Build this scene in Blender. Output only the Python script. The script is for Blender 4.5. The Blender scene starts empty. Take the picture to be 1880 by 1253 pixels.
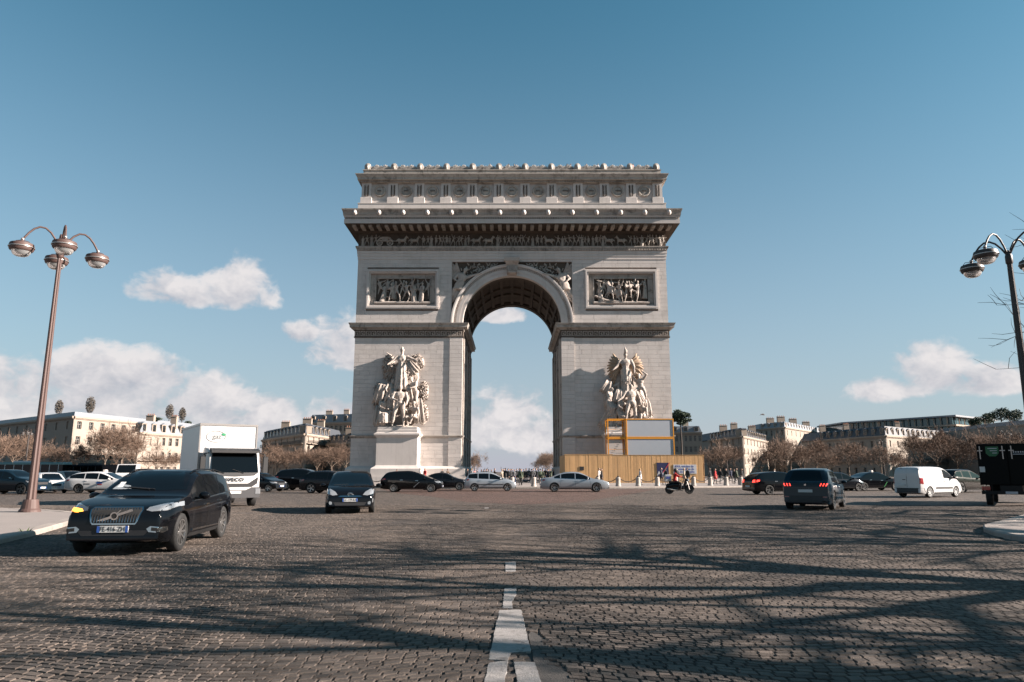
import bpy, bmesh, math, random
from math import sin, cos, pi, radians, sqrt, atan2, hypot
from mathutils import Vector, Matrix, noise
random.seed(7)
scene = bpy.context.scene
col = scene.collection

# ------------------------------------------------------------------ camera
CAM_H, TILT, FPX = 1.5, radians(10.42), 1305.5
cam_d = bpy.data.cameras.new('camera')
cam_d.sensor_width = 36.0
cam_d.lens = 36.0 * FPX / 1880.0
cam_d.clip_end = 6000
cam = bpy.data.objects.new('camera', cam_d)
col.objects.link(cam)
cam.location = (0, 0, CAM_H)
cam.rotation_euler = (pi / 2 + TILT, 0, 0)
scene.camera = cam

# ------------------------------------------------------------------ sun and sky
SUN = Vector((1.0, -0.125, 0.43)).normalized()          # direction towards the sun
SUN_EL = math.asin(SUN.z)
SUN_ROT = atan2(SUN.x, SUN.y)
sun_d = bpy.data.lights.new('sun', 'SUN')
sun_d.energy = 5.0
sun_d.angle = radians(0.4)
sun_d.color = (1.0, 0.87, 0.78)
sun = bpy.data.objects.new('sun', sun_d)
col.objects.link(sun)
sun.rotation_euler = (-SUN).to_track_quat('-Z', 'Y').to_euler()
sun.location = (60, -5, 40)

scene.view_settings.view_transform = 'Standard'
scene.view_settings.look = 'None'
scene.view_settings.exposure = 1.9
scene.view_settings.gamma = 1.0
scene.view_settings.use_curve_mapping = False
scene.render.engine = 'CYCLES'
scene.cycles.use_denoising = True
scene.cycles.max_bounces = 6
scene.cycles.diffuse_bounces = 3
scene.cycles.glossy_bounces = 3
scene.cycles.transmission_bounces = 4
scene.cycles.transparent_max_bounces = 6
scene.cycles.caustics_reflective = False
scene.cycles.caustics_refractive = False

world = bpy.data.worlds.new('World')
scene.world = world
world.use_nodes = True


class NT:
    """small helper to write node trees"""
    def __init__(s, tree):
        s.t = tree
        s.t.nodes.clear()

    def n(s, typ, **kw):
        nd = s.t.nodes.new(typ)
        for k, v in kw.items():
            setattr(nd, k, v)
        return nd

    def put(s, sock, v):
        if v is None:
            return
        if hasattr(v, 'is_output'):
            s.t.links.new(v, sock)
        else:
            if isinstance(v, (tuple, list)) and len(v) == 3 and sock.type == 'RGBA':
                v = (*v, 1.0)
            sock.default_value = v

    def m(s, op, a, b=None, c=None, clamp=False):
        nd = s.n('ShaderNodeMath', operation=op, use_clamp=clamp)
        for i, v in enumerate((a, b, c)):
            s.put(nd.inputs[i], v)
        return nd.outputs[0]

    def v(s, op, a, b=None):
        nd = s.n('ShaderNodeVectorMath', operation=op)
        s.put(nd.inputs[0], a)
        if op == 'SCALE':
            s.put(nd.inputs[3], b)
        else:
            s.put(nd.inputs[1], b)
        return nd.outputs['Value'] if op in ('LENGTH', 'DOT_PRODUCT') else nd.outputs[0]

    def mix(s, f, a, b, mode='MIX'):
        nd = s.n('ShaderNodeMix', data_type='RGBA', blend_type=mode)
        s.put(nd.inputs[0], f)
        s.put(nd.inputs[6], a)
        s.put(nd.inputs[7], b)
        return nd.outputs[2]

    def ramp(s, f, lo, hi, a=0.0, b=1.0, smooth=True):
        nd = s.n('ShaderNodeMapRange', interpolation_type='SMOOTHSTEP' if smooth else 'LINEAR')
        for i, v in enumerate((f, lo, hi, a, b)):
            s.put(nd.inputs[i], v)
        return nd.outputs[0]

    def noise(s, vec, scale=5.0, detail=3.0, rough=0.5, lac=2.0, dist=0.0, col=False):
        nd = s.n('ShaderNodeTexNoise')
        s.put(nd.inputs['Vector'], vec)
        for k, v in (('Scale', scale), ('Detail', detail), ('Roughness', rough), ('Lacunarity', lac), ('Distortion', dist)):
            s.put(nd.inputs[k], v)
        return nd.outputs[1] if col else nd.outputs[0]


def build_world():
    T = NT(world.node_tree)
    sky = T.n('ShaderNodeTexSky', sky_type='NISHITA', sun_disc=False)
    sky.sun_elevation = SUN_EL
    sky.sun_rotation = SUN_ROT
    sky.altitude = 50
    sky.air_density = 1.0
    sky.dust_density = 0.6
    sky.ozone_density = 1.0
    d = T.n('ShaderNodeTexCoord').outputs['Generated']
    sep = T.n('ShaderNodeSeparateXYZ')
    T.put(sep.inputs[0], d)
    x, y, z = sep.outputs
    az = T.m('ARCTAN2', x, y)
    el = T.m('ARCSINE', z)
    # puffy shapes: noise in direction space; lumps from a smooth billow
    st = T.v('MULTIPLY', d, (1.0, 1.0, 1.35))
    warp = T.v('ADD', st, T.v('SCALE', T.v('SUBTRACT', T.noise(st, 22.0, 3.0, 0.5, col=True), (0.5, 0.5, 0.5)), 0.022))

    def billow(v):
        a = T.noise(v, 11.0, 6.0, 0.58)
        b = T.m('ABSOLUTE', T.m('SUBTRACT', T.noise(v, 26.0, 3.0, 0.55), 0.5))
        return T.m('SUBTRACT', a, T.m('MULTIPLY', b, 0.55))
    n1 = billow(warp)
    n1b = billow(T.v('ADD', warp, (0.012, 0.0, 0.034)))

    def blob(a0, e0, ra, up, dn):
        da = T.m('DIVIDE', T.m('SUBTRACT', az, radians(a0)), radians(ra))
        de = T.m('SUBTRACT', el, radians(e0))
        de = T.m('ADD', T.m('DIVIDE', T.m('MAXIMUM', de, 0.0), radians(up)), T.m('DIVIDE', T.m('MAXIMUM', T.m('MULTIPLY', de, -1.0), 0.0), radians(dn)))
        return T.m('SUBTRACT', 1.0, T.m('ADD', T.m('MULTIPLY', da, da), T.m('MULTIPLY', de, de)))
    blobs = [(-21.8, 12.8, 3.3, 4.3, 0.9), (-26.0, 12.6, 3.6, 2.0, 0.8), (-13.4, 8.9, 3.8, 3.6, 1.2), (-16.8, 10.4, 2.0, 1.2, 0.8),
             (-31.2, 6.2, 3.4, 3.0, 4.0), (-27.2, 6.2, 2.8, 2.6, 4.0), (-36.0, 5.6, 4.4, 2.4, 4.0), (-22.6, 5.2, 3.2, 2.6, 3.5), (-30.0, 4.4, 12.0, 2.0, 3.5), (-18.6, 4.2, 3.0, 1.8, 2.5), (-14.0, 4.0, 3.0, 2.4, 2.5), (30.8, 6.4, 3.0, 3.0, 1.0), (28.0, 5.6, 3.4, 1.4, 0.9), (34.2, 5.8, 3.2, 1.6, 1.0),
             (0.3, 4.8, 3.4, 2.6, 3.2), (2.0, 3.0, 3.4, 2.0, 2.0), (-0.8, 12.4, 2.2, 0.9, 0.6), (-3.6, 3.4, 3.0, 2.4, 2.0),
             (-48, 6, 8, 3.4, 3), (-62, 10, 7, 4, 1.5), (-90, 8, 12, 3.5, 2.5), (50, 6, 6, 2.6, 1.6), (80, 8, 10, 3, 1.6), (135, 9, 12, 5, 2), (-140, 9, 14, 5, 2)]
    mk = None
    for b in blobs:
        q = blob(*b)
        mk = q if mk is None else T.m('MAXIMUM', mk, q)
    mk = T.m('MAXIMUM', mk, -1.0)
    dens = T.m('ADD', T.m('MULTIPLY', mk, 0.74), T.m('MULTIPLY', T.m('SUBTRACT', n1, 0.44), 2.7))
    cov = T.m('MULTIPLY', T.ramp(dens, 0.06, 0.62), T.ramp(dens, 0.1, 1.0, 0.80, 0.97))
    # side towards the sun and the top brighter, thick base greyer
    lit = T.m('ADD', T.m('MULTIPLY', T.m('SUBTRACT', n1, n1b), 2.6), 0.62, clamp=True)
    ccol = T.mix(lit, CLOUD_SHADE, CLOUD_LIT)
    tint = T.mix(1.0, sky.outputs[0], SKY_TINT, 'MULTIPLY')
    skyc = T.v('SCALE', tint, SKY_GAIN)
    hz = T.m('POWER', T.ramp(el, 0.0, radians(40.0), 1.0, 0.0, False), 1.9)
    skyc = T.mix(T.m('MULTIPLY', hz, 0.93), skyc, HAZE)
    out = T.mix(cov, skyc, ccol)
    world.cycles.sampling_method = 'MANUAL'
    world.cycles.sample_map_resolution = 512
    bg = T.n('ShaderNodeBackground')
    T.put(bg.inputs[0], out)
    bg.inputs[1].default_value = 0.05
    o = T.n('ShaderNodeOutputWorld')
    T.put(o.inputs[0], bg.outputs[0])


SKY_TINT = (0.55, 1.09, 1.06)
SKY_GAIN = 0.68
HAZE = (2.72, 2.66, 3.18)
CLOUD_LIT = (4.45, 4.25, 4.25)
CLOUD_SHADE = (2.7, 2.75, 3.05)
build_world()

# ------------------------------------------------------------------ mesh helpers
def ico(sub=1):
    bm = bmesh.new()
    bmesh.ops.create_icosphere(bm, subdivisions=sub, radius=1.0)
    r = ([tuple(v.co) for v in bm.verts], [tuple(v.index for v in f.verts) for f in bm.faces])
    bm.free()
    return r


ICO1, ICO2 = ico(1), ico(2)


def perp(d):
    d = Vector(d).normalized()
    a = Vector((0, 0, 1)) if abs(d.z) < 0.9 else Vector((1, 0, 0))
    u = d.cross(a).normalized()
    return u, d.cross(u).normalized()


class MB:
    """collects faces, builds ONE mesh object"""
    def __init__(s):
        s.v, s.f, s.m = [], [], []

    def add(s, vs, fs, mi=0):
        b = len(s.v)
        s.v.extend([tuple(p) for p in vs])
        s.f.extend([tuple(i + b for i in f) for f in fs])
        s.m.extend([mi] * len(fs))
        return s

    def box(s, x0, x1, y0, y1, z0, z1, mi=0):
        if x0 > x1: x0, x1 = x1, x0
        if y0 > y1: y0, y1 = y1, y0
        if z0 > z1: z0, z1 = z1, z0
        return s.add([(x0, y0, z0), (x1, y0, z0), (x1, y1, z0), (x0, y1, z0), (x0, y0, z1), (x1, y0, z1), (x1, y1, z1), (x0, y1, z1)],
                     [(0, 3, 2, 1), (4, 5, 6, 7), (0, 1, 5, 4), (1, 2, 6, 5), (2, 3, 7, 6), (3, 0, 4, 7)], mi)

    def bbox(s, x0, x1, y0, y1, z0, z1, b=0.02, mi=0):
        """box with chamfered top and vertical edges"""
        P = lambda q: [(x0 + q, y0, ), (x1 - q, y0), (x1, y0 + q), (x1, y1 - q), (x1 - q, y1), (x0 + q, y1), (x0, y1 - q), (x0, y0 + q)]
        a = P(b)
        i = [(x0 + b, y0 + b), (x1 - b, y0 + b), (x1 - b, y0 + b), (x1 - b, y1 - b), (x1 - b, y1 - b), (x0 + b, y1 - b), (x0 + b, y1 - b), (x0 + b, y0 + b)]
        vs = [(p[0], p[1], z0) for p in a] + [(p[0], p[1], z1 - b) for p in a] + [(x0 + b, y0 + b, z1), (x1 - b, y0 + b, z1), (x1 - b, y1 - b, z1), (x0 + b, y1 - b, z1)]
        fs = [tuple(reversed(range(8)))]
        for k in range(8):
            fs.append((k, (k + 1) % 8, 8 + (k + 1) % 8, 8 + k))
        fs += [(16, 17, 18, 19), (8, 9, 17, 16), (10, 11, 18, 17), (12, 13, 19, 18), (14, 15, 16, 19), (9, 10, 17), (11, 12, 18), (13, 14, 19), (15, 8, 16)]
        return s.add(vs, fs, mi)

    def obox(s, c, ax, ay, az, mi=0):
        """box from a centre and three half-axis vectors"""
        c, ax, ay, az = Vector(c), Vector(ax), Vector(ay), Vector(az)
        vs = [c + i * ax + j * ay + k * az for k in (-1, 1) for i, j in ((-1, -1), (1, -1), (1, 1), (-1, 1))]
        return s.add(vs, [(0, 3, 2, 1), (4, 5, 6, 7), (0, 1, 5, 4), (1, 2, 6, 5), (2, 3, 7, 6), (3, 0, 4, 7)], mi)

    def tube(s, pts, rad, n=6, cap=True, mi=0):
        pts = [Vector(p) for p in pts]
        if not isinstance(rad, (list, tuple)):
            rad = [rad] * len(pts)
        vs, fs = [], []
        u = None
        for i, p in enumerate(pts):
            d = (pts[min(i + 1, len(pts) - 1)] - pts[max(i - 1, 0)])
            if d.length < 1e-9:
                d = Vector((0, 0, 1))
            d.normalize()
            if u is None:
                u, w = perp(d)
            else:
                u = (u - d * u.dot(d))
                u = u.normalized() if u.length > 1e-6 else perp(d)[0]
                w = d.cross(u)
            for k in range(n):
                a = 2 * pi * k / n
                vs.append(p + (u * cos(a) + w * sin(a)) * rad[i])
        for i in range(len(pts) - 1):
            for k in range(n):
                k2 = (k + 1) % n
                fs.append((i * n + k, i * n + k2, (i + 1) * n + k2, (i + 1) * n + k))
        if cap:
            fs.append(tuple(reversed(range(n))))
            b = (len(pts) - 1) * n
            fs.append(tuple(range(b, b + n)))
        return s.add(vs, fs, mi)

    def lathe(s, prof, n=24, c=(0, 0, 0), mi=0, axis='z', a0=0.0, a1=2 * pi):
        """prof: (radius, height) rows, turned about an axis through c"""
        full = abs(a1 - a0 - 2 * pi) < 1e-6
        m = n if full else n + 1
        vs, fs = [], []
        for r, h in prof:
            for k in range(m):
                a = a0 + (a1 - a0) * k / n
                p = (r * cos(a), r * sin(a), h)
                if axis == 'y':
                    p = (p[0], p[2], -p[1])
                elif axis == 'x':
                    p = (p[2], p[0], p[1])
                vs.append((p[0] + c[0], p[1] + c[1], p[2] + c[2]))
        for i in range(len(prof) - 1):
            for k in range(n):
                k2 = (k + 1) % m
                fs.append((i * m + k, i * m + k2, (i + 1) * m + k2, (i + 1) * m + k))
        return s.add(vs, fs, mi)

    def ball(s, c, r, sub=1, mi=0, rot=None):
        vs, fs = ICO1 if sub == 1 else ICO2
        if not isinstance(r, (tuple, list)):
            r = (r, r, r)
        c = Vector(c)
        out = []
        for p in vs:
            q = Vector((p[0] * r[0], p[1] * r[1], p[2] * r[2]))
            if rot is not None:
                q = rot @ q
            out.append(q + c)
        return s.add(out, fs, mi)

    def caps(s, p0, r0, p1, r1, n=8, mi=0):
        """tapered capsule"""
        p0, p1 = Vector(p0), Vector(p1)
        d = p1 - p0
        if d.length < 1e-6:
            return s.ball(p0, r0, 1, mi)
        d.normalize()
        pts = [p0 - d * r0 * 0.95, p0 - d * r0 * 0.6, p0, p1, p1 + d * r1 * 0.6, p1 + d * r1 * 0.95]
        return s.tube(pts, [r0 * 0.3, r0 * 0.8, r0, r1, r1 * 0.8, r1 * 0.3], n, True, mi)

    def ring(s, prof, x0, x1, y0, y1, kx=1.0, ky=1.0, mi=0, cap=True):
        """moulding: (offset, z) rows swept round a rectangle"""
        vs, fs = [], []
        for d, z in prof:
            vs += [(x0 - d * kx, y0 - d * ky, z), (x1 + d * kx, y0 - d * ky, z), (x1 + d * kx, y1 + d * ky, z), (x0 - d * kx, y1 + d * ky, z)]
        for i in range(len(prof) - 1):
            for k in range(4):
                k2 = (k + 1) % 4
                fs.append((i * 4 + k, i * 4 + k2, i * 4 + 4 + k2, i * 4 + 4 + k))
        if cap:
            fs.append((3, 2, 1, 0))
            b = (len(prof) - 1) * 4
            fs.append((b, b + 1, b + 2, b + 3))
        return s.add(vs, fs, mi)

    def prism(s, poly, h0, h1, axis='y', mi=0):
        """extruded polygon; axis y: poly is (x, z), axis z: poly is (x, y), axis x: poly is (y, z)"""
        n = len(poly)
        f = {'y': lambda p, h: (p[0], h, p[1]), 'z': lambda p, h: (p[0], p[1], h), 'x': lambda p, h: (h, p[0], p[1])}[axis]
        vs = [f(p, h0) for p in poly] + [f(p, h1) for p in poly]
        fs = [tuple(range(n)), tuple(reversed(range(n, 2 * n)))] + [(k, n + k, n + (k + 1) % n, (k + 1) % n) for k in range(n)]
        return s.add(vs, fs, mi)

    def xf(s, M, start=0):
        s.v[start:] = [tuple(M @ Vector(p)) for p in s.v[start:]]
        return s

    def mesh(s, name, mats=(), smooth=False, fix=True):
        me = bpy.data.meshes.new(name)
        me.from_pydata(s.v, [], s.f)
        mats = mats if isinstance(mats, (list, tuple)) else [mats]
        for m in mats:
            me.materials.append(m)
        if any(s.m):
            me.polygons.foreach_set('material_index', s.m)
        if fix:
            bm = bmesh.new()
            bm.from_mesh(me)
            bmesh.ops.recalc_face_normals(bm, faces=bm.faces)
            bm.to_mesh(me)
            bm.free()
        if smooth:
            me.polygons.foreach_set('use_smooth', [True] * len(me.polygons))
        me.update()
        return me

    def build(s, name, mats, parent=None, smooth=False, world=False, fix=True):
        return link(name, s.mesh(name, mats, smooth, fix), parent, world)


def link(name, data, parent=None, world=False, loc=None, rot=None, scale=None):
    o = bpy.data.objects.new(name, data)
    col.objects.link(o)
    if parent is not None:
        o.parent = parent
        if world:
            o.matrix_parent_inverse = basis(parent).inverted()
    if loc is not None: o.location = loc
    if rot is not None: o.rotation_euler = rot
    if scale is not None: o.scale = scale
    return o


def basis(o):
    M = Matrix.LocRotScale(o.location, o.rotation_euler, o.scale)
    if o.parent is not None:
        M = basis(o.parent) @ o.matrix_parent_inverse @ M
    return M


def tag(o, label=None, cat=None, group=None, kind=None):
    if label: o['label'] = label
    if cat: o['category'] = cat
    if group: o['group'] = group
    if kind: o['kind'] = kind
    return o


def empty(name, loc=(0, 0, 0), rz=0.0, parent=None):
    o = bpy.data.objects.new(name, None)
    o.empty_display_size = 0.2
    col.objects.link(o)
    o.location = loc
    o.rotation_euler = (0, 0, rz)
    o.parent = parent
    return o


def copy_tree(o, parent=None):
    c = o.copy()
    col.objects.link(c)
    if parent is not None:
        c.parent = parent
    for ch in list(o.children):
        copy_tree(ch, c)
    return c


def sharp_smooth(me, deg=35):
    """smooth shading that keeps the hard edges"""
    me.polygons.foreach_set('use_smooth', [True] * len(me.polygons))
    bm = bmesh.new()
    bm.from_mesh(me)
    lim = radians(deg)
    for e in bm.edges:
        if len(e.link_faces) == 2 and e.calc_face_angle(0.0) > lim:
            e.smooth = False
    bm.to_mesh(me)
    bm.free()
    return me


def remesh(mb, voxel, name, smooth_iter=0):
    """one continuous surface from overlapping shapes"""
    me = mb.mesh(name + '_raw')
    o = bpy.data.objects.new('tmp', me)
    col.objects.link(o)
    md = o.modifiers.new('r', 'REMESH')
    md.mode = 'VOXEL'
    md.voxel_size = voxel
    md.use_smooth_shade = True
    if smooth_iter:
        sm = o.modifiers.new('s', 'SMOOTH')
        sm.iterations = smooth_iter
        sm.factor = 0.5
    dg = bpy.context.evaluated_depsgraph_get()
    out = bpy.data.meshes.new_from_object(o.evaluated_get(dg))
    bpy.data.objects.remove(o)
    bpy.data.meshes.remove(me)
    out.name = name
    return out


def text_mesh(txt, size, depth=0.002, bold=0.0, mat=None, name='lettering', sx=1.0, spacing=1.0):
    cu = bpy.data.curves.new('t', 'FONT')
    cu.body = txt
    cu.size = size
    cu.extrude = depth
    cu.offset = bold
    cu.align_x = 'CENTER'
    cu.align_y = 'CENTER'
    cu.space_character = spacing
    cu.resolution_u = 2
    o = bpy.data.objects.new('t', cu)
    col.objects.link(o)
    dg = bpy.context.evaluated_depsgraph_get()
    me = bpy.data.meshes.new_from_object(o.evaluated_get(dg))
    bpy.data.objects.remove(o)
    me.name = name
    me.materials.clear()
    if mat: me.materials.append(mat)
    if sx != 1.0:
        for v in me.vertices: v.co.x *= sx
    return me


def ground_at(px, py, z=0.0):
    """point of the ground seen at a place in the photograph"""
    v = (626.5 - py) / FPX
    u = (px - 940.0) / FPX
    k = (z - CAM_H) / (sin(TILT) + v * cos(TILT))
    return Vector((u * k, (cos(TILT) - v * sin(TILT)) * k, z))


def at(px, py, Y):
    """point at distance Y seen at a place in the photograph"""
    v = (626.5 - py) / FPX
    u = (px - 940.0) / FPX
    k = Y / (cos(TILT) - v * sin(TILT))
    return Vector((u * k, Y, CAM_H + (sin(TILT) + v * cos(TILT)) * k))


# ------------------------------------------------------------------ materials
MATS = {}
ALB = 0.80


def mat(name, c, rough=0.6, metal=0.0, coat=0.0, var=0.0, vscale=3.0, bump=0.0, bscale=40.0, spec=0.5, rnd=0.0, emit=None, estr=1.0, trans=0.0, alpha=1.0, stain=0.0, sscale=0.5, stainc=(0.03, 0.03, 0.03), streak=0.0):
    """procedural surface: colour noise, per-piece tone, stains, fine relief"""
    if not emit:
        c = tuple(x * ALB for x in c)
        stainc = tuple(x * ALB for x in stainc)
    m = bpy.data.materials.new(name)
    m.use_nodes = True
    T = NT(m.node_tree)
    b = T.n('ShaderNodeBsdfPrincipled')
    o = T.n('ShaderNodeOutputMaterial')
    T.put(o.inputs[0], b.outputs[0])
    pos = T.n('ShaderNodeNewGeometry').outputs['Position']
    cc = None
    if var or rnd or stain or streak:
        f = 1.0
        if var:
            n = T.noise(pos, vscale, 5.0, 0.6)
            f = T.m('ADD', T.m('MULTIPLY', T.m('SUBTRACT', n, 0.5), 2.0 * var), 1.0)
        if rnd:
            r1 = T.n('ShaderNodeObjectInfo').outputs['Random']
            r2 = T.n('ShaderNodeNewGeometry').outputs['Random Per Island']
            r = T.m('FRACT', T.m('ADD', r1, r2))
            f = T.m('MULTIPLY', f, T.m('ADD', T.m('MULTIPLY', T.m('SUBTRACT', r, 0.5), 2.0 * rnd), 1.0))
        cc = T.v('SCALE', tuple(c), f)
        if stain:
            n = T.noise(pos, sscale, 6.0, 0.65, dist=0.6)
            cc = T.mix(T.m('MULTIPLY', T.ramp(n, 0.48, 0.72), stain), cc, stainc)
        if streak:
            sv = T.v('MULTIPLY', pos, (1.6, 1.6, 0.09))
            n = T.noise(sv, 1.0, 5.0, 0.7)
            cc = T.mix(T.m('MULTIPLY', T.ramp(n, 0.5, 0.74), streak), cc, stainc)
    T.put(b.inputs['Base Color'], cc if cc is not None else tuple(c))
    b.inputs['Roughness'].default_value = rough
    b.inputs['Metallic'].default_value = metal
    b.inputs['Coat Weight'].default_value = coat
    b.inputs['Coat Roughness'].default_value = 0.06
    b.inputs['Specular IOR Level'].default_value = spec
    b.inputs['Transmission Weight'].default_value = trans
    b.inputs['Alpha'].default_value = alpha
    if emit:
        b.inputs['Emission Color'].default_value = (*emit, 1.0)
        b.inputs['Emission Strength'].default_value = estr
    if bump:
        bn = T.n('ShaderNodeBump')
        bn.inputs['Strength'].default_value = bump
        bn.inputs['Distance'].default_value = 0.05
        T.put(bn.inputs['Height'], T.noise(pos, bscale, 4.0, 0.6))
        T.put(b.inputs['Normal'], bn.outputs[0])
    MATS[name] = m
    return m


LIME = (0.60, 0.55, 0.515)
M_stone = mat('limestone', LIME, 0.85, var=0.10, vscale=0.6, rnd=0.06, stain=0.4, sscale=0.35, stainc=(0.40, 0.36, 0.33), streak=0.40, bump=0.15, bscale=6.0)
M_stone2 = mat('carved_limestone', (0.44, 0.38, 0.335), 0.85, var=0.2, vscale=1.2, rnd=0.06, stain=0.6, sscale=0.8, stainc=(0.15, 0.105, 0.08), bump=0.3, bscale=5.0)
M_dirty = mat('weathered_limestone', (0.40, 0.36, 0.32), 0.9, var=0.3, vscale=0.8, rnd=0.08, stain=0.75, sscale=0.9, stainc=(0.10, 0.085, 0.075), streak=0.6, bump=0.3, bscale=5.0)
M_sootshade = mat('soot_and_shade_limestone', (0.085, 0.065, 0.05), 0.95, var=0.4, vscale=1.0, rnd=0.1, stain=0.5, sscale=1.2, stainc=(0.03, 0.025, 0.02), bump=0.3, bscale=5.0)  # soot, plus the shade under vault and soffits painted into the colour
M_relief = mat('relief_limestone', (0.36, 0.32, 0.28), 0.9, var=0.25, vscale=2.0, rnd=0.15, stain=0.5, sscale=1.5, stainc=(0.10, 0.085, 0.075))

# ------------------------------------------------------------------ ground
def sett_material(name, base, scale=6.0, red=0.0):
    m = bpy.data.materials.new(name)
    m.use_nodes = True
    T = NT(m.node_tree)
    b = T.n('ShaderNodeBsdfPrincipled')
    o = T.n('ShaderNodeOutputMaterial')
    T.put(o.inputs[0], b.outputs[0])
    pos = T.n('ShaderNodeNewGeometry').outputs['Position']
    warp = T.v('ADD', pos, T.v('SCALE', T.v('SUBTRACT', T.noise(pos, 0.35, 2.0, col=True), (0.5, 0.5, 0.5)), 1.4))
    vor = T.n('ShaderNodeTexVoronoi', feature='F1')
    T.put(vor.inputs['Vector'], warp)
    vor.inputs['Scale'].default_value = scale
    ve = T.n('ShaderNodeTexVoronoi', feature='DISTANCE_TO_EDGE')
    T.put(ve.inputs['Vector'], warp)
    ve.inputs['Scale'].default_value = scale
    edge = T.ramp(ve.outputs['Distance'], 0.02, 0.16)
    s2 = T.n('ShaderNodeSeparateColor')
    T.put(s2.inputs[0], vor.outputs['Color'])
    big = T.noise(pos, 0.12, 4.0, 0.6)
    f = T.m('MULTIPLY', T.m('ADD', T.m('MULTIPLY', s2.outputs[0], 0.7), 0.65), T.m('ADD', T.m('MULTIPLY', big, 0.5), 0.75))
    f = T.m('MULTIPLY', f, T.m('ADD', T.m('MULTIPLY', edge, 0.7), 0.3))
    c = T.v('SCALE', T.mix(s2.outputs[1], base, tuple(x * k for x, k in zip(base, (1.0, 0.93, 0.86)))), f)
    T.put(b.inputs['Base Color'], c)
    b.inputs['Roughness'].default_value = 0.75
    b.inputs['Specular IOR Level'].default_value = 0.35
    bn = T.n('ShaderNodeBump')
    bn.inputs['Strength'].default_value = 0.8
    bn.inputs['Distance'].default_value = 0.03
    T.put(bn.inputs['Height'], edge)
    T.put(b.inputs['Normal'], bn.outputs[0])
    return m


SETT = (0.112, 0.091, 0.077)
M_settfar = sett_material('worn_setts', tuple(x * 0.86 for x in SETT))
M_settred = sett_material('reddish_setts', (0.105, 0.066, 0.054))
M_joint = mat('sandy_joints', (0.042, 0.036, 0.031), 0.95, var=0.4, vscale=8.0)
M_sett = mat('granite_sett', SETT, 0.82, var=0.22, vscale=9.0, rnd=0.34, bump=0.3, bscale=55.0, spec=0.2, stain=0.7, sscale=0.45, stainc=(0.062, 0.058, 0.057))
M_asph = mat('asphalt', (0.075, 0.066, 0.059), 0.9, stain=0.6, sscale=4.0, stainc=(0.045, 0.04, 0.037), var=0.35, vscale=30.0, bump=0.4, bscale=120.0)
M_pave = mat('pale_pavement', (0.27, 0.235, 0.215), 0.85, var=0.12, vscale=2.0, bump=0.2, bscale=90.0, stain=0.3, sscale=0.8, stainc=(0.2, 0.17, 0.15))
M_kerb = mat('granite_kerb', (0.31, 0.27, 0.24), 0.8, var=0.15, vscale=6.0, rnd=0.1, bump=0.25, bscale=60.0, stain=0.4, sscale=2.0, stainc=(0.16, 0.14, 0.12))
M_white = mat('worn_white_paint', (0.30, 0.28, 0.265), 0.8, var=0.35, vscale=22.0, stain=1.0, sscale=7.0, stainc=(0.13, 0.115, 0.105), bump=0.3, bscale=60)

g = MB()
g.add([(-2500, -600, 0), (2500, -600, 0), (2500, 4200, 0), (-2500, 4200, 0)], [(0, 1, 2, 3)])
ground = tag(g.build('ground', M_settfar), kind='structure')


def in_poly(x, y, P):
    c = False
    n = len(P)
    for i in range(n):
        (x0, y0), (x1, y1) = P[i], P[i - 1]
        if (y0 > y) != (y1 > y) and x < (x1 - x0) * (y - y0) / (y1 - y0) + x0:
            c = not c
    return c


LEFT_EDGE = [(-9.2, -8), (-9.2, 4), (-9.6, 10), (-10.6, 15.2), (-11.9, 19.2), (-13.2, 22.4), (-14.5, 24.6), (-16.8, 26.5), (-20.0, 28.2), (-26, 32), (-40, 39), (-60, 46)]
RIGHT_EDGE = [(11.3, -8), (11.2, 6), (11.15, 12), (11.0, 15.2), (11.2, 17.0), (12.2, 19.0), (14.0, 20.9), (16.5, 23.6), (18.9, 26.0), (24, 30), (40, 38), (60, 45)]


def smooth_line(P, n=6):
    out = []
    for i in range(len(P) - 1):
        p0, p1, p2, p3 = [Vector((*P[max(0, min(len(P) - 1, j))], 0)) for j in (i - 1, i, i + 1, i + 2)]
        for k in range(n):
            t = k / n
            out.append(0.5 * ((2 * p1) + (p2 - p0) * t + (2 * p0 - 5 * p1 + 4 * p2 - p3) * t * t + (3 * p1 - p0 - 3 * p2 + p3) * t ** 3))
    out.append(Vector((*P[-1], 0)))
    return [(p.x, p.y) for p in out]


def kerb_run(line, parent, side, step=1.05, w=0.32, h=0.15):
    """separate kerb stones laid along a line; side +1: pavement to the left of the direction of travel"""
    L = [0.0]
    for a, b in zip(line, line[1:]):
        L.append(L[-1] + hypot(b[0] - a[0], b[1] - a[1]))

    def at_len(s):
        for i in range(len(L) - 1):
            if L[i + 1] >= s:
                t = (s - L[i]) / max(1e-6, L[i + 1] - L[i])
                a, b = line[i], line[i + 1]
                return Vector((a[0] + (b[0] - a[0]) * t, a[1] + (b[1] - a[1]) * t, 0))
        return Vector((*line[-1], 0))
    s = 0.0
    while s < L[-1] - 0.3:
        ln = step * random.uniform(0.9, 1.1)
        p, q = at_len(s + 0.006), at_len(min(s + ln - 0.006, L[-1]))
        d = (q - p)
        if d.length < 0.1:
            break
        nrm = Vector((-d.y, d.x, 0)).normalized() * side
        hh = h + random.uniform(-0.004, 0.004)
        b = 0.035
        m = MB()
        P = [p, q, q + nrm * w, p + nrm * w]
        T_ = [p + nrm * b, q + nrm * b, q + nrm * w, p + nrm * w]
        m.add([(*v.xy, -0.02) for v in P] + [(*v.xy, hh - b) for v in P[:2]] + [(*v.xy, hh) for v in T_],
              [(3, 2, 1, 0), (0, 1, 5, 4), (4, 5, 7, 6), (6, 7, 8, 9), (1, 2, 8, 7, 5), (2, 3, 9, 8), (3, 0, 4, 6, 9)])
        m.build('kerb_stone', M_kerb, parent, world=True)
        s += ln


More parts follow.
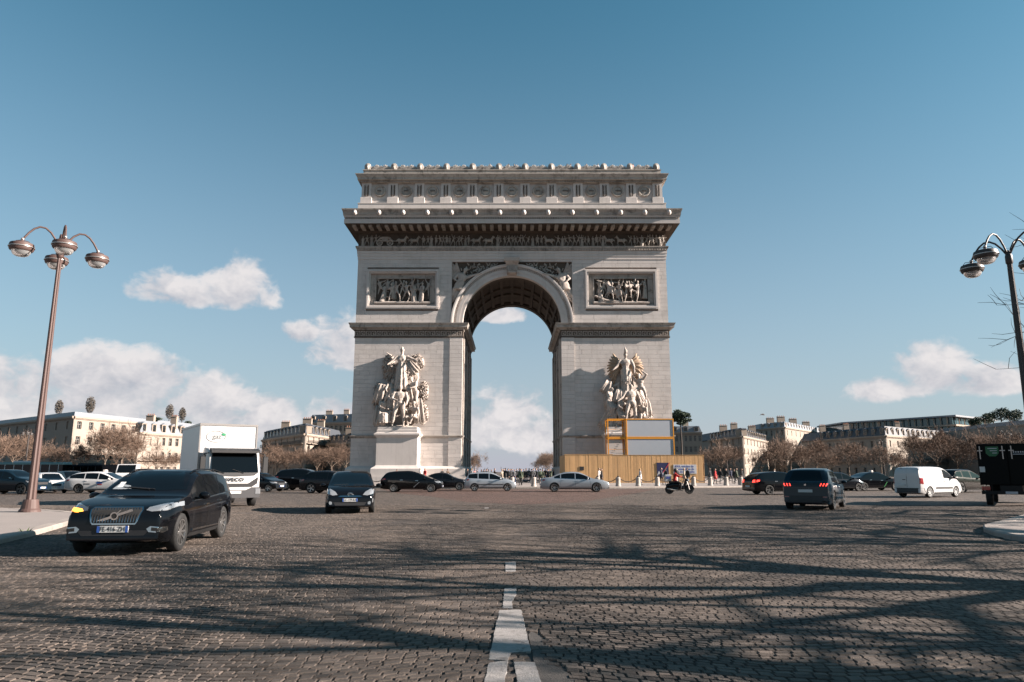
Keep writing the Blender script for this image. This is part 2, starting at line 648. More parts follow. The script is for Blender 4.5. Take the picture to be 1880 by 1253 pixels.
def pavement(name, edge, far_pts, side):
    line = smooth_line(edge)
    # pavement top: inset of the kerb line
    ins = []
    for i, p in enumerate(line):
        a, b = line[max(0, i - 1)], line[min(len(line) - 1, i + 1)]
        d = Vector((b[0] - a[0], b[1] - a[1], 0)).normalized()
        nrm = Vector((-d.y, d.x, 0)) * side
        ins.append((p[0] + nrm.x * 0.31, p[1] + nrm.y * 0.31))
    m = MB()
    poly = ins + far_pts
    m.prism(poly, -0.05, 0.145, 'z')
    o = tag(m.build(name, M_pave), kind='structure')
    kerb_run(line, o, side)
    return o


pave_l = pavement('pavement', LEFT_EDGE, [(-60, -8)], +1)
pave_r = pavement('pavement', RIGHT_EDGE, [(60, -8)], -1)

# the round island under the arch
RC, RR = (0.0, 115.5), 50.0
isl = MB()
N = 160
isl.add([(RC[0] + (RR - 0.38) * cos(2 * pi * k / N), RC[1] + (RR - 0.38) * sin(2 * pi * k / N), 0.145) for k in range(N)], [tuple(range(N))])
island = tag(isl.build('round_island', M_pave), kind='structure')
arc = [(RC[0] + RR * cos(a), RC[1] + RR * sin(a)) for a in [radians(198 + 144 * k / 240) for k in range(241)]]
kerb_run(arc, island, +1, step=1.9, w=0.42, h=0.15)

# reddish wedge of setts in front of the island
m = MB()
m.add([(-11.5, 63.5, 0.004), (-8.2, 52, 0.004), (-5, 45, 0.004), (-2.2, 36.5, 0.004), (0.5, 33.8, 0.004), (3.4, 36.5, 0.004), (6.4, 45, 0.004), (9, 52, 0.004), (12.5, 63.5, 0.004)], [tuple(range(9))])
tag(m.build('red_sett_road', M_settred), kind='structure')

# near paving: separate setts in shallow arcs
BED_Y0, BED_Y1 = 4.6, 33.0
m = MB()
m.add([(-30, BED_Y0, 0.017), (30, BED_Y0, 0.017), (30, BED_Y1, 0.017), (-30, BED_Y1, 0.017)], [(0, 1, 2, 3)])
bed = tag(m.build('sett_road', M_joint), kind='structure')

MARKS = []      # polygons of the white centre line on the ground
for poly in ([(888, 1256), (898, 1218), (932, 1213), (930, 1232), (926, 1256)], [(950, 1256), (944, 1216), (982, 1217), (994, 1256)],
             [(897, 1212), (905, 1175), (917, 1121), (957, 1120), (966, 1160), (975, 1197), (938, 1199), (931, 1213)],
             [(923, 1117), (926, 1081), (948, 1080), (948, 1092), (940, 1104), (941, 1118)], [(928, 1050), (928, 1033), (947, 1032), (947, 1050)],
             [(889, 934), (890, 932.4), (897, 932.4), (897, 934)]):
    MARKS.append([tuple(ground_at(*p, 0.03).xy) for p in poly])
PATCH = [tuple(ground_at(*p, 0.03).xy) for p in [(985, 1256), (978, 1200), (970, 1165), (976, 1158), (992, 1168), (998, 1180), (996, 1195), (1012, 1218), (1034, 1230), (1052, 1240), (1070, 1256)]]


def arc_shift(x, y):
    a = 0.30 * noise.noise(Vector((x * 0.34, y * 0.10, 3))) * 2.0
    b = 0.16 * sin(x * 1.45 + 1.6 * noise.noise(Vector((x * 0.15, y * 0.16, 5))) + 0.33 * y)
    return a + b + 0.06 * noise.noise(Vector((x * 1.3, y * 0.6, 9)))


setts = []
y = BED_Y0 - 1.2
while y < BED_Y1:
    rowh = random.uniform(0.082, 0.106) * (1 if y < 16 else 1.15)
    lim = min(0.80 * (y + 1.0) + 1.2 + (4.5 if y < 18 else 0.5), 26)
    x = -lim + random.uniform(0, 0.1)
    while x < lim:
        w = random.uniform(0.086, 0.15) * (1 if y < 16 else 1.15)
        xc = x + w / 2
        yc = y + rowh / 2 + arc_shift(xc, y)
        x += w
        if yc < BED_Y0 + 0.05 or yc > BED_Y1 - 0.1 or abs(xc) > 0.79 * (yc + 0.6) + 0.6 + (4.5 if y < 18 else 0.5):
            continue
        if (xc < -9 and yc < 27) and xc < -9.0 - max(0, (yc - 9) * 0.52):
            continue
        if xc > 10.9 and yc < 26 and xc > 10.9 + max(0, (yc - 16.5) * 0.95):
            continue
        if any(in_poly(xc, yc, P) for P in MARKS) or in_poly(xc, yc, PATCH):
            continue
        s = (arc_shift(xc + 0.05, y) - arc_shift(xc - 0.05, y)) / 0.1
        setts.append((xc, yc, w, rowh, s))
    y += rowh


def sett_geo(m, xc, yc, w, d, s):
    g = random.uniform(0.003, 0.008)
    h = random.uniform(0.0275, 0.0325)
    r = random.uniform(0.004, 0.009)
    hw, hd = w / 2 - g, d / 2 - g
    j = lambda k=0.006: random.uniform(-k, k)
    bot = [(-hw + j(), -hd + j()), (hw + j(), -hd + j()), (hw + j(), hd + j()), (-hw + j(), hd + j())]
    tx, ty = j(0.02), j(0.02)
    vs = []
    if yc > 15:
        vs = [(xc + x, yc + y + s * x, 0.0) for x, y in bot] + [(xc + x * 0.94, yc + y * 0.92 + s * x, h + tx * x + ty * y) for x, y in bot]
        m.add(vs, [(0, 1, 5, 4), (1, 2, 6, 5), (2, 3, 7, 6), (3, 0, 4, 7), (4, 5, 6, 7)])
        return
    for x, y in bot:
        vs.append((xc + x, yc + y + s * x, 0.0))
    for x, y in bot:
        x2, y2 = x * (1 - r * 0.35 / hw), y * (1 - r * 0.35 / hd)
        vs.append((xc + x2, yc + y2 + s * x2, h - 0.011))
    for x, y in bot:
        x2, y2 = x * (1 - r / hw), y * (1 - r / hd)
        vs.append((xc + x2, yc + y2 + s * x2, h + tx * x + ty * y))
    m.add(vs, [(0, 1, 5, 4), (1, 2, 6, 5), (2, 3, 7, 6), (3, 0, 4, 7), (4, 5, 9, 8), (5, 6, 10, 9), (6, 7, 11, 10), (7, 4, 8, 11), (8, 9, 10, 11)])


# the 300 that show largest stay single pieces
vis = [k for k, q in enumerate(setts) if q[1] > 5.55 and abs(q[0]) < 0.70 * q[1]]
vis.sort(key=lambda k: setts[k][1])
single = set(vis[:300])
rest = MB()
for k, q in enumerate(setts):
    if k in single:
        m = MB()
        sett_geo(m, *q)
        m.build('sett', M_sett, bed, fix=False)
    else:
        sett_geo(rest, *q)
tag(rest.build('setts', M_sett, bed, fix=False), kind='stuff')

m = MB()
m.add([(p[0], p[1], 0.026) for p in PATCH], [tuple(range(len(PATCH)))])
tag(m.build('asphalt_patch_road', M_asph), kind='structure')
for P in MARKS:
    m = MB()
    Q = []
    for i in range(len(P)):
        a, b = Vector((*P[i], 0)), Vector((*P[(i + 1) % len(P)], 0))
        n = max(1, int((b - a).length / 0.06))
        for k in range(n):
            p = a.lerp(b, k / n)
            Q.append((p.x + random.uniform(-0.005, 0.005), p.y + random.uniform(-0.007, 0.007)))
    m.prism(Q, 0.004, 0.034, 'z')
    tag(m.build('road_marking', M_white), kind='structure')

# ------------------------------------------------------------------ figures
def nv(d):
    return Vector(d).normalized()


def hum(la=None, ra=None, ll=None, rl=None, lean=(0, 0), twist=0.0, head=(0, 0), bulk=1.0, robe=0.0, seat=False, helmet=False, hair=0.0, fem=0.0, coat=0.0, fingers=True, wings=None):
    """a standing 1.75 m figure facing -Y as overlapping shapes; limbs given as (upper, lower) directions.
    left limbs are on +X. Returns (MB body, list of finger shapes, joints)"""
    D = (0, 0, -1)
    la = la or ((0.16, 0.02, -1), (0.05, -0.22, -1))
    ra = ra or ((-0.16, 0.02, -1), (-0.05, -0.22, -1))
    ll = ll or ((0.03, -0.02, -1), (0.0, 0.04, -1))
    rl = rl or ((-0.03, -0.02, -1), (0.0, 0.04, -1))
    k = bulk
    m = MB()
    fing = MB()
    ax = nv((lean[0], lean[1], 1.0))
    side = Vector((cos(twist), sin(twist), 0))
    side = (side - ax * side.dot(ax)).normalized()
    fwd = side.cross(ax).normalized() * 1.0
    fwd = -fwd if fwd.y > 0 else fwd
    pel = Vector((0, 0, 0.95))
    chest = pel + ax * 0.34
    neck = pel + ax * 0.53
    hd = neck + nv((ax.x + head[0], ax.y + head[1] - 0.10, ax.z + 0.02)) * 0.155
    J = dict(pelvis=pel, chest=chest, neck=neck, head=hd)
    # trunk
    R = Matrix((side, -fwd, ax)).transposed()
    m.ball(pel + ax * 0.02, (0.165 * k, 0.115 * k, 0.125), 2, rot=R)
    m.ball(pel + ax * 0.17, (0.135 * k, 0.10 * k, 0.16), 2, rot=R)
    m.ball(chest, (0.175 * k, 0.120 * k, 0.17), 2, rot=R)
    m.ball(chest + ax * 0.10, (0.175 * k, 0.095 * k, 0.085), 2, rot=R)
    if fem:
        for sx in (-1, 1):
            m.ball(chest + side * 0.075 * sx + fwd * 0.095 - ax * 0.02, 0.065, 1)
    m.caps(chest + ax * 0.12, 0.068, neck + ax * 0.06, 0.052)
    # head with chin, nose, ears
    m.ball(hd + ax * 0.015, (0.078, 0.094, 0.105), 2, rot=R)
    m.ball(hd + fwd * 0.035 - ax * 0.06, (0.05, 0.05, 0.055), 1, rot=R)
    m.ball(hd + fwd * 0.098 - ax * 0.012, (0.014, 0.02, 0.025), 1, rot=R)
    for sx in (-1, 1):
        m.ball(hd + side * 0.08 * sx - ax * 0.005, (0.012, 0.022, 0.03), 1, rot=R)
    if hair:
        m.ball(hd - fwd * 0.02 + ax * 0.035, (0.09, 0.10, 0.092), 2, rot=R)
        if hair > 1:
            m.caps(hd - fwd * 0.05, 0.075, hd - fwd * 0.07 - ax * 0.18, 0.05)
    if helmet:
        m.ball(hd + ax * 0.05, (0.10, 0.125, 0.09), 2, rot=R)
        m.caps(hd + ax * 0.13 + fwd * 0.10, 0.035, hd + ax * 0.12 - fwd * 0.16, 0.03)
        m.caps(hd + ax * 0.15 + fwd * 0.08, 0.04, hd + ax * 0.17 - fwd * 0.05, 0.04)
    # arms
    for nm, sx, A in (('l', 1, la), ('r', -1, ra)):
        sh = chest + side * 0.185 * k * sx + ax * 0.105
        u, w = nv(A[0]), nv(A[1])
        el = sh + u * 0.29
        wr = el + w * 0.25
        m.ball(sh, 0.068 * k, 1)
        m.caps(sh, 0.062 * k, el, 0.045 * k)
        m.caps(el, 0.046 * k, wr, 0.030 * k)
        hnd = wr + w * 0.055
        a_, b_ = perp(w)
        m.caps(wr, 0.028, hnd, 0.034)
        J['hand_' + nm] = wr + w * 0.09
        J['elbow_' + nm] = el
        J['shoulder_' + nm] = sh
        if fingers:
            cv = fwd if abs(w.dot(fwd)) < 0.8 else -ax
            cv = (cv - w * cv.dot(w)).normalized()
            sp = w.cross(cv).normalized()
            for i, ln in enumerate((0.062, 0.072, 0.066, 0.052)):
                b0 = hnd + sp * (i - 1.5) * 0.019 + w * 0.022
                b1 = b0 + w * ln * 0.5 + cv * 0.008
                b2 = b1 + w * ln * 0.38 + cv * 0.022
                fing.tube([b0, b1, b2], [0.0095, 0.009, 0.007], 5)
            t0 = wr + w * 0.025 + sp * -0.03 * sx
            fing.tube([t0, t0 + w * 0.025 - sp * 0.02 * sx + cv * 0.012, t0 + w * 0.05 - sp * 0.024 * sx + cv * 0.024], [0.012, 0.0105, 0.008], 5)
    # legs
    low = 0.0
    for nm, sx, A in (('l', 1, ll), ('r', -1, rl)):
        hp = pel + side * 0.088 * k * sx - ax * 0.03
        u, w = nv(A[0]), nv(A[1])
        kn = hp + u * 0.43
        an = kn + w * 0.41
        m.caps(hp, 0.092 * k, kn, 0.056 * k)
        m.caps(kn, 0.056 * k, kn + w * 0.14, 0.056 * k)
        m.caps(kn + w * 0.12, 0.056 * k, an, 0.036 * k)
        f2 = (fwd - w * fwd.dot(w))
        f2 = f2.normalized() if f2.length > 0.1 else ax
        m.caps(an + w * 0.05 - f2 * 0.02, 0.036, an + w * 0.062 + f2 * 0.15, 0.028)
        J['knee_' + nm] = kn
        J['foot_' + nm] = an + w * 0.085
    if coat:
        # coat skirt down to mid thigh
        a = (J['knee_l'] + J['knee_r']) * 0.5
        q = pel.lerp(a, 0.25 + 0.5 * min(1, coat))
        m.tube([pel + ax * 0.20, pel, q], [0.15 * k, 0.175 * k, 0.20 * k], 12)
    if robe:
        a = (J['foot_l'] + J['foot_r']) * 0.5
        kk = (J['knee_l'] + J['knee_r']) * 0.5
        n = 20
        pts = [(pel + ax * 0.22, 0.15), (pel, 0.19), (kk, 0.25 * (0.7 + 0.3 * robe)), (a, 0.30 * robe)]
        vs, fs = [], []
        for p, r in pts:
            for i in range(n):
                t = 2 * pi * i / n
                rr = r * (1 + 0.16 * (1 if i % 2 else -1) * min(1, robe))
                vs.append(p + Vector((cos(t) * rr, sin(t) * rr * 0.8, 0)))
        for j in range(3):
            for i in range(n):
                fs.append((j * n + i, j * n + (i + 1) % n, j * n + n + (i + 1) % n, j * n + n + i))
        fs += [tuple(reversed(range(n))), tuple(range(3 * n, 4 * n))]
        m.add(vs, fs)
    if wings:
        for sx in (-1, 1):
            base = chest + side * 0.06 * sx - fwd * 0.1
            for i in range(9):
                t = i / 8
                tip = base + side * sx * (0.20 + wings[0] * (0.55 - 0.25 * t)) + ax * (wings[1] * (0.75 - 1.15 * t)) - fwd * 0.03
                mid = base.lerp(tip, 0.5) + side * sx * 0.16 + ax * 0.10
                m.caps(base, 0.05, mid, 0.07, 6)
                m.caps(mid, 0.07, tip, 0.035, 6)
    return m, fing, J


def lowest(J):
    return min(J['foot_l'].z, J['foot_r'].z)


def stone_figure(name, voxel=0.03, rough=0.012, **kw):
    m, f, J = hum(fingers=False, **kw)
    me = remesh(m, voxel, name)
    if rough:
        for v in me.vertices:
            p = v.co
            q = rough * (noise.noise(p * 9.0) + 0.6 * noise.noise(p * 21.0))
            v.co = p + Vector((q, q, q * 0.4))
    me.polygons.foreach_set('use_smooth', [True] * len(me.polygons))
    return me


def horse_mesh(name, voxel=0.05, rear=0.35):
    """a horse about 1.6 m at the shoulder, facing +X"""
    m = MB()
    a = rear
    R = lambda x, y, z: Vector((x * cos(a) - (z - 1.0) * sin(a), y, 1.0 + x * sin(a) + (z - 1.0) * cos(a)))
    m.ball(R(0.0, 0, 1.15), (0.62, 0.30, 0.34), 2, rot=Matrix.Rotation(-a, 3, 'Y'))
    m.ball(R(-0.55, 0, 1.2), (0.36, 0.29, 0.36), 2)
    m.ball(R(0.55, 0, 1.18), (0.32, 0.27, 0.38), 2)
    m.caps(R(0.6, 0, 1.35), 0.25, R(0.95, 0, 1.85), 0.14, 10)
    m.caps(R(0.93, 0, 1.92), 0.15, R(1.22, 0, 1.66), 0.08, 10)
    m.caps(R(1.2, 0, 1.68), 0.085, R(1.3, 0, 1.58), 0.07, 8)
    for s in (-1, 1):
        m.caps(R(0.9, 0.07 * s, 2.0), 0.04, R(0.9, 0.09 * s, 2.15), 0.02, 6)
        # fore leg
        m.caps(R(0.6, 0.15 * s, 1.05), 0.13, R(0.75 + 0.1 * s, 0.16 * s, 0.6), 0.075)
        m.caps(R(0.75 + 0.1 * s, 0.16 * s, 0.6), 0.07, R(0.6 + 0.15 * s, 0.16 * s, 0.22), 0.045)
        m.caps(R(0.6 + 0.15 * s, 0.16 * s, 0.22), 0.05, R(0.66 + 0.15 * s, 0.16 * s, 0.06), 0.065)
        # hind leg: knee forward, hock back
        h = R(-0.6, 0.15 * s, 1.1)
        kn = R(-0.42 + 0.08 * s, 0.17 * s, 0.72)
        hk = Vector((kn.x - 0.28, 0.17 * s, 0.46))
        ft = Vector((hk.x + 0.04, 0.17 * s, 0.08))
        m.caps(h, 0.2, kn, 0.12)
        m.caps(kn, 0.11, hk, 0.06)
        m.caps(hk, 0.055, ft, 0.045)
        m.caps(ft, 0.05, ft + Vector((0.08, 0, -0.02)), 0.06)
    m.tube([R(-0.85, 0, 1.35), R(-1.05, 0, 1.2), R(-1.12, 0, 0.8)], [0.07, 0.1, 0.04], 8)
    for i in range(7):
        t = i / 6
        p = R(0.62 + 0.30 * t, 0, 1.55 + 0.45 * t)
        m.ball(p + Vector((-0.08, 0, 0.05)), (0.1, 0.06, 0.1), 1)
    me = remesh(m, voxel, name)
    for v in me.vertices:
        q = 0.015 * noise.noise(v.co * 7)
        v.co += Vector((q, q, q))
    me.polygons.foreach_set('use_smooth', [True] * len(me.polygons))
    return me

# ------------------------------------------------------------------ triumphal arch
YF, YB, HX, JX = 105.0, 126.0, 23.6, 7.4
SPR = 23.5                       # springing of the arch
arch = tag(empty('triumphal_arch', (0, 115.5, 0.145)), 'colossal pale limestone triumphal arch with carved reliefs in the middle of the square', 'arch')
A = lambda mb, name, m_, parent=None, smooth=False, fix=True: mb.build(name, m_, parent or arch, smooth, world=True, fix=fix)

# block shared by all ashlar
cube = MB().bbox(-0.5, 0.5, -0.5, 0.5, -0.5, 0.5, 0.0).mesh('ashlar_block', M_stone)
blk_count = [0]
stuff_blocks = MB()


def blocks(x0, x1, z0, z1, yfront, parent, course=0.62, length=1.75, skip=None, deep=0.6):
    """courses of ashlar with recessed joints; the first 300 are pieces of their own"""
    n = max(1, round((z1 - z0) / course))
    ch = (z1 - z0) / n
    for r in range(n):
        za, zb = z0 + r * ch, z0 + (r + 1) * ch
        cuts = [x0]
        x = x0 + length * random.uniform(0.35, 1.0)
        while x < x1 - 0.5:
            cuts.append(x)
            x += length * random.uniform(0.75, 1.25)
        cuts.append(x1)
        for a, b in zip(cuts, cuts[1:]):
            parts = [(a, b)]
            if skip:
                sx0, sx1, sz0, sz1 = skip
                if zb > sz0 + 0.05 and za < sz1 - 0.05:
                    parts = []
                    if a < sx0: parts.append((a, min(b, sx0)))
                    if b > sx1: parts.append((max(a, sx1), b))
            for p, q in parts:
                if q - p < 0.06: continue
                j = 0.009
                yf = yfront + random.uniform(-0.004, 0.004)
                if blk_count[0] < 300:
                    blk_count[0] += 1
                    link('ashlar_block', cube, parent, True, ((p + q) / 2, yf + deep / 2, (za + zb) / 2), None, (q - p - 2 * j, deep, zb - za - 2 * j))
                else:
                    stuff_blocks.box(p + j, q - j, yf, yf + deep, za + j, zb - j)


# core of the monument behind the ashlar facing
for s in (-1, 1):
    xa, xb = (JX, HX) if s > 0 else (-HX, -JX)
    m = MB()
    m.box(xa, xb, YF + 0.6, YB, 0.1, SPR)
    m.box(xa if s > 0 else xb - 1.9, xa + 1.9 if s > 0 else xb, YF + 0.3, YF + 0.6, 2.0, 21.3)
    pier = A(m, 'pier', M_stone)
    # wide face above the string course, and the band below it
    fa, fb = (9.33, HX) if s > 0 else (-HX, -9.33)
    blocks(fa, fb, 6.79, 21.35, YF, pier)
    blocks(fa, fb, 2.3, 6.33, YF - 0.02, pier)
    pa, pb = (JX, 9.33) if s > 0 else (-9.33, -JX)
    blocks(pa, pb, 2.3, 21.35, YF - 0.12, pier, 0.62, 3.0)
    # base and steps
    m = MB()
    m.ring([(1.1, 0.14), (1.1, 0.5), (0.9, 0.5), (0.9, 0.85), (0.55, 0.85), (0.55, 1.9), (0.45, 2.05), (0.22, 2.2), (0.1, 2.3), (0, 2.31)], xa, xb, YF, YB)
    A(m, 'base', M_stone, pier)
    m = MB()
    m.ring([(0, 6.30), (0.06, 6.33), (0.10, 6.42), (0.26, 6.55), (0.32, 6.62), (0.32, 6.74), (0.05, 6.80), (0, 6.80)], xa, xb, YF, YB)
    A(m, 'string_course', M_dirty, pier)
    # fret band and impost cornice
    m = MB()
    m.ring([(0, 21.3), (0.14, 21.33), (0.14, 21.47), (0.06, 21.5), (0.06, 22.36), (0.14, 22.4), (0.14, 22.46), (0.02, 22.48)], xa, xb, YF - 0.02, YB, cap=False)
    fret = A(m, 'fret_band', M_sootshade, pier)
    m = MB()
    m.ring([(0.0, 22.45), (0.16, 22.5), (0.18, 22.62), (0.34, 22.74), (0.70, 22.80), (0.72, 23.12), (0.76, 23.16), (0.86, 23.36), (0.88, 23.46), (0.1, 23.56), (-0.4, 23.56)], xa, xb, YF - 0.02, YB)
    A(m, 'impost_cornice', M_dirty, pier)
    # Greek key pieces
    key = MB()
    u = 0.085
    for (c0, r0, c1, r1) in ((0, 0, 1, 9), (1, 8, 8, 9), (7, 2, 8, 8), (3, 2, 7, 3), (3, 3, 4, 6), (4, 5, 6, 6), (1, 0, 9, 1)):
        key.box(c0 * u, c1 * u, 0, 0.07, r0 * u + 0.05, r1 * u + 0.05)
    kme = key.mesh('fret_key', M_stone2)
    nk = 20
    for i in range(nk):
        x = xa + 0.06 + i * (HX - JX - 0.1) / nk
        link('fret_key', kme, fret, True, (x, YF - 0.13, 21.5))

# wall above the imposts, with the opening of the arch
m = MB()
ang = [pi * k / 40 for k in range(41)]
R0 = 8.05
poly = [(-HX, SPR), (-HX, 47.0), (HX, 47.0), (HX, SPR)] + [(R0 * cos(a), SPR + R0 * sin(a)) for a in ang]
m.prism(poly, YF + 0.6, YB)
wall = A(m, 'upper_wall', M_stone)
for s in (-1, 1):
    fa, fb = (9.33, HX) if s > 0 else (-HX, -9.33)
    pa, pb = (11.2, 22.1) if s > 0 else (-22.1, -11.2)
    blocks(fa, fb, 23.56, 33.5, YF, wall, skip=(pa, pb, 25.85, 31.8))
m = MB()
m.box(-9.33, 9.33, YF + 0.05, YF + 0.6, 33.2, 33.5)
A(m, 'lintel', M_stone, wall)
if stuff_blocks.v:
    tag(stuff_blocks.build('ashlar_facing', M_stone, arch, world=True, fix=False), kind='stuff')


def arc_sweep(prof, n=56, mi=0, mb=None, a0=0.0, a1=pi, cz=SPR):
    """(radius, y) rows swept over the arch"""
    mb = mb or MB()
    vs, fs = [], []
    k = len(prof)
    for i in range(n + 1):
        a = a0 + (a1 - a0) * i / n
        vs += [(r * cos(a), y, cz + r * sin(a)) for r, y in prof]
    for i in range(n):
        for j in range(k - 1):
            fs.append((i * k + j, i * k + j + 1, (i + 1) * k + j + 1, (i + 1) * k + j))
    return mb.add(vs, fs, mi)


# archivolt: stepped bands
m = arc_sweep([(7.45, YF + 1.0), (7.45, YF - 0.02), (7.95, YF - 0.02), (7.95, YF - 0.08), (8.45, YF - 0.08), (8.47, YF - 0.02), (8.80, YF - 0.02), (8.82, YF - 0.22), (9.05, YF - 0.30), (9.25, YF - 0.30), (9.28, YF - 0.2), (9.28, YF + 0.55)])
archivolt = A(m, 'archivolt', M_stone)
m = MB()
for i in range(96):
    a = pi * (i + 0.5) / 96
    u = Vector((cos(a), 0, sin(a)))
    t = Vector((-sin(a), 0, cos(a)))
    m.obox(Vector((0, YF - 0.08, SPR)) + u * 8.64, u * 0.11, (0, 0.08, 0), t * 0.085)
tag(A(m, 'bead_row', M_stone2, archivolt), kind='stuff')

# barrel vault with coffers
m = arc_sweep([(7.9, YF + 0.9), (7.9, YB)])
vault = A(m, 'vault', M_sootshade)
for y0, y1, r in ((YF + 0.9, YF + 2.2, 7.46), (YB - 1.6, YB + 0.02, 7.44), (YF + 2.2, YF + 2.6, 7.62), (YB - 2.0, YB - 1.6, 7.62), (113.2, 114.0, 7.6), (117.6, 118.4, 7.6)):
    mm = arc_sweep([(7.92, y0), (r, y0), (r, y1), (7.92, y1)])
    A(mm, 'vault_rib', M_sootshade, vault)
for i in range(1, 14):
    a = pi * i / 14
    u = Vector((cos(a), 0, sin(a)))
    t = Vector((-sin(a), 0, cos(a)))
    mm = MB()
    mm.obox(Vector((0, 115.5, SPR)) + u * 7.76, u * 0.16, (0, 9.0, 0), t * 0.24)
    A(mm, 'vault_rib', M_sootshade, vault)
# plain pilasters and cornice lines on the inner sides of the passage
for s in (-1, 1):
    for y0, y1 in ((105.6, 107.6), (123.4, 125.6), (112.0, 113.2), (118.0, 119.2)):
        mm = MB()
        mm.box(s * 7.44, s * 7.18, y0, y1, 2.3, 21.3)
        A(mm, 'pilaster', M_dirty)

# back face: imposts already wrap round; keystones on both sides
for yk, sg in ((YF - 0.05, -1), (YB + 0.05, 1)):
    m = MB()
    for (z0, z1, w0, w1, d0, d1) in ((31.0, 31.5, 0.72, 0.78, 0.35, 0.75), (31.5, 32.4, 0.78, 0.9, 0.75, 0.62), (32.4, 33.0, 0.9, 1.0, 0.62, 1.05), (33.0, 33.5, 1.12, 1.2, 1.1, 1.15)):
        m.add([(-w0, yk - 0 * sg, z0), (w0, yk, z0), (w0, yk + sg * d0, z0), (-w0, yk + sg * d0, z0), (-w1, yk, z1), (w1, yk, z1), (w1, yk + sg * d1, z1), (-w1, yk + sg * d1, z1)],
              [(0, 1, 2, 3), (4, 7, 6, 5), (0, 4, 5, 1), (1, 5, 6, 2), (2, 6, 7, 3), (3, 7, 4, 0)])
    m.tube([(-0.7, yk + sg * 0.55, 31.35), (0.7, yk + sg * 0.55, 31.35)], 0.26, 12)
    key = A(m, 'keystone', M_stone2)
    for i in range(4):
        mm = MB()
        x = -0.54 + 0.36 * i
        mm.box(x - 0.06, x + 0.06, yk + sg * 0.55, yk + sg * 0.86, 31.52, 32.4)
        A(mm, 'flute', M_stone2, key)

# architrave, bead band, frieze, main cornice
m = MB()
m.ring([(0, 33.5), (0.06, 33.52), (0.06, 33.98), (0.12, 34.0), (0.12, 34.42), (0.18, 34.44), (0.18, 34.84), (0, 34.86)], -HX, HX, YF, YB)
A(m, 'architrave', M_stone)
m = MB()
m.ring([(0, 34.84), (0.2, 34.86), (0.24, 35.1), (0.34, 35.2), (0.40, 35.4), (0.40, 35.56), (0, 35.6)], -HX, HX, YF, YB)
band = A(m, 'moulded_band', M_dirty)
m = MB()
for i in range(120):
    x = -23.5 + 47.0 * i / 119
    m.box(x - 0.11, x + 0.11, YF - 0.36, YF - 0.15, 34.9, 35.12)
tag(A(m, 'bead_row', M_dirty, band, fix=False), kind='stuff')
m = MB()
m.box(-HX - 0.1, HX + 0.1, YF + 0.18, YB - 0.18, 35.55, 37.75)
frieze = A(m, 'frieze', M_sootshade)
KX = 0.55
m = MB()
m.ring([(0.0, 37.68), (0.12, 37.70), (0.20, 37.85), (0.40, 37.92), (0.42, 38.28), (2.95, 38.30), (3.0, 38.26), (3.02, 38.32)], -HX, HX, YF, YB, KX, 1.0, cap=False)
A(m, 'cornice_soffit', M_sootshade)
m = MB()
m.ring([(3.02, 38.26), (3.06, 38.92), (2.95, 38.94), (2.95, 39.22), (3.14, 39.24), (3.20, 39.44)], -HX, HX, YF, YB, KX, 1.0, cap=False)
corona = A(m, 'corona', M_stone)
m = MB()
m.ring([(3.20, 39.42), (3.26, 39.5), (3.34, 39.9), (3.52, 40.2), (3.60, 40.24), (3.62, 40.42), (3.2, 40.46), (0.2, 40.75), (0.2, 41.0)], -HX, HX, YF, YB, KX, 1.0)
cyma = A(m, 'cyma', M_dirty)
m = MB()
for i in range(190):
    x = -25.0 + 50.0 * i / 189
    m.box(x - 0.075, x + 0.075, YF - 3.12, YF - 2.9, 38.98, 39.2)
tag(A(m, 'bead_row', M_dirty, corona, fix=False), kind='stuff')
md = MB()
md.bbox(-0.27, 0.27, -2.5, -0.40, -0.34, 0.0, 0.04)
mdm = md.mesh('modillion', M_relief)
for i in range(40):
    x = -23.9 + 47.8 * i / 39
    link('modillion', mdm, arch, True, (x, YF, 38.30))
# lion heads on the cornice
lh = MB()
lh.ball((0, -0.15, 0), (0.34, 0.3, 0.42), 2)
lh.ball((0, -0.42, -0.12), (0.2, 0.22, 0.2), 2)
lh.ball((0, -0.5, -0.2), (0.13, 0.14, 0.1), 1)
for k in range(10):
    a = 2 * pi * k / 10
    lh.ball((0.34 * cos(a), -0.05, 0.4 * sin(a)), (0.14, 0.15, 0.14), 1)
for s in (-1, 1):
    lh.ball((0.26 * s, -0.12, 0.36), 0.1, 1)
lhm = remesh(lh, 0.06, 'lion_head')
lhm.materials.append(M_stone)
lhm.polygons.foreach_set('use_smooth', [True] * len(lhm.polygons))
for i in range(14):
    link('lion_head', lhm, cyma, True, (-23.6 + 47.2 * i / 13, YF - 3.36, 39.86), None, (0.85, 0.85, 0.9))

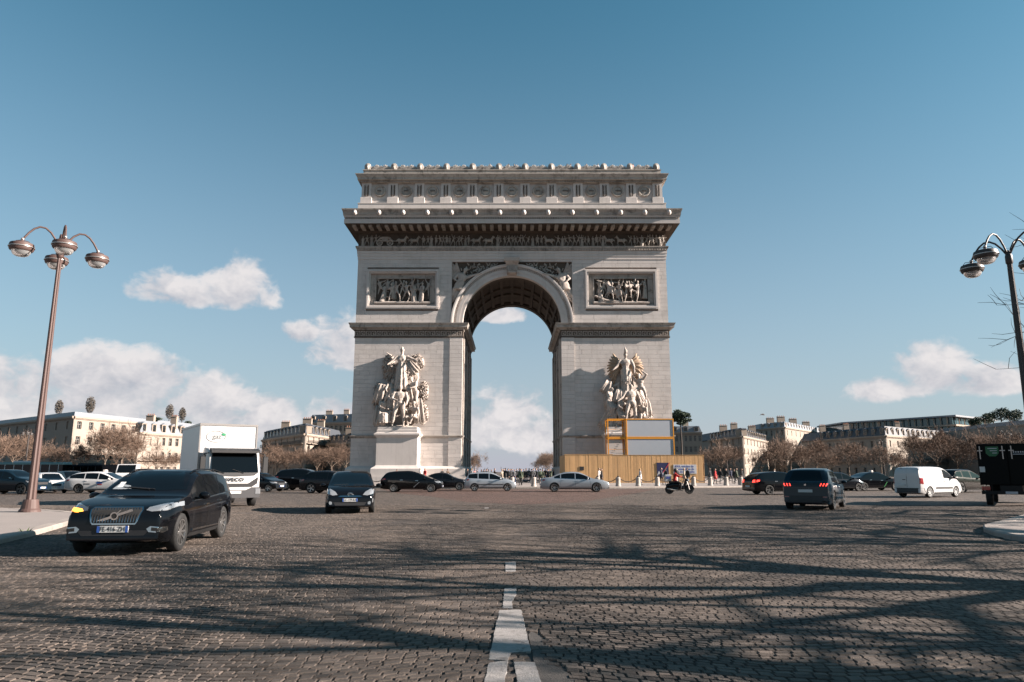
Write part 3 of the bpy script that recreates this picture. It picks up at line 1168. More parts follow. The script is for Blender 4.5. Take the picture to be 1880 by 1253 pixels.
# attic
m = MB()
m.ring([(0.30, 40.6), (0.30, 42.42), (0.36, 42.44), (0.36, 42.56), (0, 42.58)], -HX, HX, YF, YB)
A(m, 'attic_plinth', M_stone)
m = MB()
m.box(-HX + 0.1, HX - 0.1, YF + 0.4, YB - 0.4, 42.5, 46.6)
attic = A(m, 'attic_wall', M_stone)
PX = [-22.75 + 4.136 * i for i in range(12)]
pil = MB()
pil.box(-0.75, 0.75, 0, 0.6, 43.56, 46.02)
pilm = pil.mesh('attic_pilaster', M_stone)
blkm = MB().bbox(-0.88, 0.88, 0, 0.8, 42.56, 43.56, 0.03).mesh('pilaster_block', M_stone)
swd = MB()                                 # sunk ornament of a sword between two palms
swd.box(-0.05, 0.05, -0.05, 0.02, 43.75, 45.6)
swd.box(-0.16, 0.16, -0.05, 0.02, 45.25, 45.35)
for s in (-1, 1):
    for k in range(9):
        z = 43.9 + 0.2 * k
        swd.obox((s * 0.24, -0.01, z), (0.09, 0, s * 0.05), (0, 0.05, 0), (s * 0.012, 0, 0.075), 1)
    swd.tube([(s * 0.12, 0, 43.8), (s * 0.26, 0, 44.4), (s * 0.24, 0, 45.7)], 0.035, 5, mi=1)
swm = swd.mesh('palm_and_sword', [M_stone2, M_sootshade])
for x in PX:
    p = link('attic_pilaster', pilm, arch, True, (x, YF + 0.1, 0))
    link('palm_and_sword', swm, p, True, (x, YF + 0.09, 0))
    link('pilaster_block', blkm, arch, True, (x, YF - 0.12, 0))
for i in range(11):
    x = (PX[i] + PX[i + 1]) / 2
    m = MB()
    m.lathe([(0.0, -0.30), (0.62, -0.24), (0.66, -0.18), (0.70, -0.34), (0.86, -0.36), (0.95, -0.22), (0.96, 0.1)], 32, (x, YF + 0.42, 44.72), axis='y')
    sh = A(m, 'medallion', M_dirty, smooth=False)
    sharp_smooth(sh.data, 30)
    mm = MB()
    for k in range(random.randint(4, 6)):
        w = 0.075
        xx = x - 0.34 + 0.15 * k
        mm.box(xx, xx + w, YF + 0.06, YF + 0.16, 44.62, 44.84)
    A(mm, 'inscription', M_sootshade, sh)
    mm = MB()
    mm.box(PX[i] + 0.9, PX[i + 1] - 0.9, YF + 0.18, YF + 0.45, 42.56, 43.1)
    A(mm, 'dado', M_stone, attic)
m = MB()
m.ring([(-0.1, 45.95), (0.0, 46.0), (0.05, 46.3), (0.55, 46.34), (0.57, 46.68), (0.62, 46.72), (0.78, 47.0), (0.86, 47.14), (0.86, 47.22), (0.1, 47.4), (0.0, 47.4)], -HX + 0.05, HX - 0.05, YF, YB)
acor = A(m, 'attic_cornice', M_dirty)
m = MB()
for i in range(150):
    x = -23.5 + 47.0 * i / 149
    m.box(x - 0.1, x + 0.1, YF - 0.25, YF + 0.1, 46.02, 46.3)
tag(A(m, 'dentil_row', M_dirty, acor, fix=False), kind='stuff')
m = MB()
m.ring([(-0.15, 47.35), (-0.15, 48.1), (-0.05, 48.14), (-0.05, 48.26), (-0.6, 48.3)], -HX + 0.1, HX - 0.1, YF, YB)
A(m, 'parapet', M_dirty)
# crest: heads and palmettes
ch = MB()
ch.ball((0, 0, 0.55), (0.5, 0.45, 0.6), 2)
ch.ball((0, -0.36, 0.42), (0.24, 0.2, 0.32), 2)
ch.ball((0, -0.54, 0.42), (0.08, 0.1, 0.12), 1)
for k in range(14):
    a = pi * (k / 13 * 1.3 - 0.15)
    ch.ball((0.52 * cos(a), -0.08, 0.55 + 0.6 * sin(a)), (0.17, 0.2, 0.17), 1)
ch.box(-0.5, 0.5, -0.35, 0.35, 0, 0.12)
chm = remesh(ch, 0.07, 'crest_head')
chm.materials.append(M_dirty)
chm.polygons.foreach_set('use_smooth', [True] * len(chm.polygons))
pa_ = MB()
for k in range(7):
    a = pi * (0.5 + (k - 3) * 0.14)
    pa_.caps((0, 0, 0.12), 0.06, (0.42 * cos(a) * 1.1, 0, 0.12 + 0.62 * sin(a)), 0.09, 6)
pa_.box(-0.5, 0.5, -0.1, 0.1, 0, 0.1)
for s in (-1, 1):
    pa_.lathe([(0.08, -0.08), (0.16, -0.08), (0.16, 0.08), (0.08, 0.08), (0.08, -0.08)], 10, (s * 0.4, 0, 0.2), axis='y')
pam = pa_.mesh('palmette', M_dirty, smooth=False)
for i, x in enumerate(PX):
    link('crest_head', chm, arch, True, (x, YF + 0.5, 48.27), None, (0.82, 0.9, 0.92))
    if i < 11:
        for dx, sc in ((0.8, 0.85), (1.4, 1.15), (2.07, 0.95), (2.73, 1.15), (3.3, 0.85)):
            link('palmette', pam, arch, True, (x + dx, YF + 0.45, 48.27), None, (sc, sc, sc))

# ---- relief figures
RF = []
poses = [dict(la=((0.7, -0.2, 0.3), (0.5, -0.2, 0.9)), ra=((-0.5, -0.2, -0.6), (-0.1, -0.6, -0.3)), ll=((0.45, -0.1, -1), (0.1, 0, -1)), rl=((-0.5, -0.1, -1), (-0.2, 0, -1)), helmet=True),
         dict(la=((0.3, -0.4, -0.8), (-0.5, -0.6, 0.2)), ra=((-0.6, -0.2, 0.7), (-0.1, 0, 1)), ll=((0.2, -0.4, -1), (0.1, 0.3, -1)), rl=((-0.35, 0.1, -1), (-0.3, 0.2, -1)), lean=(0.2, -0.1)),
         dict(la=((0.2, -0.1, -1), (-0.1, -0.8, -0.3)), ra=((-0.2, -0.1, -1), (0.1, -0.8, -0.3)), robe=0.9, hair=2),
         dict(la=((0.9, 0, 0.1), (0.9, 0, 0.4)), ra=((-0.7, 0, -0.2), (-0.6, -0.2, 0.5)), ll=((0.6, -0.1, -0.8), (-0.2, 0.1, -1)), rl=((-0.3, 0, -1), (-0.4, 0.1, -1)), lean=(-0.25, -0.05), helmet=True),
         dict(la=((0.2, -0.3, -0.9), (0.2, -0.9, 0.1)), ra=((-0.2, 0.1, -1), (-0.1, -0.3, -0.9)), ll=((0.1, -0.3, -1), (0, 0.2, -1)), rl=((-0.1, 0.25, -1), (0, 0.4, -1)), coat=0.8, helmet=True),
         dict(la=((0.6, -0.4, -0.2), (0.2, -0.4, 0.9)), ra=((-0.6, -0.2, -0.7), (-0.5, -0.3, -0.6)), ll=((0.3, -0.9, -0.2), (0.1, 0.2, -1)), rl=((-0.3, -0.7, -0.3), (-0.1, 0.5, -0.7)), lean=(0.15, -0.2))]
for i, p in enumerate(poses):
    me = stone_figure('carved_figure', 0.045, 0.012, **p)
    me.materials.append(M_relief)
    RF.append(me)
RFL = []
for me in RF:
    c = me.copy()
    c.materials.clear()
    c.materials.append(M_stone2)
    RFL.append(c)
HORSE = horse_mesh('carved_horse', 0.06, 0.0)
HORSE.materials.append(M_relief)
HORSE_L = HORSE.copy()
HORSE_L.materials.clear()
HORSE_L.materials.append(M_stone2)
cart = MB()
cart.box(-1.3, 1.3, -0.25, 0.3, 0.75, 0.95)
cart.tube([(-1.0, 0, 0.95), (-0.7, 0, 1.35), (0.7, 0, 1.35), (1.0, 0, 0.95)], 0.2, 6)
cart.box(-0.5, 0.5, -0.2, 0.3, 0.95, 1.5)
for x in (-0.8, 0.8):
    cart.lathe([(0.36, -0.1), (0.5, -0.1), (0.5, 0.1), (0.36, 0.1), (0.36, -0.1)], 14, (x, -0.25, 0.5), axis='y')
    for k in range(4):
        a = pi * k / 4
        cart.tube([(x - 0.4 * cos(a), -0.25, 0.5 - 0.4 * sin(a)), (x + 0.4 * cos(a), -0.25, 0.5 + 0.4 * sin(a))], 0.045, 4)
cart.box(1.3, 2.2, -0.1, 0.1, 0.8, 0.9)
CART = cart.mesh('carved_cart', M_relief)
x = -23.3
i = 0
while x < 23.5:
    r = random.random()
    if i in (4, 66):
        link('carved_cart', CART, frieze, True, (x + 1.2, YF + 0.05, 35.62), None, (1.0, 1, 1.0))
        x += 3.0
    elif i in (5, 6, 20, 21, 34, 48, 49, 62, 63):
        link('carved_horse', HORSE, frieze, True, (x + 0.8, YF + 0.02, 35.62), (0, 0, 0 if x < 0 else pi), (0.78, 0.8, 0.82))
        x += 1.9
    else:
        k = random.choice((0, 1, 2, 4, 4, 3))
        s = random.uniform(0.95, 1.08)
        link('carved_figure', RF[k], frieze, True, (x + 0.3, YF + random.uniform(0.0, 0.18), 35.6), (0, 0, random.uniform(-0.6, 0.6)), (s * random.choice((-1, 1)), s, s))
        x += random.uniform(0.42, 0.75)
    i += 1

# ---- relief panels
for s in (-1, 1):
    a, b = (11.05, 22.2) if s > 0 else (-22.2, -11.05)
    z0, z1 = 25.72, 31.93
    m = MB()
    for (q0, q1, y0) in ((0.0, 0.16, -0.22), (0.16, 0.40, -0.30), (0.40, 0.62, -0.12)):
        Y0, Y1 = YF + y0, YF + 0.6
        m.box(a + q0, b - q0, Y0, Y1, z1 - q1, z1 - q0)
        m.box(a + q0, b - q0, Y0, Y1, z0 + q0, z0 + q1)
        m.box(a + q0, a + q1, Y0, Y1, z0 + q1, z1 - q1)
        m.box(b - q1, b - q0, Y0, Y1, z0 + q1, z1 - q1)
    panel = A(m, 'relief_panel', M_stone)
    m = MB()
    for (q0, q1, y0) in ((0.62, 1.30, 0.35), (1.30, 1.48, 0.2)):
        Y0, Y1 = YF + y0, YF + 0.6
        zz0, zz1 = z0 - 0.3, z1 + 0.1
        m.box(a + q0, b - q0, Y0, Y1, zz1 - q1, zz1 - q0)
        m.box(a + q0, b - q0, Y0, Y1, z0 + 0.62, zz0 + q1 + 0.1)
        m.box(a + q0, a + q1, Y0, Y1, zz0 + q1 + 0.1, zz1 - q1)
        m.box(b - q1, b - q0, Y0, Y1, zz0 + q1 + 0.1, zz1 - q1)
    A(m, 'inner_frame', M_dirty, panel)
    m = MB()
    m.box(a + 1.4, b - 1.4, YF + 0.5, YF + 0.62, z0 + 0.9, z1 - 1.2)
    A(m, 'panel_ground', M_sootshade, panel)
    m = MB()
    m.tube([(a + 1.35, YF + 0.02, z0 + 0.98), (b - 1.35, YF + 0.02, z0 + 0.98)], 0.22, 10)
    A(m, 'ledge', M_stone2, panel)
    rows = [(0.0, 0.42, 1.95, 7), (0.28, 0.15, 1.95, 6)]
    for n_, (zz, yy, sc, cnt) in enumerate(rows):
        for k in range(cnt):
            xx = a + 2.1 + (b - a - 4.2) * (k + (0.0 if n_ == 0 else 0.45)) / (cnt - 1 if n_ == 0 else cnt) + random.uniform(-0.25, 0.25)
            me = random.choice(RFL if n_ else RF)
            ss = sc * random.uniform(0.9, 1.05)
            zoff = z0 + 1.12 + (0.55 if n_ == 0 else -0.02)
            o = link('carved_figure', me, panel, True, (xx, YF + yy, zoff), (0, random.uniform(-0.25, 0.25), random.uniform(-1.0, 1.0)), (ss * random.choice((-1, 1)), ss * 0.75, ss * 0.96))
    if s > 0:
        link('carved_horse', HORSE_L, panel, True, (a + 4.2, YF + 0.2, z0 + 1.05), (0, -0.25, pi), (1.5, 1.0, 1.5))
        m = MB()
        m.tube([(a + 1.5, YF, z0 + 2.1), (a + 3.2, YF - 0.05, z0 + 1.35), (a + 5.4, YF, z0 + 1.2)], [0.16, 0.2, 0.15], 7)
        A(m, 'carved_timber', M_stone2, panel)
    # fallen figure on the ground
    for xx in (a + 3.4, b - 4.0):
        link('carved_figure', RFL[5], panel, True, (xx - 1.2, YF + 0.15, z0 + 1.35), (0, radians(78), 0.3), (1.5, 1.1, 1.5))

# ---- winged figures in the spandrels
wf = stone_figure('winged_figure', 0.035, 0.015, la=((0.8, -0.2, 0.5), (0.9, -0.1, 0.45)), ra=((-0.4, -0.3, -0.8), (0.5, -0.5, -0.3)), ll=((0.35, -0.3, -0.9), (-0.25, 0.2, -1)), rl=((-0.15, -0.1, -1), (-0.35, 0.3, -0.9)), lean=(0.12, -0.05), hair=2, fem=1, bulk=1.15, coat=0.6)
wf.materials.append(M_stone2)
wg = MB()
for k in range(10):
    t = k / 9
    tip = Vector((-0.45 - 0.5 * sin(pi * t * 0.8), 0.02 * (k % 2), 2.0 - 1.15 * t))
    mid = Vector((-0.15, 0.05, 1.45)).lerp(tip, 0.55) + Vector((-0.08, 0, 0.06))
    wg.tube([(-0.05, 0.08, 1.40), mid, tip], [0.06, 0.085, 0.03], 6)
for k in range(9):
    t = k / 8
    x0, z0 = -0.25 + 0.4 * t, 0.95
    wg.tube([(x0 * 0.6, 0, z0), (x0 - 0.1, -0.06 * (k % 2), 0.55), (x0 * 1.3 - 0.28, 0, 0.05 + 0.1 * (k % 3))], [0.05, 0.075, 0.04], 6)
wgm = wg.mesh('wing_and_drapery', M_stone2, True)
for s in (-1, 1):
    m = MB()
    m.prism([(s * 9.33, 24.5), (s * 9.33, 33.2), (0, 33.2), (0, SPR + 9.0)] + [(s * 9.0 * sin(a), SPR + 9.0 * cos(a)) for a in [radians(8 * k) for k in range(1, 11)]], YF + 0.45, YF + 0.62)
    sp = A(m, 'spandrel', M_sootshade)
    link('wing_and_drapery', wgm, sp, True, (s * 8.95, YF + 0.34, 26.1), (0, radians(s * -16), radians(s * 6)), (-s * 3.5, 1.8, 3.5))
    link('winged_figure', wf, sp, True, (s * 8.9, YF + 0.22, 26.2), (0, radians(s * -15), radians(s * 6)), (-s * 3.6, 1.8, 3.6))
    gl_ = MB()
    Rg = random.Random(31)
    for k in range(120):
        a = radians(Rg.uniform(14, 58))
        rad = 9.55 + Rg.random() ** 1.6 * 1.9
        xx, zz = rad * sin(a), SPR + rad * cos(a)
        if xx > 9.1 or zz > 32.95: continue
        th = Rg.uniform(0, 6.28)
        gl_.caps((s * xx, YF + 0.40, zz), 0.13, (s * (xx + 0.3 * cos(th)), YF + 0.30, zz + 0.3 * sin(th)), 0.07, 5)
    A(gl_, 'carved_garland', M_relief, sp, True)
    m = MB()
    m.box(s * 9.33, s * 9.18, YF + 0.02, YF + 0.5, 24.2, 33.2)
    A(m, 'spandrel_edge', M_stone, sp)

# ---- pedestals
for s in (-1, 1):
    x0, x1 = (13.4, 19.2) if s > 0 else (-19.2, -13.4)
    m = MB()
    m.ring([(0.9, 0.14), (0.9, 0.85), (0.6, 0.85), (0.6, 1.9), (0.48, 2.05), (0.2, 2.2), (0.05, 2.35), (0.0, 2.4), (0, 6.25), (0.06, 6.3), (0.12, 6.42), (0.28, 6.55), (0.34, 6.64), (0.34, 6.85), (0.1, 6.95), (0.0, 7.0), (0.0, 7.35), (-0.1, 7.4), (-0.1, 7.78)], x0, x1, 101.6, YF + 0.4)
    ped = A(m, 'pedestal', M_stone)
    for r in range(6):
        pass

# ------------------------------------------------------------------ vehicles
from mathutils.bvhtree import BVHTree
M_glass = mat('tinted_glass', (0.003, 0.004, 0.005), 0.03, spec=0.32)
M_glass2 = mat('light_glass', (0.05, 0.065, 0.075), 0.04, spec=0.7, coat=0.6)
M_tyre = mat('tyre_rubber', (0.011, 0.011, 0.011), 0.8, var=0.2, vscale=20, stain=0.5, sscale=9.0, stainc=(0.03, 0.027, 0.024))
M_rim = mat('alloy_rim', (0.42, 0.41, 0.40), 0.28, metal=0.85)
M_rimd = mat('dark_alloy_rim', (0.10, 0.10, 0.10), 0.35, metal=0.7)
M_trim = mat('black_plastic', (0.016, 0.016, 0.017), 0.55, var=0.15, vscale=15)
M_chrome = mat('chrome_trim', (0.62, 0.62, 0.62), 0.12, metal=1.0)
M_lamp = mat('headlight_lens', (0.32, 0.335, 0.35), 0.10, metal=0.35, coat=1.0)
M_lampdark = mat('headlight_bowl', (0.10, 0.11, 0.12), 0.1, metal=0.5, coat=1.0)
M_red = mat('tail_light', (0.30, 0.010, 0.012), 0.12, coat=1.0)
M_redlit = mat('lit_tail_light', (0.5, 0.01, 0.01), 0.2, emit=(1.0, 0.06, 0.04), estr=0.8)
M_amber = mat('lit_amber_indicator', (0.9, 0.3, 0.02), 0.2, emit=(1.0, 0.33, 0.04), estr=1.2)
M_plate = mat('plate_white', (0.62, 0.62, 0.60), 0.5)
M_blue = mat('plate_blue', (0.03, 0.10, 0.38), 0.5)
M_ink = mat('black_lettering', (0.012, 0.012, 0.014), 0.6)
M_dark = mat('underbody', (0.010, 0.010, 0.010), 0.9)


def paint(name, c, metal=0.0, rough=0.35, coat=None):
    coat = coat if coat is not None else (0.62 if max(c) < 0.1 else 0.8)
    return mat(name, c, rough, metal=metal, coat=coat, var=0.06, vscale=2.5, spec=0.0 if max(c) < 0.1 else 0.3, stain=0.15, sscale=3.0, stainc=tuple(x * 0.75 + 0.012 for x in c))


P_black = paint('black_car_paint', (0.004, 0.0045, 0.006))
P_navy = paint('dark_blue_car_paint', (0.006, 0.016, 0.026), 0.2)
P_dark = paint('anthracite_car_paint', (0.009, 0.010, 0.013), 0.2)
P_silver = paint('silver_car_paint', (0.38, 0.41, 0.44), 0.55, 0.32)
P_silver2 = paint('pale_silver_car_paint', (0.42, 0.45, 0.48), 0.5, 0.34)
P_white = paint('white_car_paint', (0.56, 0.55, 0.545), 0.0, 0.4)
P_brown = paint('brown_grey_car_paint', (0.016, 0.013, 0.011), 0.1)


def chaikin(P, n=2):
    for _ in range(n):
        Q = [P[0]]
        for a, b in zip(P, P[1:]):
            Q.append((a[0] * 0.75 + b[0] * 0.25, a[1] * 0.75 + b[1] * 0.25))
            Q.append((a[0] * 0.25 + b[0] * 0.75, a[1] * 0.25 + b[1] * 0.75))
        Q.append(P[-1])
        P = Q
    return P


def lerp_tab(T, x):
    if x <= T[0][0]: return T[0][1]
    for (a, va), (b, vb) in zip(T, T[1:]):
        if x <= b:
            return va + (vb - va) * (x - a) / max(1e-9, b - a)
    return T[-1][1]


CAR = {
    'suv': dict(L=4.69, W=1.90, H=1.66, wb=2.865, sh=0.06, r=0.365, tumble=0.30,
                top=[(-2.34, 0.42), (-2.34, 0.62), (-2.33, 0.88), (-2.25, 1.06), (-2.06, 1.16), (-1.72, 1.53), (-1.62, 1.60), (-1.0, 1.655), (-0.2, 1.66), (0.20, 1.615), (0.60, 1.41), (1.06, 1.115), (1.50, 1.065), (2.02, 0.965), (2.24, 0.88), (2.33, 0.74), (2.345, 0.50), (2.29, 0.34)],
                belt=[(-2.3, 1.06), (-1.8, 1.09), (0, 1.0), (1.1, 0.965), (1.7, 0.93), (2.2, 0.80)], A=0.88, D=-1.93, pil=(-0.10, -1.06), win=0.78),
    'mpv': dict(L=4.62, W=1.78, H=1.52, wb=2.78, sh=0.10, r=0.315, tumble=0.30,
                top=[(-2.30, 0.40), (-2.30, 0.60), (-2.29, 0.86), (-2.18, 1.02), (-1.98, 1.28), (-1.80, 1.42), (-1.2, 1.49), (-0.3, 1.52), (0.25, 1.47), (0.9, 1.20), (1.40, 0.985), (1.75, 0.92), (2.08, 0.80), (2.24, 0.68), (2.305, 0.52), (2.25, 0.30)],
                belt=[(-2.2, 1.02), (-1.5, 0.99), (0, 0.93), (1.2, 0.87), (1.8, 0.80), (2.2, 0.66)], A=1.22, D=-1.95, pil=(0.30, -0.85), win=0.80),
    'hatch': dict(L=3.95, W=1.70, H=1.48, wb=2.49, sh=0.06, r=0.30, tumble=0.28,
                  top=[(-1.96, 0.40), (-1.96, 0.62), (-1.94, 0.86), (-1.86, 0.98), (-1.66, 1.32), (-1.50, 1.42), (-0.9, 1.47), (-0.2, 1.48), (0.22, 1.43), (0.65, 1.18), (1.05, 0.98), (1.45, 0.90), (1.76, 0.78), (1.92, 0.64), (1.965, 0.48), (1.92, 0.30)],
                  belt=[(-1.9, 0.99), (-1.2, 0.95), (0, 0.90), (1.0, 0.86), (1.5, 0.79), (1.85, 0.66)], A=0.95, D=-1.66, pil=(-0.08, -0.92), win=0.80),
    'sedan': dict(L=5.08, W=1.87, H=1.48, wb=3.07, sh=0.05, r=0.335, tumble=0.34,
                  top=[(-2.53, 0.42), (-2.53, 0.62), (-2.52, 0.84), (-2.44, 0.98), (-1.95, 1.04), (-1.62, 1.08), (-1.05, 1.34), (-0.6, 1.46), (0.0, 1.48), (0.42, 1.43), (0.85, 1.22), (1.28, 0.99), (1.75, 0.93), (2.18, 0.84), (2.44, 0.72), (2.535, 0.56), (2.48, 0.30)],
                  belt=[(-2.5, 0.96), (-1.6, 0.99), (0, 0.93), (1.2, 0.88), (1.9, 0.82), (2.4, 0.68)], A=1.12, D=-1.50, pil=(0.05, -1.02), win=0.80),
    'wagon': dict(L=4.65, W=1.78, H=1.49, wb=2.70, sh=0.08, r=0.32, tumble=0.30,
                  top=[(-2.32, 0.40), (-2.32, 0.60), (-2.30, 0.86), (-2.20, 1.00), (-1.98, 1.20), (-1.66, 1.40), (-1.1, 1.46), (-0.3, 1.49), (0.22, 1.44), (0.75, 1.18), (1.15, 0.985), (1.65, 0.91), (2.05, 0.81), (2.24, 0.68), (2.32, 0.52), (2.26, 0.30)],
                  belt=[(-2.25, 1.0), (-1.5, 0.99), (0, 0.93), (1.1, 0.88), (1.7, 0.80), (2.2, 0.66)], A=1.02, D=-1.95, pil=(0.0, -0.92), win=0.80),
    'van': dict(L=4.38, W=1.81, H=1.81, wb=2.73, sh=-0.02, r=0.315, tumble=0.16,
                top=[(-2.185, 0.40), (-2.185, 0.60), (-2.18, 1.0), (-2.14, 1.45), (-2.08, 1.70), (-1.95, 1.785), (-1.0, 1.81), (0.1, 1.80), (0.5, 1.73), (0.85, 1.48), (1.30, 1.13), (1.60, 1.03), (1.95, 0.90), (2.11, 0.74), (2.185, 0.54), (2.13, 0.30)],
                belt=[(-2.1, 1.15), (0, 1.10), (1.0, 1.05), (1.6, 0.95), (2.1, 0.72)], A=1.12, D=0.18, pil=(), win=0.80),
}


def wheel_meshes(r, width, spokes, rim_mat, key):
    k = ('wheel', round(r, 3), spokes, rim_mat.name)
    if k in MATS:
        return MATS[k]
    rr = r * 0.70
    t = MB()
    hw = width / 2
    t.lathe([(rr - 0.01, -hw * 0.9), (rr + 0.012, -hw), (r * 0.90, -hw * 1.02), (r * 0.975, -hw * 0.86), (r, -hw * 0.6), (r, hw * 0.6), (r * 0.975, hw * 0.86), (r * 0.90, hw * 1.02), (rr + 0.012, hw), (rr - 0.01, hw * 0.9), (rr - 0.01, -hw * 0.9)], 36, axis='y')
    tm = t.mesh('tyre', M_tyre)
    sharp_smooth(tm, 40)
    q = MB()
    q.lathe([(rr, -hw * 0.9), (rr, hw * 0.92), (rr - 0.022, hw * 0.92), (rr - 0.03, hw * 0.5), (rr - 0.035, -hw * 0.9)], 36, axis='y')
    q.lathe([(0.0, hw * 0.72), (0.055, hw * 0.70), (0.075, hw * 0.55), (0.075, 0)], 16, axis='y')
    for i in range(spokes):
        for dd in ((-0.10, 0.10) if spokes <= 6 else (0.0,)):
            a = 2 * pi * i / spokes + dd
            u = Vector((cos(a), 0, sin(a)))
            w = Vector((-sin(a), 0, cos(a)))
            p0, p1 = u * 0.05 + Vector((0, hw * 0.56, 0)), u * (rr - 0.015) + Vector((0, hw * 0.74, 0))
            sw = 0.020 if spokes <= 6 else 0.017
            d = (p1 - p0) * 0.5
            q.obox((p0 + p1) / 2, d, (0, 0.014, 0), w * sw)
    q.lathe([(0.0, -0.02), (rr - 0.03, -0.02)], 24, axis='y', mi=1)
    rm = q.mesh('rim', [rim_mat, M_dark])
    sharp_smooth(rm, 35)
    MATS[k] = (tm, rm)
    return MATS[k]


def boolean_cut(me, cutters):
    o = bpy.data.objects.new('b', me)
    col.objects.link(o)
    tmp = []
    for c in cutters:
        oc = bpy.data.objects.new('c', c)
        col.objects.link(oc)
        tmp.append(oc)
        md = o.modifiers.new('b', 'BOOLEAN')
        md.operation = 'DIFFERENCE'
        md.solver = 'EXACT'
        md.object = oc
        oc.hide_render = True
    dg = bpy.context.evaluated_depsgraph_get()
    out = bpy.data.meshes.new_from_object(o.evaluated_get(dg))
    for t in tmp:
        bpy.data.objects.remove(t)
    bpy.data.objects.remove(o)
    return out


class Car:
    """one vehicle, x forward, y left; every part is a child of root"""
    def __init__(s, name, label, typ, P, loc, heading, group=None, scale=(1, 1, 1), cat='car'):
        s.sp = dict(CAR[typ])
        sx, sy, sz = scale
        s.top = chaikin([(x * sx, z * sz if z > 0.5 else z) for x, z in s.sp['top']], 2)
        for i in range(1, len(s.top)):
            if s.top[i][0] <= s.top[i - 1][0] + 0.003:
                s.top[i] = (s.top[i - 1][0] + 0.003, s.top[i][1])
        s.belt = [(x * sx, z * sz) for x, z in s.sp['belt']]
        s.W, s.L, s.H, s.wb = s.sp['W'] * sy, s.sp['L'] * sx, s.sp['H'] * sz, s.sp['wb'] * sx
        s.sh, s.r = s.sp['sh'] * sx, s.sp['r'] * (0.5 + 0.5 * sz)
        s.sx, s.sz, s.P = sx, sz, P
        # heading: unit vector of travel in the world; local +x turns to it
        s.root = tag(empty(name, (loc[0], loc[1], loc[2] if len(loc) > 2 else 0.0), atan2(heading[1], heading[0])), label, cat, group)
        s.shell()

    def hb(s, x):
        return lerp_tab(s.belt, x)

    def roof(s, x):
        return max([z for q, z in s.top if abs(q - x) < 0.08] or [0.5])

    def section(s, x, zt):
        hl = s.L / 2
        xf, xr = hl * 0.55, -hl * 0.62
        pl = 1.0
        if x > xf: pl = 1 - 0.17 * ((x - xf) / (hl - xf)) ** 2.6
        if x < xr: pl = 1 - 0.13 * ((xr - x) / (hl + xr)) ** 2.8
        wm = s.W / 2 * pl
        e = max(0.0, abs(x) / hl - 0.8) / 0.2
        zb = 0.20 + 0.07 * e * e
        zbelt = min(s.hb(x), zt - 0.006)
        h = max(0.004, zt - zbelt)
        hh = max(0.02, zbelt - zb)
        tm = s.sp['tumble']
        yr = max(0.2, 0.955 * wm - tm * h * 1.12 - 0.02)
        return [(0, zb), (0.6 * wm, zb), (0.92 * wm, zb + 0.015), (0.975 * wm, zb + min(0.1, hh * 0.2)), (0.988 * wm, zb + 0.32 * hh), (wm, zb + 0.58 * hh), (0.995 * wm, zb + 0.80 * hh), (0.982 * wm, zb + 0.93 * hh), (0.955 * wm, zbelt),
                (0.955 * wm - tm * h * 0.45, zbelt + 0.43 * h), (0.955 * wm - tm * h * 0.90, zbelt + 0.83 * h), (yr - 0.02, zbelt + 0.915 * h), (yr * 0.88, zbelt + 0.965 * h), (yr * 0.5, zbelt + 0.992 * h), (0, zt)]

    def shell(s):
        m = MB()
        n = None
        st = s.top
        for x, zt in st:
            hp = s.section(x, zt)
            ringp = [(x, y, z) for y, z in hp] + [(x, -y, z) for y, z in reversed(hp[1:-1])]
            n = len(ringp)
            m.v.extend(ringp)
        for i in range(len(st) - 1):
            for k in range(n):
                k2 = (k + 1) % n
                m.f.append((i * n + k, i * n + k2, (i + 1) * n + k2, (i + 1) * n + k))
                m.m.append(0)
        m.f.append(tuple(range(n)))
        m.f.append(tuple(reversed(range((len(st) - 1) * n, len(st) * n))))
        m.m += [0, 0]
        me = m.mesh('body', [s.P, M_dark])
        s.bvh = BVHTree.FromPolygons([v.co.copy() for v in me.vertices], [tuple(p.vertices) for p in me.polygons])
        cut = []
        for wx in (s.sh + s.wb / 2, s.sh - s.wb / 2):
            for sg in (-1, 1):
                c = MB()
                rr = s.r * 1.13
                c.lathe([(rr, 0.0), (rr, 0.6)], 28, (wx, sg * (s.W / 2 - 0.27) if sg > 0 else -s.W / 2 - 0.33, s.r * 1.01), axis='y', mi=1)
                k = len(c.v) // 2
                c.f += [tuple(range(k)), tuple(reversed(range(k, 2 * k)))]
                c.m += [1, 1]
                cut.append(c.mesh('c', [s.P, M_dark]))
        me2 = boolean_cut(me, cut)
        if len(me2.vertices) < 0.7 * len(m.v):
            print('BOOLEAN?', s.root.name, len(me2.vertices), len(m.v))
        sharp_smooth(me2, 32)
        me2.name = 'body'
        s.body = link('body', me2, s.root)

    def cast(s, a, b, view):
        if view == 'front': o, d = Vector((6, a, b)), Vector((-1, 0, 0))
        elif view == 'rear': o, d = Vector((-6, a, b)), Vector((1, 0, 0))
        elif view == 'left': o, d = Vector((a, 4, b)), Vector((0, -1, 0))
        elif view == 'right': o, d = Vector((a, -4, b)), Vector((0, 1, 0))
        else: o, d = Vector((a, b, 5)), Vector((0, 0, -1))
        h, n, i, dist = s.bvh.ray_cast(o, d)
        if h is None:
            return None, -d
        if n.dot(d) > 0: n = -n
        return h, n

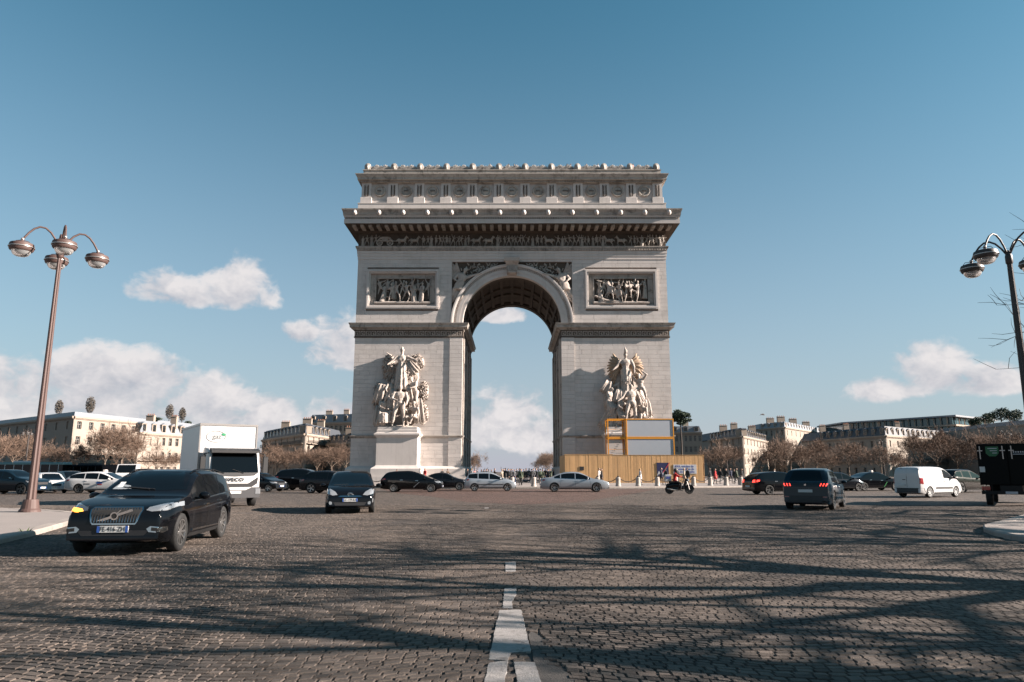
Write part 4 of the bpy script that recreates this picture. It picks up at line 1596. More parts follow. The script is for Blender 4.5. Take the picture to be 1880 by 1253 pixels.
    def decal(s, name, poly, view, mt, off=0.008, parent=None, thick=0.02, rings=3, label=None, step=0.06):
        """a raised piece that follows the body, outline given in the view's plane"""
        B = []
        for (a0, b0), (a1, b1) in zip(poly, poly[1:] + poly[:1]):
            n = max(1, int(hypot(a1 - a0, b1 - b0) / step))
            B += [(a0 + (a1 - a0) * k / n, b0 + (b1 - b0) * k / n) for k in range(n)]
        ca, cb = sum(p[0] for p in B) / len(B), sum(p[1] for p in B) / len(B)
        vs, fs = [], []
        c, cn = s.cast(ca, cb, view)
        if c is None: return None
        N = len(B)
        last = None
        for ri in range(rings + 2):
            for (a, b) in B:
                f = 1.0 if ri <= 1 else 1 - (ri - 1) / (rings + 1)
                h, nn = s.cast(ca + (a - ca) * f, cb + (b - cb) * f, view)
                if h is None:
                    h, nn = (last or (c, cn))
                last = (h, nn)
                vs.append(h + nn * (-thick if ri == 0 else off))
        vs.append(c + cn * off)
        for ri in range(rings + 1):
            for k in range(N):
                k2 = (k + 1) % N
                fs.append((ri * N + k, ri * N + k2, ri * N + N + k2, ri * N + N + k))
        b0 = (rings + 1) * N
        for k in range(N):
            fs.append((b0 + k, b0 + (k + 1) % N, len(vs) - 1))
        m = MB()
        m.add(vs, fs)
        o = m.build(name, mt, parent or s.root)
        sharp_smooth(o.data, 40)
        if label: o['label'] = label
        return o

    def side_poly(s, x0, x1, low=0.03, frac=None):
        frac = frac or s.sp['win']
        lo, hi = [], []
        n = 14
        for k in range(n + 1):
            x = x0 + (x1 - x0) * k / n
            zb = s.hb(x)
            h = s.roof_at(x) - zb
            a, b = zb + low, zb + frac * h
            if b - a > 0.03:
                lo.append((x, a))
                hi.append((x, b))
        return lo + hi[::-1]

    def roof_at(s, x):
        best = 0.3
        for (x0, z0), (x1, z1) in zip(s.top, s.top[1:]):
            a, b = min(x0, x1), max(x0, x1)
            if a <= x <= b:
                t = (x - x0) / (x1 - x0) if abs(x1 - x0) > 1e-6 else 0
                best = max(best, z0 + (z1 - z0) * t)
        return best

    def windows(s, sides=('left', 'right'), gl=None, chrome=False):
        gl = gl or M_glass
        xs = [s.sp['A'] * s.sx] + [p * s.sx for p in s.sp['pil']] + [s.sp['D'] * s.sx]
        for sd in sides:
            for i in range(len(xs) - 1):
                a, b = xs[i] - (0.0 if i == 0 else 0.04), xs[i + 1] + (0.0 if i == len(xs) - 2 else 0.03)
                s.decal('side_window', s.side_poly(b, a), sd, gl, 0.004)
            if chrome:
                x0, x1 = xs[-1], xs[0]
                n = 16
                P = [(x0 + (x1 - x0) * k / n, s.hb(x0 + (x1 - x0) * k / n) + 0.022) for k in range(n + 1)]
                s.decal('chrome_strip', P + [(x, z - 0.022) for x, z in reversed(P)], sd, M_chrome, 0.010, rings=1)

    def screen(s, view, z0, z1, w0, w1, gl=None, name=None):
        nm = name or ('windscreen' if view == 'front' else 'rear_window')
        return s.decal(nm, [(-w0, z0), (-w0 * 0.5, z0 - 0.012), (w0 * 0.5, z0 - 0.012), (w0, z0), (w1, z1), (w1 * 0.5, z1 + 0.02), (-w1 * 0.5, z1 + 0.02), (-w1, z1)], view, gl or M_glass, 0.004)

    def pair(s, name, poly, view, mt, off=0.008, sides=(1, -1), **kw):
        for sg in sides:
            s.decal(name, [(sg * a, b) for a, b in poly], view, mt, off, **kw)

    def wheels(s, spokes=5, rim=None, width=0.21):
        tm, rm = wheel_meshes(s.r, width, spokes, rim or M_rim, s)
        for wx in (s.sh + s.wb / 2, s.sh - s.wb / 2):
            for sg in (1, -1):
                w = empty('wheel', (wx, sg * (s.W / 2 - 0.125), s.r), 0 if sg > 0 else pi, s.root)
                w.rotation_euler = (0, random.uniform(0, 3), 0 if sg > 0 else pi)
                link('tyre', tm, w)
                link('rim', rm, w)

    def mirrors(s, x=None, mt=None):
        x = (x if x is not None else s.sp['A'] * s.sx - 0.18)
        z = s.hb(x) + 0.06
        for sg in (1, -1):
            m = MB()
            y = s.W / 2 * 0.955
            m.ball((x, sg * (y + 0.16), z + 0.04), (0.075, 0.115, 0.075), 2)
            m.tube([(x + 0.02, sg * (y - 0.03), z - 0.02), (x, sg * (y + 0.12), z)], 0.03, 6)
            m.build('door_mirror', mt or s.P, s.root, True)

    def seams(s, xs, sides=('left', 'right'), handles=True):
        for sd in sides:
            for x in xs:
                P = [(x + 0.008, 0.34), (x + 0.010, s.hb(x) - 0.01), (x - 0.002, s.hb(x) - 0.01), (x - 0.004, 0.34)]
                s.decal('door_seam', P, sd, M_dark, 0.0015, rings=0)
            if handles:
                for x in xs[1:]:
                    z = s.hb(x) - 0.13
                    s.decal('door_handle', [(x + 0.06, z), (x + 0.26, z), (x + 0.26, z + 0.03), (x + 0.06, z + 0.03)], sd, s.P if s.P not in (P_black,) else M_chrome, 0.03, rings=1)

    def plate(s, view, z, txt=None, w=0.52, h=0.11, y=0.0):
        p, n = s.cast(y, z, view)
        if p is None: return
        sg = 1 if view == 'front' else -1
        m = MB()
        x = p.x + sg * 0.02
        m.box(x - 0.03, x + 0.012, y - w / 2, y + w / 2, z - h / 2, z + h / 2)
        pl = m.build('number_plate', M_plate, s.root)
        for e in (-1, 1):
            m = MB()
            m.box(x - 0.01, x + sg * 0.014 + 0.0, y + e * w / 2, y + e * (w / 2 - 0.045), z - h / 2, z + h / 2)
            m.build('plate_band', M_blue, pl)
        if txt:
            me = text_mesh(txt, 0.118, 0.001, 0.0, M_ink, 'plate_lettering', 0.80)
            link('plate_lettering', me, pl, False, (x + sg * 0.016, y, z), (pi / 2, 0, pi / 2 * sg))
        else:
            m = MB()
            for k in range(7):
                if k in (2, 5): continue
                yy = y - 0.16 + k * 0.053
                m.box(x + sg * 0.0125, x + sg * 0.0150, yy - 0.016, yy + 0.016, z - 0.033, z + 0.033)
            m.build('plate_lettering', M_ink, pl)

    def bumper_black(s, z1=0.36):
        for sd in ('left', 'right'):
            a, b = s.sh + s.wb / 2 - s.r * 1.2, s.sh - s.wb / 2 + s.r * 1.2
            s.decal('sill', [(b, 0.23), (a, 0.23), (a, z1), (b, z1)], sd, M_trim, 0.006, rings=1)

    def std(s, spokes=5, rim=None, gl=None, far=False, wide=None, chrome=False, front=True, rear=True, lit=False):
        w = wide or s.W
        s.windows(gl=gl, chrome=chrome)
        s.wheels(spokes, rim)
        s.mirrors()
        xs = [s.sp['A'] * s.sx + 0.02] + [p * s.sx - 0.01 for p in s.sp['pil']]
        s.seams(xs)


def volvo_like():
    """the near black SUV"""
    fw = ground_at(318, 1013).xy
    hd = (0.121, -1.0)
    c = Car('suv_car', 'black SUV with amber indicator lit, nearest to the camera beside the left kerb', 'suv', P_black, (-7.34, 15.28, 0.026), hd, scale=(0.985, 0.975, 0.925))
    c.std(10, M_rim, chrome=True)
    c.screen('front', 1.125, 1.545, 0.74, 0.60)
    c.screen('rear', 1.18, 1.50, 0.64, 0.52)
    # grille with vertical slats and a ring badge
    gr = c.decal('grille', [(-0.396, 0.60), (-0.360, 0.55), (0.360, 0.55), (0.396, 0.60), (0.450, 0.80), (0.414, 0.845), (-0.414, 0.845), (-0.450, 0.80)], 'front', M_chrome, 0.012)
    c.decal('grille_mesh', [(-0.373, 0.605), (-0.347, 0.575), (0.347, 0.575), (0.373, 0.605), (0.423, 0.795), (0.401, 0.825), (-0.401, 0.825), (-0.423, 0.795)], 'front', M_dark, 0.020, gr)
    for k in range(-8, 9):
        y = k * 0.047
        c.decal('slat', [(y - 0.006, 0.59), (y + 0.006, 0.59), (y + 0.006 + k * 0.0006, 0.815), (y - 0.006 + k * 0.0006, 0.815)], 'front', M_chrome, 0.030, gr, rings=0, step=0.2)
    p, n = c.cast(0, 0.70, 'front')
    m = MB()
    m.lathe([(0.047, 0.0), (0.047, 0.03), (0.070, 0.03), (0.070, 0.0)], 24, (p.x + 0.02, 0, 0.70), axis='x')
    m.obox((p.x + 0.045, 0.075, 0.775), (0.006, 0, 0), (0, 0.03, 0.03), (0, -0.006, 0.006))
    m.lathe([(0.000, 0.025), (0.047, 0.025)], 20, (p.x + 0.02, 0, 0.70), axis='x', mi=1)
    m.build('badge', [M_chrome, M_dark], c.root)
    m = MB()
    m.obox((p.x + 0.038, 0.0, 0.70), (0.004, 0, 0), (0, 0.30, 0.105), (0, -0.008, 0.02))
    m.build('grille_bar', M_chrome, gr)
    # lamps: the car's right one shows amber
    hl = [(0.50, 0.79), (0.60, 0.765), (0.80, 0.78), (0.90, 0.84), (0.87, 0.92), (0.72, 0.89), (0.52, 0.835)]
    c.decal('headlight', hl, 'front', M_lamp, 0.012)
    c.decal('headlight', [(-a, b) for a, b in hl], 'front', M_lampdark, 0.012)
    c.decal('indicator', [(-0.56, 0.775), (-0.66, 0.765), (-0.84, 0.785), (-0.90, 0.85), (-0.80, 0.84), (-0.60, 0.81)], 'front', M_amber, 0.018, label='lit amber indicator')
    # lower air intake, fog lamp frames, bumper line
    c.decal('air_intake', [(-0.52, 0.36), (0.52, 0.36), (0.60, 0.45), (-0.60, 0.45)], 'front', M_trim, 0.006)
    for sg in (1, -1):
        fo = c.decal('fog_lamp_frame', [(sg * 0.60, 0.42), (sg * 0.80, 0.40), (sg * 0.84, 0.43), (sg * 0.84, 0.50), (sg * 0.62, 0.52), (sg * 0.56, 0.475)], 'front', M_chrome, 0.010)
        c.decal('fog_lamp', [(sg * 0.64, 0.44), (sg * 0.82, 0.425), (sg * 0.83, 0.48), (sg * 0.645, 0.50)], 'front', M_dark, 0.017, fo)
    c.plate('front', 0.475, 'FE-416-ZH')
    c.bumper_black(0.30)
    for sd in ('left', 'right'):
        c.decal('chrome_sill_strip', [(-0.95, 0.335), (0.92, 0.335), (0.90, 0.375), (-0.90, 0.36)], sd, M_chrome, 0.014, rings=0)
    # roof rails, aerial fin, wipers, papers on the dashboard
    for sg in (1, -1):
        m = MB()
        P = []
        for k in range(9):
            x = -1.5 + 1.75 * k / 8
            h, n = c.cast(x, sg * 0.60, 'top')
            P.append(h + Vector((0, 0, 0.022 if 0 < k < 8 else 0.0)))
        m.tube(P, 0.015, 6)
        m.build('roof_rail', P_black, c.root, True)
        m = MB()
        a, _ = c.cast(sg * 0.05 + 0.1, 1.13, 'front')
        b, _ = c.cast(sg * 0.05 - 0.42, 1.17, 'front')
        m.tube([a + Vector((0.02, 0, 0.01)), b + Vector((0.02, 0, 0.01))], 0.009, 5)
        m.build('wiper', M_trim, c.root)
    c.decal('inspection_sticker', [(-0.60, 1.17), (-0.50, 1.17), (-0.50, 1.27), (-0.60, 1.27)], 'front', M_plate, 0.006, rings=0)
    c.decal('dashboard_paper', [(-0.66, 1.135), (-0.30, 1.13), (-0.36, 1.20), (-0.60, 1.24)], 'front', mat('paper_behind_glass', (0.30, 0.32, 0.33), 0.1, coat=1.0), 0.0055, rings=0)
    m = MB()
    m.box(0.28, 0.30, -0.12, 0.12, 1.46, 1.52)
    return c


def prius_front():
    c = Car('minivan_car', 'black people carrier driving straight towards the camera beside the white truck', 'mpv', P_black, (-6.2, 28.1, 0.026), (0.20, -1.0))
    c.std(8, M_rimd)
    c.screen('front', 0.985, 1.40, 0.71, 0.56)
    c.screen('rear', 1.08, 1.36, 0.6, 0.5)
    c.pair('headlight', [(0.44, 0.66), (0.60, 0.64), (0.80, 0.70), (0.82, 0.86), (0.70, 0.86), (0.52, 0.76)], 'front', M_lamp, 0.012)
    c.decal('grille', [(-0.42, 0.60), (0.42, 0.60), (0.34, 0.635), (-0.34, 0.635)], 'front', M_chrome, 0.008, rings=1)
    c.decal('air_intake', [(-0.50, 0.30), (0.50, 0.30), (0.58, 0.41), (-0.58, 0.41)], 'front', M_trim, 0.006)
    c.pair('fog_lamp', [(0.62, 0.34), (0.70, 0.33), (0.73, 0.40), (0.70, 0.45), (0.62, 0.42)], 'front', M_lamp, 0.012)
    c.pair('day_light', [(0.765, 0.40), (0.795, 0.40), (0.80, 0.54), (0.775, 0.54)], 'front', M_lamp, 0.014, rings=0)
    p, n = c.cast(0, 0.69, 'front')
    m = MB()
    for (ry, rz, zz) in ((0.085, 0.055, 0.69), (0.035, 0.052, 0.69), (0.06, 0.024, 0.715)):
        P = [(p.x + 0.02, ry * cos(a), zz + rz * sin(a)) for a in [2 * pi * k / 20 for k in range(21)]]
        m.tube(P, 0.008, 5)
    m.build('badge', M_chrome, c.root, True)
    c.plate('front', 0.49, 'GC-129-KA')
    c.bumper_black(0.30)
    for sg in (1, -1):
        m = MB()
        a, _ = c.cast(sg * 0.62, 1.0, 'front')
        b, _ = c.cast(sg * 0.10, 1.02, 'front')
        m.tube([a + Vector((0.02, 0, 0.0)), b + Vector((0.02, 0, 0.0))], 0.009, 5)
        m.build('wiper', M_trim, c.root)
    return c


def tail_lamps(c, poly, lit=False):
    c.pair('tail_light', poly, 'rear', M_redlit if lit else M_red, 0.012)


def suv_rear():
    c = Car('crossover_car', 'dark blue crossover seen from behind with three red tail light claws lit', 'suv', P_navy, (12.65, 30.3, 0.026), (sin(radians(32)), cos(radians(32))), scale=(0.95, 0.97, 0.98))
    c.std(5, M_rim, chrome=True)
    z = 0.98
    c.screen('rear', 1.17 * z, 1.52 * z, 0.62, 0.50)
    c.screen('front', 1.12, 1.52, 0.72, 0.58)
    c.decal('tailgate_band', [(-0.72, 0.90), (0.72, 0.90), (0.70, 1.04), (-0.70, 1.04)], 'rear', M_trim, 0.006)
    for sg in (1, -1):
        for k in range(3):
            y = 0.56 + 0.105 * k
            c.decal('tail_light', [(sg * (y - 0.035), 0.92), (sg * (y + 0.005), 0.92), (sg * (y + 0.05), 1.02), (sg * (y + 0.01), 1.02)], 'rear', M_redlit, 0.014, rings=0, label='lit red tail light claw')
    c.plate('rear', 0.74)
    m = MB()
    p, n = c.cast(0, 0.97, 'rear')
    m.lathe([(0.0, -0.02), (0.04, -0.02), (0.04, 0.02)], 12, (p.x - 0.01, 0, 0.97), axis='x')
    m.build('badge', M_chrome, c.root)
    c.decal('rear_bumper', [(-0.80, 0.30), (0.80, 0.30), (0.82, 0.55), (-0.82, 0.55)], 'rear', M_trim, 0.008)
    c.pair('reflector', [(0.62, 0.50), (0.78, 0.50), (0.78, 0.53), (0.62, 0.53)], 'rear', M_red, 0.014, rings=0)
    c.bumper_black(0.36)
    for sd in ('left', 'right'):
        c.decal('chrome_sill_strip', [(-0.85, 0.37), (0.85, 0.37), (0.85, 0.40), (-0.85, 0.40)], sd, M_chrome, 0.012, rings=0)
    return c


def side_car(name, label, typ, P, px, py, heading=(1, 0), scale=(1, 1, 1), spokes=5, rim=None, group='cars circling the square', Y=None, taxi=False, gl=None, lit=False, headl=True, face=None, chrome=False):
    p = ground_at(px, py)
    if Y: p = p * (Y / p.y)
    c = Car(name, label, typ, P, (p.x, p.y, 0.004), heading, group, scale)
    c.std(spokes, rim, gl, chrome=chrome)
    sz = scale[2]
    hz = lerp_tab(c.belt, c.L * 0.42)
    z0 = c.hb(c.sp['A'] * c.sx) + 0.06
    c.screen('front', z0 + 0.02, c.H - 0.11, c.W * 0.39, c.W * 0.31)
    if typ != 'van':
        c.screen('rear', c.hb(-c.L * 0.4) + 0.10, c.H - 0.15, c.W * 0.35, c.W * 0.28)
    hl = c.W / 2
    c.pair('headlight', [(hl * 0.55, hz - 0.10), (hl * 0.90, hz - 0.09), (hl * 0.95, hz + 0.02), (hl * 0.6, hz - 0.01)], 'front', M_lamp, 0.014)
    for sd in ('left', 'right'):
        xh = c.L / 2
        c.decal('headlight_side', [(xh - 0.55, hz + 0.06), (xh - 0.22, hz - 0.06), (xh - 0.20, hz - 0.12), (xh - 0.42, hz - 0.07)], sd, M_lamp, 0.010, rings=1)
    zt = lerp_tab(c.belt, -c.L * 0.45)
    c.pair('tail_light', [(hl * 0.60, zt - 0.22), (hl * 0.90, zt - 0.22), (hl * 0.88, zt - 0.04), (hl * 0.62, zt - 0.06)], 'rear', M_redlit if lit else M_red, 0.012)
    for sd in ('left', 'right'):
        xh = -c.L / 2
        c.decal('tail_light_side', [(xh + 0.16, zt - 0.20), (xh + 0.38, zt - 0.14), (xh + 0.40, zt - 0.05), (xh + 0.20, zt - 0.05)], sd, M_redlit if lit else M_red, 0.010, rings=1)
    c.decal('grille', [(-hl * 0.42, hz - 0.22), (hl * 0.42, hz - 0.22), (hl * 0.48, hz - 0.06), (-hl * 0.48, hz - 0.06)], 'front', M_trim, 0.012)
    c.plate('front', 0.43)
    c.plate('rear', 0.55)
    c.bumper_black(0.29)
    if taxi:
        m = MB()
        h, n = c.cast(0.0, 0.0, 'top')
        m.bbox(-0.10, 0.10, -0.17, 0.17, h.z - 0.01, h.z + 0.15, 0.03)
        m.build('taxi_light', mat('taxi_sign_white', (0.75, 0.68, 0.62), 0.4), c.root)
    return c


volvo_like()
prius_front()
suv_rear()
c = side_car('sedan_car', 'long silver saloon passing in front of the wooden hoarding', 'sedan', P_silver, 1054, 902, (1, -0.02), (1.03, 1.0, 1.02), 7, Y=55.5, chrome=True)
c = side_car('hatchback_car', 'small silver hatchback passing under the opening of the arch', 'hatch', P_silver2, 900, 900, (1, 0.03), (1.03, 1, 1.0), 5, Y=57.5)
c.decal('side_moulding', [(-1.1, 0.50), (1.05, 0.50), (1.05, 0.55), (-1.1, 0.55)], 'right', M_trim, 0.014, rings=0)
c = side_car('people_carrier_car', 'black people carrier in profile with pale bodywork scratch before the left pier', 'mpv', P_black, 757, 900, (1, -0.02), (1.0, 1, 1.04), 9, Y=55.0)
c.decal('pale_stripe', [(0.20, 0.36), (0.26, 0.36), (0.66, 0.74), (0.62, 0.74)], 'right', P_silver, 0.010, rings=0)
side_car('dark_sedan_car', 'dark saloon half hidden behind the black people carrier near the arch', 'sedan', P_dark, 813, 897, (1, 0.0), (0.9, 0.96, 0.97), 7, Y=60.5)
side_car('black_minivan_car', 'tall black minivan left of the arch beside a dark SUV', 'mpv', P_black, 560, 898, (1, -0.05), (1.04, 1.05, 1.16), 6, Y=60.0)
side_car('dark_suv_car', 'dark SUV peeking out behind the black people carrier that faces the camera', 'suv', P_dark, 611, 903, (1, -0.12), (0.94, 0.97, 0.95), 5, Y=52.0)
side_car('estate_car', 'black estate car with red tail light left of the dark blue crossover', 'wagon', P_black, 1432, 907, (1, 0.20), (1.0, 1.02, 1.02), 5, M_rimd, Y=49.0, lit=True)
c = side_car('taxi_car', 'black taxi saloon with roof light between the crossover and the white van', 'sedan', P_black, 1602, 902, (1, 0.22), (0.94, 0.98, 1.0), 8, Y=59.0, taxi=True)
c.decal('green_stripe', [(0.35, 0.30), (0.41, 0.30), (0.72, 0.70), (0.67, 0.70)], 'right', mat('green_strip', (0.03, 0.22, 0.06), 0.4), 0.010, rings=0)
side_car('brown_suv_car', 'dark brown SUV between the white van and the black truck', 'suv', P_brown, 1766, 900, (1, 0.45), (0.98, 1, 1.02), 5, M_rimd, Y=54.0)
side_car('red_lit_car', 'dark car with red light showing behind the dark blue crossover', 'hatch', P_dark, 1538, 899, (1, 0.25), (1, 1, 1), 5, M_rimd, Y=58.0, lit=True)

# left side traffic
c = side_car('white_taxi_car', 'white estate taxi with dark lettering on the doors and roof light', 'wagon', P_white, 190, 901, (1, 0.0), (1.03, 1.0, 1.02), 5, M_rimd, Y=52.0, taxi=True)
for (x0, x1, z0, z1, mt) in ((-0.95, -0.52, 0.62, 0.68, M_ink), (-0.05, 0.36, 0.68, 0.80, M_blue), (0.02, 0.34, 0.58, 0.66, mat('door_print', (0.35, 0.05, 0.06), 0.5))):
    c.decal('door_lettering', [(x0, z0), (x1, z0), (x1, z1), (x0, z1)], 'right', mt, 0.006, rings=0)
side_car('dark_blue_suv_car', 'dark blue SUV at the left frame edge behind the lamp post', 'suv', P_navy, 22, 900, (1, -0.15), (1.0, 1, 1.0), 5, M_rimd, Y=50.0)
side_car('white_car', 'white saloon with dark grille just right of the lamp post foot', 'hatch', P_white, 88, 898, (0.7, -0.72), (1.05, 1.02, 0.98), 5, Y=53.0)
side_car('black_city_car', 'black city car behind the white estate taxi', 'hatch', P_black, 130, 896, (0.75, -0.6), (1.0, 1, 1.06), 5, Y=58.0)
side_car('grey_blue_car', 'grey blue car behind the white saloon by the lamp post', 'hatch', P_dark, 98, 893, (0.6, -0.8), (1, 1, 1), 5, Y=66.0)
side_car('car_behind_truck', 'dark car peeking out at the right side of the white truck', 'hatch', P_dark, 477, 897, (0.95, -0.3), (1, 1, 1), 5, Y=56.0)


def berlingo():
    p = ground_at(1700, 919)
    c = Car('delivery_van', 'white windowless delivery van seen from behind on the right', 'van', P_white, (25.25, 44.0, 0.004), (sin(radians(60)), cos(radians(60))), cat='van')
    c.windows()
    c.wheels(7, mat('hubcap_silver', (0.5, 0.5, 0.5), 0.4, metal=0.4))
    c.mirrors(1.0, M_trim)
    c.screen('front', 1.16, 1.62, 0.72, 0.62)
    c.decal('rear_bumper', [(-0.86, 0.28), (0.86, 0.28), (0.86, 0.56), (-0.86, 0.56)], 'rear', M_trim, 0.014)
    c.decal('door_gap', [(-0.005, 0.58), (0.012, 0.58), (0.012, 1.72), (-0.005, 1.72)], 'rear', M_dark, 0.003, rings=0)
    c.decal('door_handle', [(0.08, 1.02), (0.26, 1.02), (0.26, 1.06), (0.08, 1.06)], 'rear', M_trim, 0.02, rings=0)
    c.decal('door_hinge_cover', [(0.30, 1.70), (0.42, 1.70), (0.42, 1.73), (0.30, 1.73)], 'rear', M_trim, 0.01, rings=0)
    c.pair('tail_light', [(0.76, 0.78), (0.86, 0.78), (0.85, 1.16), (0.77, 1.16)], 'rear', M_red, 0.02)
    for sd in ('left', 'right'):
        c.decal('tail_light_side', [(-2.16, 0.80), (-2.06, 0.80), (-2.06, 1.14), (-2.13, 1.14)], sd, M_red, 0.01, rings=1)
        c.decal('side_moulding', [(-0.78, 0.50), (0.98, 0.50), (0.95, 0.62), (-0.74, 0.62)], sd, M_trim, 0.014, rings=1)
        c.decal('slide_rail', [(-1.75, 1.08), (-1.15, 1.08), (-1.15, 1.11), (-1.75, 1.11)], sd, M_dark, 0.006, rings=0)
        for x in (0.12, -0.05):
            c.decal('door_handle', [(x, 0.93), (x + 0.13, 0.93), (x + 0.13, 0.96), (x, 0.96)], sd, M_trim, 0.015, rings=0)
        c.decal('door_seam', [(0.13, 0.36), (0.142, 0.36), (0.142, 1.62), (0.13, 1.62)], sd, M_dark, 0.002, rings=0)
        c.decal('door_seam', [(-1.0, 0.36), (-0.988, 0.36), (-0.988, 1.62), (-1.0, 1.62)], sd, M_dark, 0.002, rings=0)
        c.decal('sill', [(-0.95, 0.23), (0.95, 0.23), (0.95, 0.30), (-0.95, 0.30)], sd, M_trim, 0.004, rings=0)
    c.plate('rear', 0.72, w=0.5, y=0.36)
    c.pair('headlight', [(0.58, 0.80), (0.82, 0.84), (0.84, 0.98), (0.64, 0.94)], 'front', M_lamp, 0.012)


berlingo()

# ------------------------------------------------------------------ buildings round the square
def hx(px, Y):
    return (px - 940.0) / 1327.3 * Y


M_wallc = mat('cream_stone_wall', (0.305, 0.258, 0.215), 0.9, var=0.14, vscale=0.25, stain=0.3, sscale=0.12, stainc=(0.24, 0.19, 0.155), streak=0.2)
M_wallg = mat('grey_stone_wall', (0.31, 0.265, 0.22), 0.9, var=0.14, vscale=0.25, stain=0.3, sscale=0.12, stainc=(0.2, 0.165, 0.14), streak=0.2)
M_trimw = mat('stone_trim', (0.34, 0.275, 0.22), 0.9, var=0.1, vscale=0.4)
M_slate = mat('slate_roof', (0.05, 0.055, 0.065), 0.6, var=0.2, vscale=0.8)
M_zinc = mat('zinc_roof', (0.20, 0.215, 0.235), 0.5, var=0.15, vscale=0.5)
M_pane = mat('window_pane', (0.02, 0.022, 0.024), 0.1, spec=0.5)
M_wframe = mat('window_frame_white', (0.42, 0.38, 0.34), 0.7)
M_brick = mat('chimney_brick', (0.28, 0.13, 0.08), 0.9, var=0.2, vscale=1.0)
M_iron = mat('balcony_iron', (0.02, 0.02, 0.022), 0.6)
M_pent = mat('penthouse_glass', (0.05, 0.09, 0.11), 0.06, spec=0.7)
M_awn = mat('pale_awning', (0.42, 0.36, 0.31), 0.9)

WIN = {}


def window_mesh(w, h):
    k = (round(w, 2), round(h, 2))
    if k not in WIN:
        m = MB()
        m.box(-w / 2, w / 2, 0.04, 0.08, 0, h, 0)
        t = 0.07
        m.box(-w / 2, -w / 2 + t, 0.0, 0.06, 0, h, 1)
        m.box(w / 2 - t, w / 2, 0.0, 0.06, 0, h, 1)
        m.box(-t / 2, t / 2, 0.0, 0.06, 0, h, 1)
        m.box(-w / 2, w / 2, 0.0, 0.055, h - t, h, 1)
        m.box(-w / 2, w / 2, 0.0, 0.055, h * 0.62, h * 0.62 + t * 0.8, 1)
        WIN[k] = m.mesh('window', [M_pane, M_wframe])
    return WIN[k]


def facade(root, p0, p1, z1, floors, bays, wm, win=(1.15, 2.0), ground=True, balcony=(), depth=0.45):
    """wall with real openings between p0 and p1 (left to right as seen); returns nothing"""
    p0, p1 = Vector((*p0, 0)), Vector((*p1, 0))
    u = (p1 - p0)
    L = u.length
    u.normalize()
    n = Vector((u.y, -u.x, 0))              # towards the viewer
    fh = z1 / floors
    rot = atan2(u.y, u.x)
    M = Matrix.Translation(p0) @ Matrix.Rotation(rot, 4, 'Z')
    m = MB()
    bw = L / bays
    ww, wh = min(win[0], bw * 0.55), min(win[1], fh * 0.66)
    for f in range(floors):
        za = f * fh
        zs, ze = za + fh * 0.20, za + fh * 0.20 + wh
        m.box(0, L, 0, depth, za, zs)
        m.box(0, L, 0, depth, ze, za + fh)
        for b in range(bays + 1):
            xa = 0 if b == 0 else (b - 0.5) * bw + ww / 2
            xb = L if b == bays else (b + 0.5) * bw - ww / 2
            m.box(xa, xb, 0, depth, zs, ze)
    m.xf(M)
    m.build('wall', wm, root, world=True)
    # bands between floors and the cornice
    t = MB()
    t.box(-0.15, L + 0.15, -0.5, 0.1, z1 - 0.35, z1 + 0.15)
    t.box(-0.05, L + 0.05, -0.25, 0.1, z1 - 0.6, z1 - 0.352)
    t.xf(M)
    t.build('cornice', M_trimw, root, world=True)
    t = MB()
    t.box(-0.05, L + 0.05, -0.18, 0.1, fh - 0.12, fh + 0.1)
    t.xf(M)
    t.build('string_course', M_trimw, root, world=True)
    wme = window_mesh(ww, wh)
    for f in range(floors):
        for b in range(bays):
            q = p0 + u * ((b + 0.5) * bw) - n * 0.28
            link('window', wme, root, True, (q.x, q.y, f * fh + fh * 0.20), (0, 0, rot))
    for f in balcony:
        t = MB()
        z = f * fh + fh * 0.16
        t.box(0.3, L - 0.3, -0.75, 0.05, z - 0.14, z)
        t.box(0.3, L - 0.3, -0.75, -0.71, z + 0.85, z + 0.92, 1)
        k = 0.3
        while k < L - 0.3:
            t.box(k, k + 0.04, -0.74, -0.71, z, z + 0.86, 1)
            k += 0.28
        t.xf(M)
        t.build('balcony', [M_trimw, M_iron], root, world=True)


